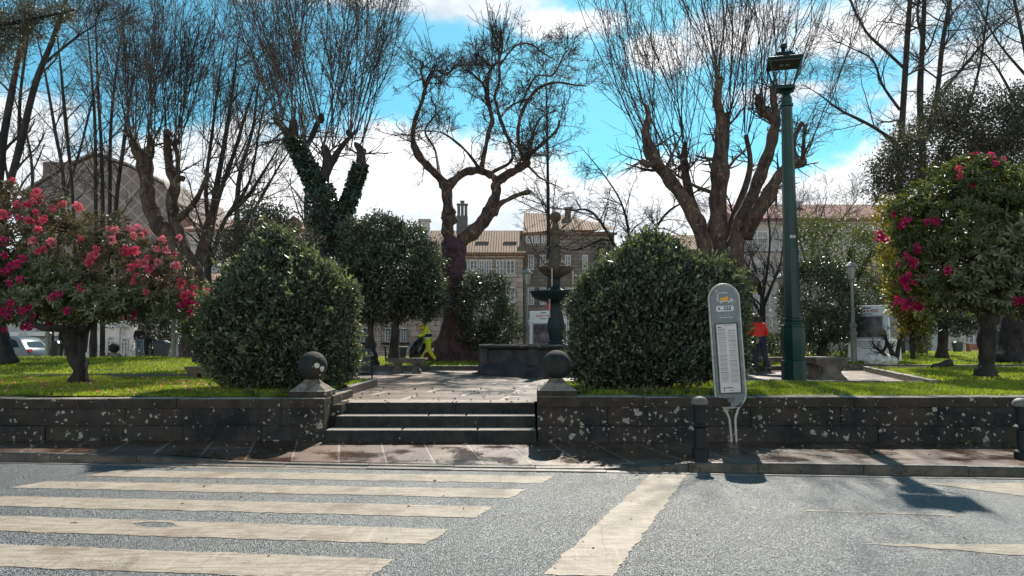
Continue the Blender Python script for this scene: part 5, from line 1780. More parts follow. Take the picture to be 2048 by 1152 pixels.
# ================================================================ objects near the steps
def ball_pillar(name, label, x, y, z, r=0.228, group='stone balls on the wall ends'):
    t = thing(name, label, 'stone ball', (x, y, z), group)
    mb = MB().mat(cope_m)
    w0, w1, w2 = 0.30, 0.285, 0.095
    prof = [(w0, 0), (w0, 0.085), (w1 * 0.93, 0.10), (0.215, 0.145), (0.165, 0.195), (w2 + 0.03, 0.235), (w2, 0.262)]
    mb.lathe([(a * 1.414, b + z) for a, b in prof[:4]] + [(a * 1.3, b + z) for a, b in prof[4:]], (x, y), 4, math.pi / 4)
    mb.build('pedestal', t)
    b = MB().mat(ball_m)
    b.sphere((x, y, z + 0.245 + r), r, 32, 20)
    o = b.build('ball', t, smooth=80)
    return t


bp1 = ball_pillar('ball_pillar', 'dark granite ball with two round pale lichen spots on the left wall end', -3.17, 11.82, 0.783)
li = MB().mat(M('pale_lichen', (0.46, 0.41, 0.33), (0.60, 0.57, 0.50), scale=30, rough=0.9, bump=0.5))
cen = Vector((-3.17, 11.82, 0.783 + 0.245 + 0.228))
for (px, py, rr) in ((634, 731, 0.046), (644.5, 737.5, 0.045), (640, 750, 0.016), (626, 733, 0.008)):
    d = ray(px, py)
    o = Vector((0, 0, CAMZ)) - cen
    a_, b_, c_ = d.dot(d), 2 * o.dot(d), o.dot(o) - 0.230 ** 2
    t_ = (-b_ - math.sqrt(max(0, b_ * b_ - 4 * a_ * c_))) / (2 * a_)
    nn = (o + d * t_).normalized()
    u_ = nn.orthogonal().normalized(); v_ = nn.cross(u_)
    rg2 = random.Random(int(px))
    pts = []
    for k in range(14):
        an = 2 * math.pi * k / 14
        q = (nn + (u_ * math.cos(an) + v_ * math.sin(an)) * rr / 0.228 * rg2.uniform(0.85, 1.1)).normalized() * 0.2315
        pts.append(cen + q)
    li.add([cen + nn * 0.2335] + pts, [(0, 1 + k, 1 + (k + 1) % 14) for k in range(14)])
li.build('lichen', bp1)
ball_pillar('ball_pillar', 'dark granite ball on the right wall end beside the right bush', 0.70, 11.66, 0.808)
b = at(212, 722, 31)
ball_pillar('ball_pillar', 'small distant stone ball on a pedestal at the far edge of the left lawn', b.x, 31.6, 0.90, 0.21)


# bollards
def bollard():
    t = thing('bollard', '', 'bollard', (0, 0, 0), 'bollards along the kerb')
    MB().mat(black_m).lathe([(0.118, 0), (0.118, 0.105), (0.105, 0.12), (0.095, 0.13)], n=12).build('base', t, smooth=35)
    mb = MB().mat(black_m)
    mb.lathe([(0.088, 0.12), (0.083, 0.18), (0.081, 0.38), (0.095, 0.395), (0.112, 0.41), (0.112, 0.425), (0.098, 0.44), (0.080, 0.455), (0.082, 0.62), (0.090, 0.66), (0.094, 0.69)], n=20)
    mb.build('shaft', t, smooth=35)
    MB().mat(cap_m).lathe([(0.096, 0.685), (0.112, 0.70), (0.112, 0.722), (0.104, 0.75), (0.08, 0.778), (0.045, 0.794), (0.002, 0.80)], n=20, closed=True).build('cap', t, smooth=60)
    return t


bo = bollard()
g_ = ground(1401, 915, 0.105)
bo.location = (g_.x, g_.y, pav_z(g_.x, g_.y) - 0.005)
bo['label'] = 'dark cast iron bollard with worn pale cap beside the bus stop sign'
b2 = copy_tree(bo)
g_ = ground(2046, 920, 0.11)
b2.location = (g_.x + 0.02, g_.y, pav_z(g_.x, g_.y) - 0.005)
b2['label'] = 'dark cast iron bollard cut by the right edge of the photo'

# weeds at the foot of walls, kerb and steps
rg = np.random.default_rng(77)
def tuft_mesh(spots, n=14, h=0.10, mat=None, w=0.012):
    Cs = []
    for (x, y, z, s_) in spots:
        m_ = int(n * s_)
        Cs.append(np.stack([x + rg.normal(0, 0.05 * s_, m_), y + rg.normal(0, 0.03, m_), np.full(m_, z)], 1))
    C = np.concatenate(Cs)
    D = unit(rg.normal(0, 0.45, C.shape) + np.array([0, -0.1, 1.0]))
    Lg = rg.uniform(0.4, 1.2, len(C)) * h
    return leaves_at(C, D, Lg, Lg * 0.22, rg, 0.2)
sp = [(rg.uniform(-9, 9), 0, 0, rg.uniform(0.5, 1.4)) for _ in range(46)]
sp = [(x, 11.33 if x > 0.45 else 11.37, pav_z(x, 11.3), s_ * 0.7) for (x, y, z, s_) in sp if not (-2.9 < x < 0.4)]
sp += [(x, 11.64 - 0.0, 0.312, 0.5) for x in (-2.1, -1.9, -0.3, -0.1, 0.2)] + [(x, 11.99, 0.487, 0.4) for x in (-1.2, -0.2, 0.1)]
sp += [(0.4, 11.3, 0.12, 1.6), (2.93, 8.95, 0.10, 1.0), (3.0, 9.0, 0.1, 1.2), (-2.75, 11.25, 0.12, 1.2)]
sp += [(x, kerb_y(x) - 0.01, 0.012, rg.uniform(0.3, 0.8)) for x in rg.uniform(1.5, 9, 16)]
V, Fc = tuft_mesh(sp, 12, 0.07)
structure('weeds', mesh_np('weeds', V, Fc, leaf_olive), 'stuff')
sp = [(x, 11.79, 0.80, rg.uniform(0.8, 2.0)) for x in (1.0, 1.15, 1.9, 2.1, 2.4, 2.8, 3.3, 0.95)] + [(-3.6, 11.9, 0.79, 1.0), (-4.1, 11.8, 0.79, 1.5)]
V, Fc = tuft_mesh(sp, 22, 0.16)
structure('weeds', mesh_np('weeds', V, Fc, leaf_olive), 'stuff')


# text
def text_mesh(body, size, mat, depth=0.002, align='CENTER', bold=0.0, shear=0.0):
    cu = bpy.data.curves.new('text', 'FONT')
    cu.body = body
    cu.size = size
    cu.align_x = align
    cu.align_y = 'CENTER'
    cu.extrude = depth
    cu.offset = bold
    o = bpy.data.objects.new('text', cu)
    COL.objects.link(o)
    dg = bpy.context.evaluated_depsgraph_get()
    me = bpy.data.meshes.new_from_object(o.evaluated_get(dg))
    bpy.data.objects.remove(o)
    bpy.data.curves.remove(cu)
    me.materials.clear()
    me.materials.append(mat)
    return me


# bus stop sign, built in its own leaning frame (local x right, z up, front faces -y)
def bus_sign():
    Y = 10.35
    base = ground(1468, 884, pav_z(3.1, 10.3))
    top = at(1445.5, 569, base.y)
    up = (top - base)
    H = up.length
    up = up.normalized()
    t = thing('bus_stop_sign', 'leaning grey bus stop sign with rounded ends and a pale timetable, on twin curved legs', 'bus stop sign', tuple(base))
    lean = math.atan2(up.x, up.z)
    Mx = Matrix.Translation(base) @ Matrix.Rotation(lean, 4, 'Y') @ Matrix.Rotation(R_(-4), 4, 'Z')
    s = H / 315.0           # metres per source pixel along the sign
    hw = 29.5 * s
    zt, zb = H, 67 * s
    def outline(w, grow=0.0):
        o = []
        r = w
        zc_t = zt - hw + 0.0
        for k in range(17):
            a = math.pi * k / 16
            o.append((w * math.cos(a), zc_t + (hw - (hw - w)) * math.sin(a)))
        zc = zb + hw * 1.02
        for k in range(17):
            a = math.pi + math.pi * k / 16
            o.append((w * math.cos(a), zc + w * 1.0 * math.sin(a)))
        return o
    panel_m = M('grey_sign_enamel', (0.115, 0.135, 0.14), (0.15, 0.17, 0.175), scale=3, rough=0.42, bump=0.08, dirt=(0.30, 0.32, 0.32), dirt_scale=9, dirt_amt=0.3)
    edge_m = M('cream_sign_edge', (0.48, 0.46, 0.40), (0.36, 0.34, 0.30), scale=14, rough=0.5)
    mb = MB().mat(panel_m)
    mb.prism(outline(hw - 0.016), 'y', -0.028, 0.028)
    pn = link('panel', mb.xf(Mx).mesh('panel'), t)
    # tubular rim that runs on into the two legs
    rim = [(x, 0, z) for x, z in outline(hw)]
    n = len(rim)
    L = [rim[17 + k] for k in range(0, 17)]
    arch = rim[0:17]
    lw = 0.042
    def leg(sgn):
        return [(sgn * hw, 0, zb + hw * 1.02), (sgn * hw * 0.93, 0, zb + hw * 0.62), (sgn * hw * 0.72, 0, zb + hw * 0.26), (sgn * hw * 0.46, 0, zb - 0.005), (sgn * 0.075, 0, zb - 0.075), (sgn * 0.048, 0, zb - 0.15), (sgn * 0.040, 0, zb - 0.26), (sgn * 0.036, 0, -0.05)]
    mb = MB().mat(edge_m)
    mb.tube(arch, 0.019, 8)
    mb.tube([arch[0], (hw, 0, zb + hw * 1.0)], 0.019, 8)
    mb.tube([arch[-1], (-hw, 0, zb + hw * 1.0)], 0.019, 8)
    mb.tube(rim[17:34], 0.014, 8)
    link('rim', mb.xf(Mx).mesh('rim', 50), t)
    for sgn in (-1, 1):
        q = catmull([(*p, 0.019) for p in leg(sgn)], 4)
        mb = MB().mat(edge_m)
        mb.tube([tuple(p[:3]) for p in q], [float(p[3]) for p in q], 8)
        link('leg', mb.xf(Mx).mesh('leg', 60), t)
    # timetable case
    z0_, z1_ = zb + 29 * s, zt - 78 * s
    w_ = 22.5 * s
    mb = MB().mat(black_m)
    for (a, b_, c, d) in ((-w_, -w_ + .008, z0_, z1_), (w_ - .008, w_, z0_, z1_), (-w_ + .008, w_ - .008, z0_, z0_ + .008), (-w_ + .008, w_ - .008, z1_ - .008, z1_)):
        mb.box(a, b_, -0.040, -0.0282, c, d)
    fr = link('timetable_frame', mb.xf(Mx).mesh('timetable_frame'), t)
    tt_m = M('timetable_paper', (0.62, 0.57, 0.55), (0.52, 0.48, 0.46), scale=5, rough=0.35)
    tw = w_ - .022
    mb = MB().mat(tt_m)
    mb.box(-tw, tw, -0.034, -0.0283, z0_ + 0.02, z1_ - 0.018)
    tt = link('timetable', mb.xf(Mx).mesh('timetable'), t)
    mb = MB().mat(ink_m)
    rg = random.Random(3)
    yy = (-0.0365, -0.0342)
    def line(xa, xb, z, h): mb.box(xa, xb, yy[0], yy[1], z - h / 2, z + h / 2)
    ztop = z1_ - 0.018
    line(-tw * 0.25, tw * 0.85, ztop - 0.018, 0.006)
    line(-tw * 0.85, -tw * 0.55, ztop - 0.045, 0.016)
    for c in (0, 1):
        xa = -tw * 0.88 if c == 0 else tw * 0.10
        xb = -tw * 0.10 if c == 0 else tw * 0.88
        z = ztop - 0.075 - 0.02 * c
        while z > z0_ + 0.18:
            bh = rg.uniform(0.05, 0.095)
            line(xa, xb, z, 0.007)
            zz = z - 0.016
            while zz > z - bh + 0.016 and zz > z0_ + 0.15:
                mb.mat(M('faint_ink', (0.22, 0.20, 0.20), rough=0.6))
                x = xa + rg.uniform(0, .01)
                while x < xb - 0.01:
                    l = rg.uniform(0.008, 0.03)
                    line(x, min(xb, x + l), zz, 0.0035)
                    x += l + 0.005
                mb.mat(ink_m)
                zz -= 0.0095
            z -= bh
    line(-tw * 0.7, -tw * 0.58, z0_ + 0.085, 0.024)
    line(-tw * 0.5, tw * 0.25, z0_ + 0.09, 0.012)
    line(-tw * 0.66, -tw * 0.56, z0_ + 0.047, 0.018)
    line(-tw * 0.1, tw * 0.3, z0_ + 0.047, 0.006)
    link('print', mb.xf(Mx).mesh('print'), tt)
    # number plate
    bz = zt - 49 * s
    mb = MB().mat(M('white_sticker', (0.62, 0.62, 0.60), (0.5, 0.5, 0.48), scale=20, rough=0.4))
    bw_, bh_ = 17.5 * s, 5.6 * s
    pts = [(bw_ * .86, -bh_), (bw_, -bh_ * .3), (bw_, bh_ * .3), (bw_ * .86, bh_), (-bw_ * .86, bh_), (-bw_, bh_ * .3), (-bw_, -bh_ * .3), (-bw_ * .86, -bh_)]
    mb.prism([(x, bz + z) for x, z in pts], 'y', -0.0315, -0.0285)
    nb = link('number_plate', mb.xf(Mx).mesh('number_plate'), t)
    me = text_mesh('553', 0.080, ink_m, 0.001, bold=0.0022)
    me.transform(Mx @ Matrix.Translation((bw_ * 0.28, -0.0335, bz)) @ Matrix.Rotation(math.pi / 2, 4, 'X') @ Matrix.Scale(1.0, 4))
    link('number', me, nb)
    mb = MB().mat(grey_ink)
    mb.box(-bw_ * .78, -bw_ * .55, -0.0335, -0.0317, bz - .02, bz + .022)
    link('print', mb.xf(Mx).mesh('print'), nb)
    mb = MB().mat(grey_ink)
    mb.box(-bw_ * .5, -bw_ * .15, -0.0335, -0.0317, bz - .021, bz - .011)
    link('print', mb.xf(Mx).mesh('print'), nb)
    # bus pictogram: bracket, orange block, white chassis and wheels
    pz = zt - 27 * s
    wm = M('worn_white_print', (0.42, 0.42, 0.38), (0.55, 0.55, 0.50), scale=30, rough=0.5)
    mb = MB().mat(wm)
    def bx(x0, x1, z0, z1): mb.box(x0 * s, x1 * s, -0.0312, -0.0284, pz + z0 * s, pz + z1 * s)
    bx(-13.5, -11.5, -7, 9)
    mb.box(-11.45 * s, 4 * s, -0.0312, -0.0284, pz + 9.2 * s, pz + 10.8 * s)
    bx(4.1, 7, 8.0, 10.2)
    bx(-10.5, 17, -8.5, -6.3); bx(-8, -5.5, -11, -8.6); bx(7.5, 10, -11, -8.6); bx(11, 17, -6.2, -2.5)
    link('pictogram', mb.xf(Mx).mesh('pictogram'), t)
    mb = MB().mat(M('orange_print', (0.72, 0.33, 0.02), (0.6, 0.28, 0.03), scale=20, rough=0.5))
    mb.prism([(x * s, pz + z * s) for x, z in ((-9, -6), (7.5, -6), (7.5, 3.2), (-2, 0.5), (-7, -0.5))], 'y', -0.0314, -0.0284)
    link('pictogram', mb.xf(Mx).mesh('pictogram'), t)
    mb = MB().mat(M('torn_sticker', (0.25, 0.26, 0.26), (0.16, 0.17, 0.18), scale=40, rough=0.6))
    for (x0, x1, z0, z1) in ((-17, -6, -37, -30.5), (-4, 4, -37, -30), (5, 12, -36.5, -30), (14, 18, -34, -30)):
        bx(x0, x1, z0, z1)
    mb.mat(wm)
    bx(-11, 15, -40.3, -39)
    bx(-16, -13, 13, 16)
    link('torn_stickers', mb.xf(Mx).mesh('torn_stickers'), t)
    mb = MB().mat(M('small_plate', (0.05, 0.055, 0.06), (0.12, 0.12, 0.12), scale=30, rough=0.4))
    mb.box(-0.052, 0.052, -0.0312, -0.0284, zb + 12 * s, zb + 21 * s)
    link('lower_plate', mb.xf(Mx).mesh('lower_plate'), t)
    return t


bus_sign()


# tall green lamp post with lantern
def green_lamp():
    Y = 15.9
    x0 = at(1588, 757, Y).x
    zb = PZ
    t = thing('street_lamp', 'tall dark green cast iron lamp post with open lantern on an octagonal column', 'street lamp', (x0, Y, zb))
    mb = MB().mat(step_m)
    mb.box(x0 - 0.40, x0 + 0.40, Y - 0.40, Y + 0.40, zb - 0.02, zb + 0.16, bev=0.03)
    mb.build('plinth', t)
    z = lambda py: at(1588, py, Y).z
    def oct(pr, n=8, rot=math.pi / 8):
        return MB().mat(green_m).lathe(pr, (x0, Y), n, rot)
    c = 1 / math.cos(math.pi / 8)
    k = Y / F
    oct([(0.235 * c, zb + 0.161), (0.235 * c, z(722)), (0.215 * c, z(720))]).build('base', t, smooth=20)
    oct([(0.19 * c, z(722.5)), (0.205 * c, z(712)), (0.232 * c, z(690)), (0.238 * c, z(672)), (0.228 * c, z(660)), (0.222 * c, z(655)), (0.235 * c, z(653.5)), (0.235 * c, z(650.5)), (0.195 * c, z(649)), (0.18 * c, z(644)), (0.195 * c, z(641)), (0.195 * c, z(638)), (0.165 * c, z(636))]).build('lower_shaft', t, smooth=20)
    oct([(0.163 * c, z(636.2)), (0.144 * c, z(500)), (0.124 * c, z(340)), (0.106 * c, z(218)), (0.110 * c, z(215)), (0.13 * c, z(213)), (0.13 * c, z(208)), (0.108 * c, z(206)), (0.108 * c, z(196)), (0.09 * c, z(193))]).build('shaft', t, smooth=20)
    mb = MB().mat(green_m)
    mb.lathe([(0.055, z(193.2)), (0.05, z(190)), (0.085, z(188)), (0.10, z(185)), (0.06, z(183)), (0.09, z(180))], (x0, Y), 14)
    mb.build('neck', t, smooth=40)
    mb = MB().mat(M('stickers', (0.55, 0.55, 0.53), (0.3, 0.3, 0.3), scale=40))
    zs = z(475)
    mb.box(x0 - 0.06, x0 - 0.005, Y - 0.156, Y - 0.130, zs - 0.03, zs + 0.03)
    mb.box(x0 + 0.005, x0 + 0.055, Y - 0.156, Y - 0.130, zs - 0.03, zs + 0.03)
    mb.build('sticker', t)
    # lantern, turned a little
    zl, zh = z(177), z(126)
    lt0, rot = Matrix.Translation((x0 - 0.03, Y, 0)) @ Matrix.Rotation(R_(-15), 4, 'Z'), None
    b0, b1 = 0.165, 0.335
    mb = MB().mat(green_m)
    mb.box(-b0 - 0.03, b0 + 0.03, -b0 - 0.03, b0 + 0.03, zl - 0.045, zl, bev=0.01)
    mb.box(-0.12, 0.12, -0.12, 0.12, z(183), zl - 0.046, tp=-0.05)
    for sx in (-1, 1):
        for sy in (-1, 1):
            mb.tube([(sx * b0, sy * b0, zl), (sx * b1, sy * b1, zh)], 0.021, 5)
    for a, b_ in (((-1, -1), (1, -1)), ((1, -1), (1, 1)), ((1, 1), (-1, 1)), ((-1, 1), (-1, -1))):
        mb.tube([(a[0] * b1, a[1] * b1, zh), (b_[0] * b1, b_[1] * b1, zh)], 0.020, 5)
        mb.tube([(a[0] * (b0 + .01), a[1] * (b0 + .01), zl + .012), (b_[0] * (b0 + .01), b_[1] * (b0 + .01), zl + .012)], 0.016, 5)
    mb.tube([(0.02, 0, zl), (0.02, 0, zh)], 0.010, 5)
    mb.tube([(-0.10, 0.02, zl), (-0.10, 0.02, zh)], 0.008, 5)
    link('lantern_frame', mb.xf(lt0).mesh('lantern_frame'), t)
    mb = MB().mat(black_m)
    rf = b1 + 0.022
    prof = [(rf, zh + 0.005), (rf, zh + 0.035), (0.22, zh + 0.10), (0.22, zh + 0.125), (0.19, zh + 0.13), (0.16, zh + 0.20), (0.03, zh + 0.22)]
    mb.lathe([(a * 1.414, b_) for a, b_ in prof], (0, 0), 4, math.pi / 4)
    mb.lathe([(0.03, zh + 0.215), (0.025, zh + 0.27), (0.045, zh + 0.285), (0.03, zh + 0.30), (0.065, zh + 0.34), (0.072, zh + 0.385), (0.05, zh + 0.43), (0.015, zh + 0.45)], (0, 0), 12)
    link('lantern_roof', mb.xf(lt0).mesh('lantern_roof', 30), t)
    mb = MB().mat(M('led_board', (0.02, 0.02, 0.025), rough=0.4))
    mb.box(-b1 + .02, b1 - .02, -b1 + .02, b1 - .02, zh - 0.05, zh + 0.003)
    mb.mat(M('led_lens', (0.45, 0.43, 0.45), (0.25, 0.25, 0.27), scale=90, rough=0.3))
    mb.box(-0.10, -0.01, -0.05, 0.04, zh - 0.056, zh - 0.0502)
    mb.box(0.02, 0.11, -0.05, 0.04, zh - 0.056, zh - 0.0502)
    link('led_panel', mb.xf(lt0).mesh('led_panel'), t)
    return t


green_lamp()


# smaller old grey lamp posts in the square
lamp_grey = M('grey_lamp_paint', (0.24, 0.24, 0.22), (0.15, 0.15, 0.14), scale=4, rough=0.5, bump=0.2)
def small_lamp():
    t = thing('lamp_post', '', 'lamp post', (0, 0, 0), 'grey iron lamp posts in the square')
    MB().mat(lamp_grey).lathe([(0.17, 0), (0.16, 0.1), (0.145, 0.55), (0.15, 0.9), (0.17, 1.0), (0.20, 1.05), (0.20, 1.12), (0.14, 1.17), (0.14, 1.28), (0.19, 1.33), (0.19, 1.38), (0.12, 1.45)], n=14).build('base', t, smooth=40)
    MB().mat(lamp_grey).lathe([(0.10, 1.44), (0.085, 1.7), (0.072, 2.9), (0.07, 2.95), (0.10, 2.97), (0.10, 3.0), (0.06, 3.05)], n=12).build('shaft', t, smooth=40)
    mb = MB().mat(lamp_grey)
    mb.lathe([(0.05, 3.04), (0.13, 3.08), (0.14, 3.10), (0.14, 3.12)], n=6)
    for k in range(6):
        a = 2 * math.pi * k / 6
        mb.tube([(0.13 * math.cos(a), 0.13 * math.sin(a), 3.11), (0.27 * math.cos(a), 0.27 * math.sin(a), 3.55)], 0.015, 4)
    mb.lathe([(0.34, 3.55), (0.34, 3.58), (0.16, 3.70), (0.05, 3.74), (0.05, 3.80), (0.01, 3.86)], n=12)
    mb.build('lantern_frame', t)
    MB().mat(M('lantern_glass', (0.30, 0.30, 0.27), (0.42, 0.42, 0.38), scale=3, rough=0.2)).lathe([(0.11, 3.125), (0.235, 3.53)], n=6).build('lantern_glass', t)
    return t


sl0 = small_lamp()
specs = [(1708, 708, 27.5, 0.86, 'grey iron lamp post at the left edge of the right lawn poster column'),
         (1054, 716, 30, 0.84, 'grey iron lamp post left of the fountain column'),
         (1567, 722, 33, 0.9, 'pale grey lamp post just left of the tall green one, mostly hidden by it'),
         (94, 730, 31.5, 0.86, 'grey iron lamp post in front of the parked car'),
         (346, 724, 31, 0.90, 'grey iron lamp post left of the left bush, beside a dark bin')]
for i, (px, py, Y, z, lb) in enumerate(specs):
    o = sl0 if i == 0 else copy_tree(sl0)
    o.location = (at(px, py, Y).x, Y, z)
    o.scale = (0.68, 0.68, 1.0)
    o['label'] = lb
mb = MB().mat(rail_m)
o = thing('white_pole', 'thin white pole standing behind the red-jacketed person', 'pole', (px_x(1541, 36), 36, 0.85))
mb.tube([(px_x(1541, 36), 36, 0.85), (px_x(1541, 36), 36, 3.0)], 0.09, 8).build('shaft', o)
MB().mat(rail_m).sphere((px_x(1541, 36), 36, 3.05), 0.12, 10, 6).build('cap', o)


# benches
def slab_bench(name, label, c, yaw, L, W, H, style, grp=None):
    t = thing(name, label, 'bench', tuple(c), grp)
    Mx = Matrix.Translation(c) @ Matrix.Rotation(yaw, 4, 'Z')
    mb = MB().mat(stone_m)
    mb.box(-L / 2, L / 2, -W / 2, W / 2, H - 0.055, H, bev=0.012)
    mb.box(-L / 2 + 0.025, L / 2 - 0.025, -W / 2 + 0.02, W / 2 - 0.02, H - 0.085, H - 0.0552)
    mb.box(-L / 2 + 0.05, L / 2 - 0.05, -W / 2 + 0.04, W / 2 - 0.04, H - 0.15, H - 0.0852)
    link('seat', mb.xf(Mx).mesh('seat'), t)
    for sx in ((-1, 1) if style != 'three' else (-1, 0, 1)):
        mb = MB().mat(stone_m)
        if style == 'baluster':
            n = 14
            pr = [(0.15, 0), (0.155, 0.05), (0.15, 0.08), (0.10, 0.13), (0.085, 0.18), (0.10, 0.23), (0.13, 0.27), (0.14, H - 0.151)]
            mb.lathe([(a * 1.25, b) for a, b in pr], (sx * L * 0.24, 0), 4, math.pi / 4)
        elif style == 'scroll':
            w2 = W / 2 - 0.045
            pts = [(-w2 - .02, 0), (w2 + .02, 0), (w2 + .02, 0.06), (w2 - 0.03, 0.11), (w2 - 0.14, 0.22), (w2 - 0.13, H - 0.22), (w2, H - 0.17), (w2, H - 0.151), (-w2, H - 0.151), (-w2, H - 0.17), (-w2 + 0.13, H - 0.22), (-w2 + 0.14, 0.22), (-w2 + 0.03, 0.11), (-w2 - .02, 0.06)]
            mb.prism(pts, 'x', sx * L * 0.36 - 0.11, sx * L * 0.36 + 0.11)
        else:
            mb.box(sx * L * 0.40 - 0.09, sx * L * 0.40 + 0.09, -W / 2 + 0.09, W / 2 - 0.09, 0, H - 0.151)
        link('leg', mb.xf(Mx).mesh('leg'), t)
    return t


Y = 23.2
slab_bench('stone_bench', 'pale stone bench on two baluster legs in front of the central tree', Vector((px_x(816, Y), Y, PZ)), R_(-3), 1.22, 0.46, 0.46, 'baluster')
Y = 17.9
slab_bench('stone_bench', 'stout stone bench seen end-on beside the green lamp post', Vector((at(1664, 760, Y).x - 0.02, Y + 0.45, PZ)), R_(90 - 3), 1.35, 0.80, 0.60, 'scroll')
Y = 24.6
slab_bench('stone_bench', 'long low stone bench beyond the red-jacketed person', Vector((px_x(1535, Y), Y + .2, PZ)), R_(0), 1.75, 0.5, 0.45, 'three')
Y = 17.3
slab_bench('stone_bench', 'stone bench mostly hidden behind the left bush', Vector((px_x(455, Y), Y, PZ - 0.1)), R_(4), 1.7, 0.5, 0.50, 'block')
Y = 44
t = thing('wooden_bench', 'orange-brown wooden bench far back behind the right flowering tree', 'bench', (px_x(1946, Y), Y, 1.05))
wd = M('orange_wood', (0.36, 0.14, 0.06), (0.25, 0.10, 0.05), scale=3, rough=0.6)
q0, q1 = px_x(1930, Y), px_x(1962, Y)
MB().mat(M('pale_bench_top', (0.5, 0.42, 0.36), rough=0.5)).box(q0 - 0.1, q1 + 0.1, Y - 0.25, Y + 0.25, 1.48, 1.54).build('seat', t)
MB().mat(wd).box(q0, q1, Y - 0.2, Y - 0.16, 1.12, 1.47).build('front_board', t)
for xx in (q0 + 0.05, q1 - 0.15):
    MB().mat(wd).box(xx, xx + 0.1, Y - 0.15, Y + 0.2, 1.0, 1.479).build('leg', t)


# bins
def hanging_bin(label, x, y, z):
    t = thing('litter_bin', label, 'litter bin', (x, y, z))
    bm_ = M('steel_bin', (0.07, 0.10, 0.11), (0.10, 0.13, 0.14), scale=5, rough=0.4, metal=0.3)
    mb = MB().mat(bm_)
    mb.lathe([(0.17, z + 0.31), (0.185, z + 0.33), (0.185, z + 0.76), (0.195, z + 0.78), (0.195, z + 0.80), (0.17, z + 0.80)], (x - 0.03, y), 18)
    mb.build('body', t, smooth=40)
    mb = MB().mat(black_m)
    for sx in (-0.265, 0.20):
        mb.tube([(x + sx, y, z), (x + sx, y, z + 0.68)], 0.02, 6)
    mb.tube([(x - 0.265, y, z + 0.22), (x + 0.20, y, z + 0.22)], 0.02, 6)
    mb.build('frame', t)
    mb = MB().mat(M('bin_clip', (0.4, 0.4, 0.38), metal=0.5, rough=0.3))
    mb.tube([(x + 0.12, y - 0.03, z + 0.72), (x + 0.2, y - 0.03, z + 0.69), (x + 0.215, y - 0.03, z + 0.64)], 0.022, 6)
    mb.build('bracket', t)
    return t


hanging_bin('grey steel litter bin on a dark frame at the left bush', at(727, 765, 17.5).x, 17.5, PZ)


def street_bin(label, px, Y, z, w=0.62, h=1.1):
    x = px_x(px, Y)
    t = thing('street_bin', label, 'bin', (x, Y, z), 'dark bins around the square')
    mb = MB().mat(M('dark_bin_plastic', (0.02, 0.035, 0.04), (0.035, 0.045, 0.045), scale=3, rough=0.45))
    mb.box(x - w / 2, x + w / 2, Y - w / 2, Y + w / 2, z + 0.06, z + h * 0.85, tp=-0.04)
    mb.build('body', t)
    MB().mat(M('bin_lid', (0.06, 0.075, 0.08), rough=0.4)).box(x - w / 2 - 0.07, x + w / 2 + 0.07, Y - w / 2 - 0.07, Y + w / 2 + 0.07, z + h * 0.852, z + h, tp=0.12).build('lid', t)
    w_ = MB().mat(black_m)
    for sx in (-1, 1):
        w_.box(x + sx * w * 0.35 - 0.05, x + sx * w * 0.35 + 0.05, Y - w * 0.4, Y + w * 0.4, z, z + 0.07)
    w_.build('feet', t)
    return t


street_bin('dark square bin with a lid between the grey lamp post and the left flowering trunk', 115, 32.0, 0.90, 0.42, 0.76)
street_bin('dark bin beside the shaded shrub and the people at left', 326, 31.5, 0.93, 0.42, 0.75)
street_bin('small dark bin in front of the far panels behind the right flowering tree', 1911, 42, 1.02, 0.34, 0.62)

# dark barrow next to the tree trunk in front of the stone house
Y = 28.5
x = px_x(806, Y)
t = thing('market_tub', 'dark round tub on a small stand between the camellia trunk and the worker', 'tub', (x, Y, 0.84))
MB().mat(M('dark_bin_plastic', (0.02, 0.035, 0.04))).lathe([(0.13, 1.05), (0.17, 1.38), (0.24, 1.39), (0.24, 1.43), (0.18, 1.44)], (x, Y), 16).build('body', t, smooth=30)
mb = MB().mat(stone_m)
mb.box(x - 0.24, x + 0.18, Y - 0.12, Y + 0.12, 0.80, 0.86)
mb.box(x - 0.12, x + 0.12, Y - 0.08, Y + 0.08, 0.861, 1.05)
mb.build('stand', t)
# dark café-like table near it
x = px_x(773, Y)
t = thing('picnic_table', 'dark little slatted table left of the camellia trunk', 'table', (x, Y + 1, 0.84))
mb = MB().mat(M('dark_wood', (0.09, 0.06, 0.045), (0.05, 0.035, 0.03), scale=5))
mb.box(x - 0.22, x + 0.30, Y + 0.8, Y + 1.3, 1.40, 1.44)
mb.build('top', t)
for sx in (-0.16, 0.22):
    MB().mat(black_m).tube([(x + sx, Y + 1.0, 0.80), (x + sx - 0.04, Y + 1.0, 1.40)], 0.035, 6).build('leg', t)
# tree stump
Y = 26
x = px_x(743, Y)
rng = np.random.default_rng(8)
b = at(743, 740, Y)
tm = thing('tree_stump', 'hollow mossy tree stump right of the left bush', 'stump', (x, Y, 0.8))
V, Fs = limb_tubes([px_limb([(748, 735, 12), (746, 720, 10), (744, 705, 10), (741, 690, 10), (740, 676, 7)], Y)], rng, 12, 0.12)
link('trunk', mesh_np('trunk', V, Fs, dark_bark, True), tm)


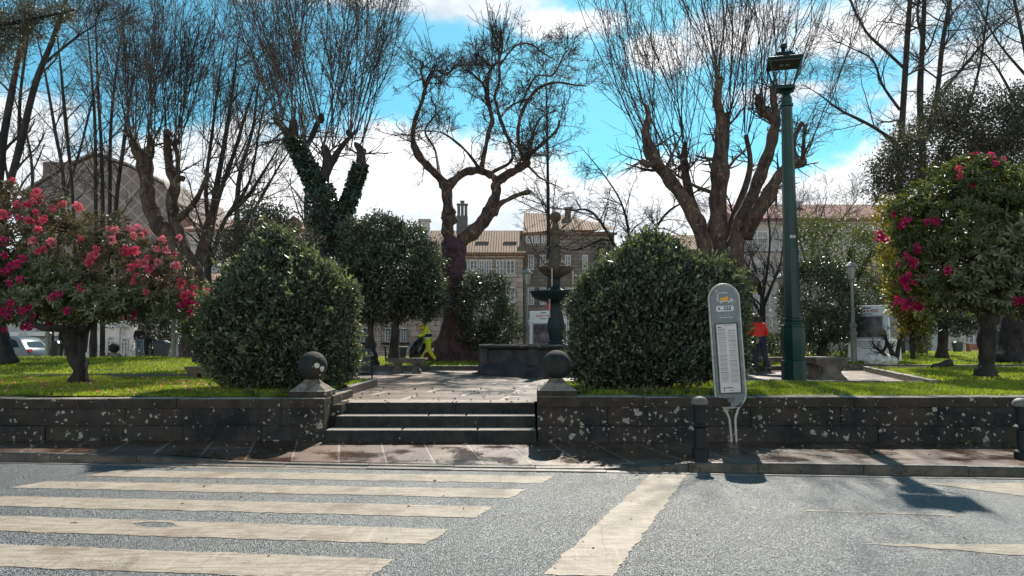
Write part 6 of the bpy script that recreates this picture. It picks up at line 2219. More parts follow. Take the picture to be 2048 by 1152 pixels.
# ---------------------------------------------------------------- fountain
def fountain():
    Y = 23.3
    x0 = at(1112, 690, Y).x
    t = thing('fountain', 'old stone fountain with octagonal basin, two stacked bowls and a ball finial', 'fountain', (x0, Y, PZ))
    z = lambda py: at(1112, py, Y).z
    k = Y / F
    R = 2.48
    c8 = math.pi / 8 + R_(4)
    mb = MB().mat(fount_m)
    mb.lathe([(R + 0.16, PZ - 0.02), (R + 0.16, PZ + 0.18), (R + 0.10, PZ + 0.24), (R + 0.04, PZ + 0.30), (R - 0.02, PZ + 0.34), (R - 0.02, PZ + 0.72), (R + 0.05, PZ + 0.76)], (x0, Y), 8, c8, closed=False)
    mb.lathe([(R - 0.34, PZ + 0.765), (R - 0.34, PZ + 0.1)], (x0, Y), 8, c8, closed=False)
    mb.build('basin_wall', t)
    mb = MB().mat(cope_m)
    mb.lathe([(R + 0.05, PZ + 0.762), (R + 0.12, PZ + 0.79), (R + 0.12, PZ + 0.85), (R + 0.08, PZ + 0.885), (R - 0.36, PZ + 0.885), (R - 0.36, PZ + 0.762)], (x0, Y), 8, c8, closed=False)
    mb.build('basin_rim', t)
    for kk in range(8):
        a = c8 + 2 * math.pi * kk / 8
        px_, py_ = x0 + (R - 0.03) * math.cos(a), Y + (R - 0.03) * math.sin(a)
        MB().mat(fount_m).lathe([(0.16, PZ + 0.30), (0.16, PZ + 0.76)], (px_, py_), 8, a).build('pilaster', t)
    MB().mat(M('still_water', (0.015, 0.03, 0.03), rough=0.05, spec=0.8)).lathe([(R - 0.345, PZ + 0.60), (R - 0.345, PZ + 0.62)], (x0, Y), 8, c8).build('water', t)
    mb = MB().mat(iron_m)
    p = lambda r, py: (r * k, z(py))
    mb.lathe([(20 * k, PZ + 0.4), p(20, 692), p(20, 687), p(17, 685), p(17, 682), p(13, 680), p(14, 672), p(17, 660), p(17.5, 650), p(15, 636), p(12, 622), p(11.5, 612), p(14, 606), p(24, 603)], (x0, Y), 20)
    mb.build('lower_column', t, smooth=40)
    mb = MB().mat(iron_m)
    mb.lathe([p(12, 605), p(30, 602), p(44, 596), p(50, 588), p(51.5, 585), p(51.5, 583), p(48, 583.5), p(30, 588), p(10, 590)], (x0, Y), 28)
    mb.build('lower_bowl', t, smooth=40)
    mb = MB().mat(iron_m)
    mb.lathe([p(10, 590), p(20, 581), p(14, 578), p(9.5, 573), p(9, 562), p(10, 556), p(13, 552)], (x0, Y), 18)
    mb.build('upper_column', t, smooth=40)
    mb = MB().mat(moss_m)
    prof = [p(12, 555), p(20, 551), p(27, 546), p(31, 541), p(33.5, 538), p(33.5, 534), p(30, 533), p(12, 532)]
    s0 = len(mb.v)
    mb.lathe(prof, (x0, Y), 24)
    for i in range(s0, len(mb.v)):
        v = mb.v[i]
        a = math.atan2(v[1] - Y, v[0] - x0)
        f = 1 + 0.05 * math.cos(a * 8)
        mb.v[i] = (x0 + (v[0] - x0) * f, Y + (v[1] - Y) * f, v[2])
    mb.build('upper_bowl', t, smooth=50)
    mb = MB().mat(moss_m)
    mb.lathe([p(27, 533), p(25, 529), p(19, 524), p(14, 519), p(12.5, 515), p(12.5, 510), p(10.5, 508), p(10.5, 496), p(13, 494), p(13, 491), p(9, 489), p(8.5, 478), p(8, 471), p(11, 468), p(12.5, 463), p(10.5, 458), p(7, 455), p(6, 447), p(5, 443)], (x0, Y), 18)
    mb.build('spire', t, smooth=40)
    MB().mat(moss_m).sphere((x0, Y, z(434)), 11.5 * k, 18, 12).build('finial', t, smooth=60)
    mb = MB().mat(M('pipe_metal', (0.35, 0.33, 0.28), rough=0.4, metal=0.5))
    for (px, y0, y1) in ((1099, 600, 636), (1104, 540, 575), (1146, 545, 590)):
        xx = px_x(px, Y - 0.5)
        mb.tube([(xx, Y - 0.55, z(y0)), (xx, Y - 0.55, z(y1))], 0.02, 5)
        mb.build('spout_pipe', t)
        mb = MB().mat(MATS['pipe_metal'])
    # hose-like bent pipe at the upper bowl
    mb = MB().mat(black_m)
    q = [at(a, b_, Y - 0.3) for a, b_ in ((1076, 534), (1077, 520), (1074, 512), (1080, 504), (1090, 503), (1096, 506))]
    mb.tube([tuple(v) for v in q], 0.018, 5)
    mb.build('bent_pipe', t)


fountain()


# ---------------------------------------------------------------- poster columns
def poster(label, c, yaw, W, H, ph, pic_h, title):
    t = thing('poster_column', label, 'poster column', tuple(c), 'white exhibition poster columns')
    Mx = Matrix.Translation(c) @ Matrix.Rotation(yaw, 4, 'Z')
    mb = MB().mat(white_m)
    mb.box(-W / 2, W / 2, -W / 2, W / 2, 0, H, bev=0.01)
    link('body', mb.xf(Mx).mesh('body'), t)
    photo_m = M('dark_photo_print', (0.018, 0.018, 0.028), (0.16, 0.14, 0.15), scale=3.5, rough=0.35)
    rg = random.Random(5)
    for face in (0, 1):
        Fm = Mx @ Matrix.Rotation(math.pi / 2 * face, 4, 'Z')
        yy = -W / 2
        mb = MB().mat(M('poster_border', (0.56, 0.56, 0.58), rough=0.5))
        pw = W * 0.36
        mb.box(-pw - 0.05, pw + 0.05, yy - 0.006, yy - 0.001, ph - 0.06, ph + pic_h + 0.05)
        bd = link('picture_mount', mb.xf(Fm).mesh('picture_mount'), t)
        mb = MB().mat(photo_m)
        mb.box(-pw, pw, yy - 0.010, yy - 0.0062, ph, ph + pic_h)
        link('picture', mb.xf(Fm).mesh('picture'), bd)
        me = text_mesh('ALZA A VOZ', W * 0.092, red_ink, 0.001, bold=0.004)
        zt_ = H - 0.20 * (H / 2.1)
        me.transform(Fm @ Matrix.Translation((0, yy - 0.003, zt_)) @ Matrix.Rotation(math.pi / 2, 4, 'X') @ Matrix.Diagonal((1, 1.15, 1, 1)))
        link('title', me, t)
        mb = MB().mat(ink_m)
        mb.box(-W * 0.10, W * 0.10, yy - 0.004, yy - 0.001, zt_ + 0.10, zt_ + 0.135)
        mb.box(-W * 0.13, W * 0.13, yy - 0.004, yy - 0.001, zt_ - 0.135, zt_ - 0.105)
        mb.mat(grey_ink)
        for r_ in range(4):
            x = -pw * (0.95 if r_ < 3 else 0.5)
            xe = -x
            while x < xe:
                l = rg.uniform(0.04, 0.12)
                mb.box(x, min(x + l, xe), yy - 0.004, yy - 0.001, ph - 0.20 - r_ * 0.085, ph - 0.165 - r_ * 0.085)
                x += l + 0.018
        mb.box(-pw * .25, pw * .3, yy - 0.004, yy - 0.001, 0.10, 0.125)
        link('print', mb.xf(Fm).mesh('print'), t)
    return t


Y = 29.2
xm = (px_x(1714, Y) + px_x(1797, Y)) / 2
poster('white square poster column with a dark picture and ALZA A VOZ title on the right lawn', Vector((xm + 0.25, Y + 0.9, 0.78)), R_(-43), 1.55, 2.28, 1.02, 0.82, 0)
Y = 29.6
poster('white poster column with a dark picture and ALZA A VOZ title seen behind the fountain basin', Vector((px_x(1096, Y) + 0.05, Y + 0.7, 0.78)), R_(-22), 1.20, 2.08, 0.70, 0.85, 0)
Y = 33
t = thing('red_banner', 'small red banner on a thin pole behind the fountain column', 'banner', (px_x(1100, Y), Y, 0.8))
MB().mat(red_ink).box(px_x(1094, Y), px_x(1107, Y), Y, Y + 0.03, at(1100, 622, Y).z, at(1100, 602, Y).z).build('flag', t)
MB().mat(rail_m).tube([(px_x(1108, Y), Y, 0.8), (px_x(1108, Y), Y, at(1100, 598, Y).z)], 0.03, 6).build('pole', t)
for (a, b_, lb) in ((1880, 1900, 'pale display panel left of the small far bin'), (1984, 1996, 'narrow pale display panel right of the right flowering trunk'), (2003, 2012, 'thin pale display panel by the roots of the evergreen tree'), (1914, 1924, 'white display panel behind the small far bin')):
    Y = 43
    t = thing('display_panel', lb, 'panel', (px_x((a + b_) / 2, Y), Y, 1.0), 'pale panels at the far side of the square')
    MB().mat(pale_w).box(px_x(a, Y), px_x(b_, Y), Y, Y + 0.12, 1.15, at(1900, 652, Y).z).build('board', t)
    MB().mat(black_m).box(px_x(a, Y) + 0.1, px_x(b_, Y) - 0.1, Y + 0.02, Y + 0.10, 0.9, 1.149).build('foot', t)

# fallen / standing plaque stone and dead shrub
b = at(1766, 716, 26.9)
bm = bmesh.new()
bmesh.ops.create_icosphere(bm, subdivisions=4, radius=1.0)
from mathutils import noise as mn
for v in bm.verts:
    p = v.co.copy()
    f = 1 + 0.16 * mn.noise(p * 1.3) + 0.06 * mn.noise(p * 4) + 0.03 * mn.noise(p * 11)
    v.co = Vector((p.x * 0.56 * f - p.z * 0.10, p.y * 0.34 * f, p.z * 0.29 * f))
    if v.co.y < -0.19: v.co.y = -0.19 + (v.co.y + 0.19) * 0.15
    v.co.z += 0.16
me = bpy.data.meshes.new('rock')
bm.to_mesh(me); bm.free()
me.materials.append(M('pale_rock', (0.85, 0.84, 0.80), (0.60, 0.58, 0.53), scale=5, rough=0.8, bump=0.8, bscale=14, dirt=(0.22, 0.21, 0.17), dirt_scale=6, dirt_amt=0.7))
t = thing('plaque_stone', 'pale rounded memorial stone lying on the right lawn at the foot of the dead shrub', 'stone', (b.x, 26.95, 0.86))
o = bpy.data.objects.new('rock', me); COL.objects.link(o); o.parent = t
o.rotation_euler = (R_(-58), 0, R_(-6))
rng = np.random.default_rng(31)
Y = 27.0
stems = [[(1788, 722, 5), (1782, 700, 4.5), (1773, 682, 3.5), (1768, 660, 2)], [(1792, 722, 5), (1798, 690, 4.5), (1803, 660, 3.5), (1798, 630, 2)], [(1776, 715, 3.5), (1765, 706, 3), (1752, 695, 2.5), (1744, 684, 1)], [(1764, 706, 3), (1772, 690, 2.4), (1770, 668, 1.2)], [(1800, 680, 3), (1812, 664, 2), (1822, 652, 1)]]
lims = [px_limb(p, Y) for p in stems]
P, Rr = limb_arr(lims, 10)
lv = twigs_from(P, Rr, [(7, 0.3, 1.0, (0.25, 0.6), 45, 0.08, 0.18, 5, 0.5, 0.009), (4, 0.2, 1.0, (0.1, 0.3), 42, 0.05, 0.2, 4, 0.65, 0.006)], rng)
b = at(1786, 722, Y)
t = bare_tree('dead_shrub', 'twisted bare shrub with dark crooked stems beside the memorial stone', (b.x, Y, 0.8), lims, lv, dark_bark, rng=rng, S=8, cat='shrub')
c = np.concatenate([p[:, -1] for p, _ in lv[:1]])
D = unit(rng.normal(0, 0.6, (len(c) * 3, 3)) + np.array([0, 0, 0.4]))
C = np.repeat(c, 3, axis=0)
Lg = rng.uniform(0.06, 0.13, len(C))
V, Fc = leaves_at(C, D, Lg, Lg * 0.35, rng)
link('leaves', mesh_np('leaves', V, Fc, leaf_olive), t)
# log on the right lawn
b = at(1888, 734, 23.5)
rng = np.random.default_rng(9)
t = thing('fallen_log', 'short mossy log lying on the right lawn left of the flowering trunk', 'log', (b.x, 23.6, 0.82))
V, Fs = limb_tubes([catmull([(b.x - 0.5, 23.3, 0.84, 0.05), (b.x - 0.1, 23.6, 0.88, 0.10), (b.x + 0.4, 23.8, 0.95, 0.11)], 5)], rng, 10, 0.12)
link('trunk', mesh_np('trunk', V, Fs, dark_bark, True), t)


# railings at the far side
def railing(name, label, xa, xb, Y, zt, zb, step, mat, thick=0.03):
    x0, x1 = px_x(xa, Y), px_x(xb, Y)
    t = thing(name, label, 'railing', ((x0 + x1) / 2, Y, zb))
    mb = MB().mat(mat)
    mb.box(x0, x1, Y - 0.03, Y + 0.03, zt - 0.06, zt)
    mb.box(x0, x1, Y - 0.02, Y + 0.02, zb + 0.12, zb + 0.16)
    n = max(2, int((x1 - x0) / step))
    for i in range(n + 1):
        x = x0 + (x1 - x0) * i / n
        mb.box(x - thick / 2, x + thick / 2, Y - 0.015, Y + 0.015, zb, zt - 0.061)
    mb.build('rails', t)
    return t


railing('railing', 'white street railing in front of the arched white building', 158, 272, 36, at(200, 702, 36).z, 0.36, 0.55, rail_m, 0.05)
railing('railing', 'pale fence glimpsed under the dark camellia right of the lamp post', 1598, 1702, 40, at(1650, 682, 40).z, 1.0, 0.14, rail_m, 0.05)
railing('railing', 'low white rail along the street behind the worker in yellow', 690, 868, 42, at(780, 702, 42).z, 0.4, 0.6, rail_m, 0.06)


# ---------------------------------------------------------------- parked car
def car():
    Y = 35.0
    xr = px_x(88, Y)          # rear end, car faces left
    L = 4.15
    z0 = 0.36
    t = thing('parked_car', 'silver-blue hatchback parked across the street at the left edge', 'car', (xr - L / 2, Y, z0))
    paintm = M('car_paint', (0.085, 0.115, 0.13), rough=0.3, metal=0.2, spec=0.5)
    prof = [(0.0, 0.30), (0.02, 0.55), (0.05, 0.78), (0.16, 0.92), (0.42, 1.25), (0.60, 1.42), (0.95, 1.50), (1.7, 1.53), (2.25, 1.48), (2.75, 1.25), (3.15, 1.00), (3.75, 0.90), (4.05, 0.72), (4.15, 0.5), (4.13, 0.28)]
    low = [(4.0, 0.20), (3.70, 0.20), (3.66, 0.42), (3.45, 0.62), (3.25, 0.66), (3.05, 0.62), (2.85, 0.42), (2.80, 0.20), (1.12, 0.20), (1.08, 0.42), (0.88, 0.62), (0.70, 0.66), (0.50, 0.62), (0.30, 0.42), (0.26, 0.20), (0.1, 0.22)]
    out_ = prof + low
    n = len(out_)
    vs, fs = [], []
    layers = [(-0.86, 1), (-0.80, 0), (0.80, 0), (0.86, 1)]
    W = 0.88
    ys = [-W, -W * 0.9, W * 0.9, W]
    for yi, y in enumerate(ys):
        for (px, pz) in out_:
            inset = 0.0
            if pz > 0.95: inset = (pz - 0.95) * 0.36
            yy = y * (1 - inset) if yi in (0, 3) else y * (1 - inset * 0.9)
            sc = 0.03 if yi in (0, 3) else 0
            vs.append((xr - px - (sc if px < 2 else -sc), Y + yy, z0 + pz - (sc if pz > 1.3 else 0)))
    for l in range(3):
        for i in range(n):
            j = (i + 1) % n
            fs.append((l * n + i, l * n + j, (l + 1) * n + j, (l + 1) * n + i))
    fs.append(tuple(range(n)))
    fs.append(tuple(reversed(range(3 * n, 4 * n))))
    mb = MB().mat(paintm)
    mb.add(vs, fs)
    mb.build('body', t, smooth=35)
    gl = M('car_glass', (0.02, 0.03, 0.035), rough=0.15, spec=0.35)
    for pts in ([(0.50, 1.00), (0.72, 1.30), (0.98, 1.40), (1.42, 1.42), (1.42, 0.98)], [(1.50, 0.98), (1.50, 1.42), (2.12, 1.38), (2.70, 1.02)]):
        mb = MB().mat(gl)
        q = []
        for (px, pz) in pts:
            inset = (pz - 0.95) * 0.36
            q.append((xr - px, Y - W * (1 - inset) - 0.012, z0 + pz))
        q2 = [(a, b_ + 0.03, c) for a, b_, c in q]
        m_ = len(q)
        mb.add(q + q2, [tuple(range(m_)), tuple(reversed(range(m_, 2 * m_)))] + [(i, i + m_, (i + 1) % m_ + m_, (i + 1) % m_) for i in range(m_)])
        mb.build('side_window', t)
    MB().mat(gl).add([(xr - 0.20, Y - .62, z0 + 0.98), (xr - 0.20, Y + .62, z0 + .98), (xr - 0.40, Y + .55, z0 + 1.27), (xr - 0.40, Y - .55, z0 + 1.27)], [(0, 1, 2, 3)]).build('rear_window', t)
    MB().mat(red_ink).box(xr - 0.14, xr - 0.035, Y - 0.84, Y - 0.62, z0 + 0.78, z0 + 0.92).build('tail_light', t)
    MB().mat(rail_m).box(xr - 1.05, xr - 0.85, Y - W - 0.03, Y - W - 0.004, z0 + 0.82, z0 + 0.85).build('door_handle', t)
    for px in (0.70, 3.25):
        for s in (-1, 1):
            yw = Y + s * 0.78
            mb = MB().mat(M('tyre_rubber', (0.015, 0.015, 0.016), rough=0.8))
            s0 = len(mb.v)
            mb.lathe([(0.20, -0.10), (0.30, -0.11), (0.325, -0.08), (0.325, 0.08), (0.30, 0.11), (0.20, 0.10)], n=20)
            mb.xf(Matrix.Translation((xr - px, yw, z0 + 0.325)) @ Matrix.Rotation(math.pi / 2, 4, 'X'), s0)
            wh = mb.build('wheel', t, smooth=40)
            mb = MB().mat(M('alloy_rim', (0.45, 0.45, 0.47), metal=0.7, rough=0.3))
            mb.lathe([(0.20, -0.095), (0.19, -0.085), (0.05, -0.10), (0.04, -0.06)], n=20)
            mb.lathe([(0.20, 0.095), (0.19, 0.085), (0.05, 0.10), (0.04, 0.06)], n=20)
            mb.xf(Matrix.Translation((xr - px, yw, z0 + 0.325)) @ Matrix.Rotation(math.pi / 2, 4, 'X'))
            mb.build('rim', wh)


car()


# ---------------------------------------------------------------- people
def skin(name, verts, edges, radii, mat, parent, Mx, sub=1, root=0):
    me = bpy.data.meshes.new(name)
    me.from_pydata([tuple(v) for v in verts], edges, [])
    o = bpy.data.objects.new(name, me)
    COL.objects.link(o)
    md = o.modifiers.new('skin', 'SKIN')
    md.use_smooth_shade = True
    lay = me.skin_vertices[0].data
    for i, r in enumerate(radii):
        lay[i].radius = (r, r) if not hasattr(r, '__len__') else r
    lay[root].use_root = True
    s = o.modifiers.new('sub', 'SUBSURF')
    s.levels = s.render_levels = sub
    dg = bpy.context.evaluated_depsgraph_get()
    m2 = bpy.data.meshes.new_from_object(o.evaluated_get(dg))
    m2.name = name
    bpy.data.objects.remove(o)
    bpy.data.meshes.remove(me)
    m2.transform(Mx)
    m2.materials.clear()
    m2.materials.append(mat)
    m2.polygons.foreach_set('use_smooth', [True] * len(m2.polygons))
    return link(name, m2, parent)


def person(label, loc, yaw, J, colors, scale=1.0, hood=False, cap=None, bands=None, group=None):
    """J: joints in metres, figure faces -y; pelvis, chest, neck, head + L/R hip knee ankle toe shoulder elbow wrist"""
    t = thing('person', label, 'person', tuple(loc), group)
    Mx = Matrix.Translation(loc) @ Matrix.Rotation(yaw, 4, 'Z') @ Matrix.Scale(scale, 4)
    skinm = M('skin', (0.38, 0.22, 0.15), rough=0.6)
    jm, tm_, hm, sm = colors
    names, V, E, Rd = {}, [], [], []
    def v(nm, p, r, par=None):
        names[nm] = len(V)
        V.append(Vector(p)); Rd.append(r)
        if par is not None: E.append((names[par], names[nm]))
    v('pel', J['pelvis'], (0.13, 0.10))
    v('waist', Vector(J['pelvis']).lerp(Vector(J['chest']), 0.5), (0.12, 0.09), 'pel')
    v('chest', J['chest'], (0.14, 0.10), 'waist')
    v('neck', J['neck'], 0.052, 'chest')
    hd = Vector(J['head'])
    v('jaw', hd + Vector((0, -0.01, -0.06)), 0.062, 'neck')
    v('skull', hd + Vector((0, 0, 0.03)), 0.085, 'jaw')
    v('crown', hd + Vector((0, 0.01, 0.10)), 0.055, 'skull')
    fd = Vector(J.get('face', (0, -1, 0))).normalized()
    v('nose', hd + fd * 0.105 + Vector((0, 0, -0.015)), 0.014, 'skull')
    for s, sg in (('L', -1), ('R', 1)):
        sd = Vector((-fd.y, fd.x, 0)) * sg
        v('ear' + s, hd + sd * 0.095, 0.014, 'skull')
        v('hip' + s, J['hip' + s], 0.085, 'pel')
        v('knee' + s, J['knee' + s], 0.055, 'hip' + s)
        v('ank' + s, J['ankle' + s], 0.036, 'knee' + s)
        v('toe' + s, J['toe' + s], 0.03, 'ank' + s)
        v('sh' + s, J['sh' + s], 0.058, 'chest')
        v('el' + s, J['el' + s], 0.040, 'sh' + s)
        v('wr' + s, J['wr' + s], 0.026, 'el' + s)
        hd_ = (Vector(J['wr' + s]) - Vector(J['el' + s])).normalized()
        pal = Vector(J['wr' + s]) + hd_ * 0.07
        v('palm' + s, pal, (0.036, 0.018), 'wr' + s)
        side = hd_.orthogonal().normalized()
        for k, (o_, ln) in enumerate(((-0.027, 0.065), (-0.009, 0.075), (0.009, 0.072), (0.027, 0.055))):
            a = pal + side * o_ + hd_ * 0.035
            v('f%s%d' % (s, k), a, 0.009, 'palm' + s)
            v('g%s%d' % (s, k), a + (hd_ + Vector((0, 0, -0.5))).normalized() * ln, 0.008, 'f%s%d' % (s, k))
        v('th' + s, Vector(J['wr' + s]) + hd_ * 0.03 + side * -0.045, 0.010, 'palm' + s)
    skin('body', V, E, Rd, skinm, t, Mx)
    def sub(nm, keys, edges, rad, mat, lv=2):
        idx = {k: i for i, k in enumerate(keys)}
        return skin(nm, [J2[k] for k in keys], [(idx[a], idx[b_]) for a, b_ in edges], rad, mat, t, Mx, lv)
    J2 = dict(J)
    J2['waist'] = Vector(J['pelvis']).lerp(Vector(J['chest']), 0.5)
    J2['hem'] = Vector(J['pelvis']).lerp(Vector(J['chest']), -0.08)
    J2['collar'] = Vector(J['neck']).lerp(Vector(J['chest']), 0.45)
    for s in 'LR':
        J2['cuff' + s] = Vector(J['el' + s]).lerp(Vector(J['wr' + s]), 0.93)
        J2['leg' + s] = Vector(J['knee' + s]).lerp(Vector(J['ankle' + s]), 0.95)
    sub('jacket', ['waist', 'hem', 'chest', 'collar', 'shL', 'elL', 'cuffL', 'shR', 'elR', 'cuffR'],
        [('waist', 'hem'), ('waist', 'chest'), ('chest', 'collar'), ('chest', 'shL'), ('shL', 'elL'), ('elL', 'cuffL'), ('chest', 'shR'), ('shR', 'elR'), ('elR', 'cuffR')],
        [(0.165, 0.135), (0.175, 0.14), (0.18, 0.14), 0.085, 0.09, 0.068, 0.052, 0.09, 0.068, 0.052], jm)
    sub('trousers', ['pelvis', 'hipL', 'kneeL', 'legL', 'hipR', 'kneeR', 'legR'],
        [('pelvis', 'hipL'), ('hipL', 'kneeL'), ('kneeL', 'legL'), ('pelvis', 'hipR'), ('hipR', 'kneeR'), ('kneeR', 'legR')],
        [(0.16, 0.13), 0.12, 0.085, 0.068, 0.12, 0.085, 0.068], tm_)
    for s in 'LR':
        a, b_ = Vector(J['ankle' + s]), Vector(J['toe' + s])
        skin('shoe', [a + Vector((0, 0, -0.02)), a.lerp(b_, 0.5) + Vector((0, 0, -0.02)), b_ + Vector((0, 0, -0.005)), a - (b_ - a) * 0.3 + Vector((0, 0, -0.045))], [(0, 1), (1, 2), (0, 3)], [(0.055, 0.05), (0.052, 0.042), (0.046, 0.034), 0.042], sm, t, Mx)
    up = Vector((0, 0, 1))
    skin('hood' if hood else ('cap' if cap else 'hair'), [hd + Vector((0, 0, 0.05)) - fd * 0.015, hd + Vector((0, 0, 0.09)) - fd * 0.02, hd - fd * 0.04 + Vector((0, 0, -0.02 if not hood else -0.10))], [(0, 1), (0, 2)], [0.105 if not hood else 0.125, 0.075, 0.075 if not hood else 0.12], hm, t, Mx)
    if bands:
        for (z_, mat, th, f_) in bands:
            c = Vector(J['pelvis']).lerp(Vector(J['chest']), f_)
            mb = MB().mat(mat)
            mb.lathe([(0.222, z_ - th), (0.226, z_), (0.222, z_ + th)], (c.x, c.y), 18, closed=False)
            for i, v_ in enumerate(mb.v):
                mb.v[i] = (v_[0], c.y + (v_[1] - c.y) * 0.86, v_[2])
            link('reflective_band', mb.xf(Mx).mesh('reflective_band', 60), t)
    return t


hiv = M('hi_vis_yellow', (0.62, 0.80, 0.02), (0.50, 0.68, 0.02), scale=8, rough=0.7)
hiv2 = M('hi_vis_trousers', (0.60, 0.66, 0.02), (0.45, 0.52, 0.02), scale=8, rough=0.7)
navy = M('navy_cloth', (0.015, 0.02, 0.04), (0.025, 0.03, 0.05), scale=8, rough=0.85)
shoe_m = M('dark_shoe', (0.02, 0.02, 0.02), rough=0.6)
hair_m = M('dark_hair', (0.02, 0.015, 0.012), (0.04, 0.03, 0.02), scale=30, rough=0.7)
refl = M('reflective_tape', (0.65, 0.66, 0.66), rough=0.35)
stride = dict(pelvis=(0, 0, 0.93), chest=(0, -0.06, 1.32), neck=(0, -0.09, 1.47), head=(0, -0.12, 1.58),
              hipL=(-0.10, 0, 0.90), kneeL=(-0.11, -0.17, 0.50), ankleL=(-0.11, -0.26, 0.09), toeL=(-0.11, -0.42, 0.04),
              hipR=(0.10, 0, 0.90), kneeR=(0.11, 0.06, 0.49), ankleR=(0.11, 0.32, 0.13), toeR=(0.11, 0.22, 0.04),
              shL=(-0.19, -0.06, 1.38), elL=(-0.24, -0.12, 1.10), wrL=(-0.16, -0.36, 1.02),
              shR=(0.19, -0.06, 1.38), elR=(0.24, -0.14, 1.10), wrR=(0.16, -0.38, 1.02))
Y = 28.6
person('worker in yellow hi-vis jacket and trousers walking left and leaning on a loaded cart', Vector((px_x(856, Y), Y, 0.80)), R_(-82), stride, (hiv, hiv2, M('dark_cap', (0.03, 0.03, 0.035)), shoe_m), 1.0, cap=True,
       bands=[(1.05, navy, 0.075, 0.3), (1.135, refl, 0.022, 0.5), (0.975, refl, 0.018, 0.2)])
# the cart with its sack
x = px_x(836, Y)
t = thing('cleaning_cart', 'two wheeled cart loaded with a bulging black sack in front of the yellow-clad worker', 'cart', (x, Y, 0.80))
bm = bmesh.new()
bmesh.ops.create_icosphere(bm, subdivisions=3, radius=1)
for v in bm.verts:
    p = v.co.copy()
    f = 1 + 0.18 * mn.noise(p * 2.1) + 0.08 * mn.noise(p * 5)
    tp = 1 - 0.45 * max(0, p.z)
    v.co = Vector((p.x * 0.30 * f * tp + 0.14 * p.z, p.y * 0.26 * f * tp, p.z * 0.47 * f + 0.58))
me = bpy.data.meshes.new('sack'); bm.to_mesh(me); bm.free()
me.materials.append(M('black_sack', (0.008, 0.009, 0.014), rough=0.3, spec=0.6))
me.transform(Matrix.Translation((x, Y, 0.80)))
link('sack', me, t)
mb = MB().mat(lamp_grey)
mb.tube([(x + 0.30, Y - 0.18, 1.80 - 0.03), (x + 0.05, Y - 0.18, 1.2), (x - 0.1, Y - 0.18, 0.95)], 0.018, 6)
mb.tube([(x + 0.30, Y + 0.18, 1.80 - 0.03), (x + 0.05, Y + 0.18, 1.2), (x - 0.1, Y + 0.18, 0.95)], 0.018, 6)
mb.tube([(x + 0.30, Y - 0.18, 1.77), (x + 0.30, Y + 0.18, 1.77)], 0.018, 6)
mb.build('handle', t)
for s in (-0.3, 0.3):
    mb = MB().mat(shoe_m)
    mb.lathe([(0.06, -0.03), (0.16, -0.03), (0.17, 0), (0.16, 0.03), (0.06, 0.03)], n=16)
    mb.xf(Matrix.Translation((x - 0.02, Y + s, 0.97)) @ Matrix.Rotation(math.pi / 2, 4, 'X'))
    mb.build('wheel', t)

bend = dict(pelvis=(0, 0, 0.95), chest=(0.0, -0.13, 1.32), neck=(0, -0.27, 1.41), head=(0, -0.38, 1.42), face=(0, -1, -0.6),
            hipL=(-0.10, 0, 0.92), kneeL=(-0.14, -0.05, 0.50), ankleL=(-0.26, -0.02, 0.09), toeL=(-0.28, -0.18, 0.04),
            hipR=(0.10, 0, 0.92), kneeR=(0.11, -0.04, 0.50), ankleR=(0.10, 0.02, 0.09), toeR=(0.11, -0.15, 0.04),
            shL=(-0.15, -0.15, 1.33), elL=(-0.24, -0.20, 1.08), wrL=(-0.10, -0.36, 1.10),
            shR=(0.15, -0.15, 1.33), elR=(0.25, -0.22, 1.08), wrR=(0.10, -0.36, 1.10))
Y = 24.0
red_j = M('red_jacket', (0.80, 0.030, 0.012), (0.62, 0.02, 0.012), scale=6, rough=0.6)
person('person in bright red jacket and navy trousers, head bowed, right of the bus stop', Vector((px_x(1516, Y), Y, PZ)), R_(165), bend, (red_j, navy, hair_m, shoe_m), 1.12)
stand = dict(pelvis=(0, 0, 0.95), chest=(0, 0, 1.33), neck=(0, -0.01, 1.49), head=(0, -0.03, 1.61),
             hipL=(-0.10, 0, 0.92), kneeL=(-0.11, -0.02, 0.50), ankleL=(-0.12, 0.02, 0.09), toeL=(-0.14, -0.14, 0.04),
             hipR=(0.10, 0, 0.92), kneeR=(0.12, -0.05, 0.50), ankleR=(0.13, 0.0, 0.09), toeR=(0.16, -0.16, 0.04),
             shL=(-0.19, 0, 1.39), elL=(-0.25, 0.02, 1.12), wrL=(-0.22, -0.15, 0.93),
             shR=(0.19, 0, 1.39), elR=(0.25, -0.04, 1.13), wrR=(0.08, -0.24, 1.12))
jeans = M('faded_jeans', (0.16, 0.22, 0.28), (0.10, 0.15, 0.20), scale=8, rough=0.85)
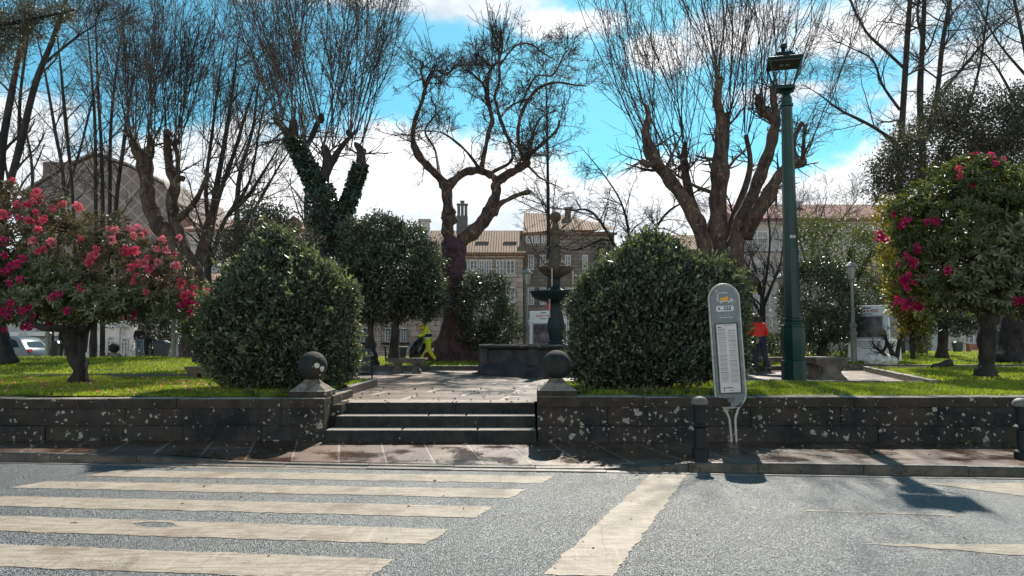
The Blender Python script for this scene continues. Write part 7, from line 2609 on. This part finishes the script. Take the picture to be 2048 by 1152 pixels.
blk = M('black_cloth', (0.018, 0.018, 0.022), (0.03, 0.03, 0.035), scale=8, rough=0.85)
Y = 31.6
person('person in dark jacket and faded jeans standing left of the shaded shrub', Vector((px_x(282, Y), Y, 0.94)), R_(30), stand, (blk, jeans, hair_m, shoe_m), 0.80, group='people standing at the far left')
person('person in black coat half hidden behind the left flowering trunk', Vector((px_x(131, 31.8), 31.8, 0.92)), R_(60), stand, (blk, blk, hair_m, shoe_m), 0.78, group='people standing at the far left')
person('person in grey coat standing close behind the one in faded jeans', Vector((px_x(297, 32.4), 32.4, 0.94)), R_(-40), stand, (M('grey_coat', (0.05, 0.06, 0.07)), blk, hair_m, shoe_m), 0.78, group='people standing at the far left')


# fallen petals and leaves
rg = np.random.default_rng(123)
def litter(name, n, xr, yr, zf, mat, sz):
    x = rg.uniform(*xr, n); y = rg.uniform(*yr, n)
    C = np.array([(a, b_, zf(a, b_) + 0.006) for a, b_ in zip(x, y)])
    a = rg.uniform(0, 6.28, n)
    D = unit(np.stack([np.cos(a), np.sin(a), rg.uniform(0.0, 0.5, n)], 1))
    Lg = rg.uniform(0.6, 1.3, n) * sz
    V, Fc = leaves_at(C, D, Lg, Lg * 0.6, rg, 0.15)
    structure(name, mesh_np(name, V, Fc, mat), 'stuff')
dry_m = M('dry_leaves', (0.20, 0.12, 0.05), (0.34, 0.26, 0.15), island=True, rough=0.8)
litter('fallen_petals', 420, (-12, -5), (11.8, 17), lambda x, y: LZ + 0.035, petal_coral, 0.05)
litter('fallen_leaves', 500, (-12, 12), (11.8, 15.5), lambda x, y: (LZ + 0.03) if not (-3.0 < x < 0.5) else PZ, dry_m, 0.06)
litter('fallen_leaves', 160, (-9, 9), (9.9, 11.3), lambda x, y: pav_z(x, y), dry_m, 0.045)
litter('fallen_leaves', 70, (-6, 7), (5.5, 9.0), lambda x, y: 0.0, dry_m, 0.035)
litter('fallen_leaves', 300, (9.5, 20), (16, 24), lambda x, y: LZ + 0.04, dry_m, 0.07)
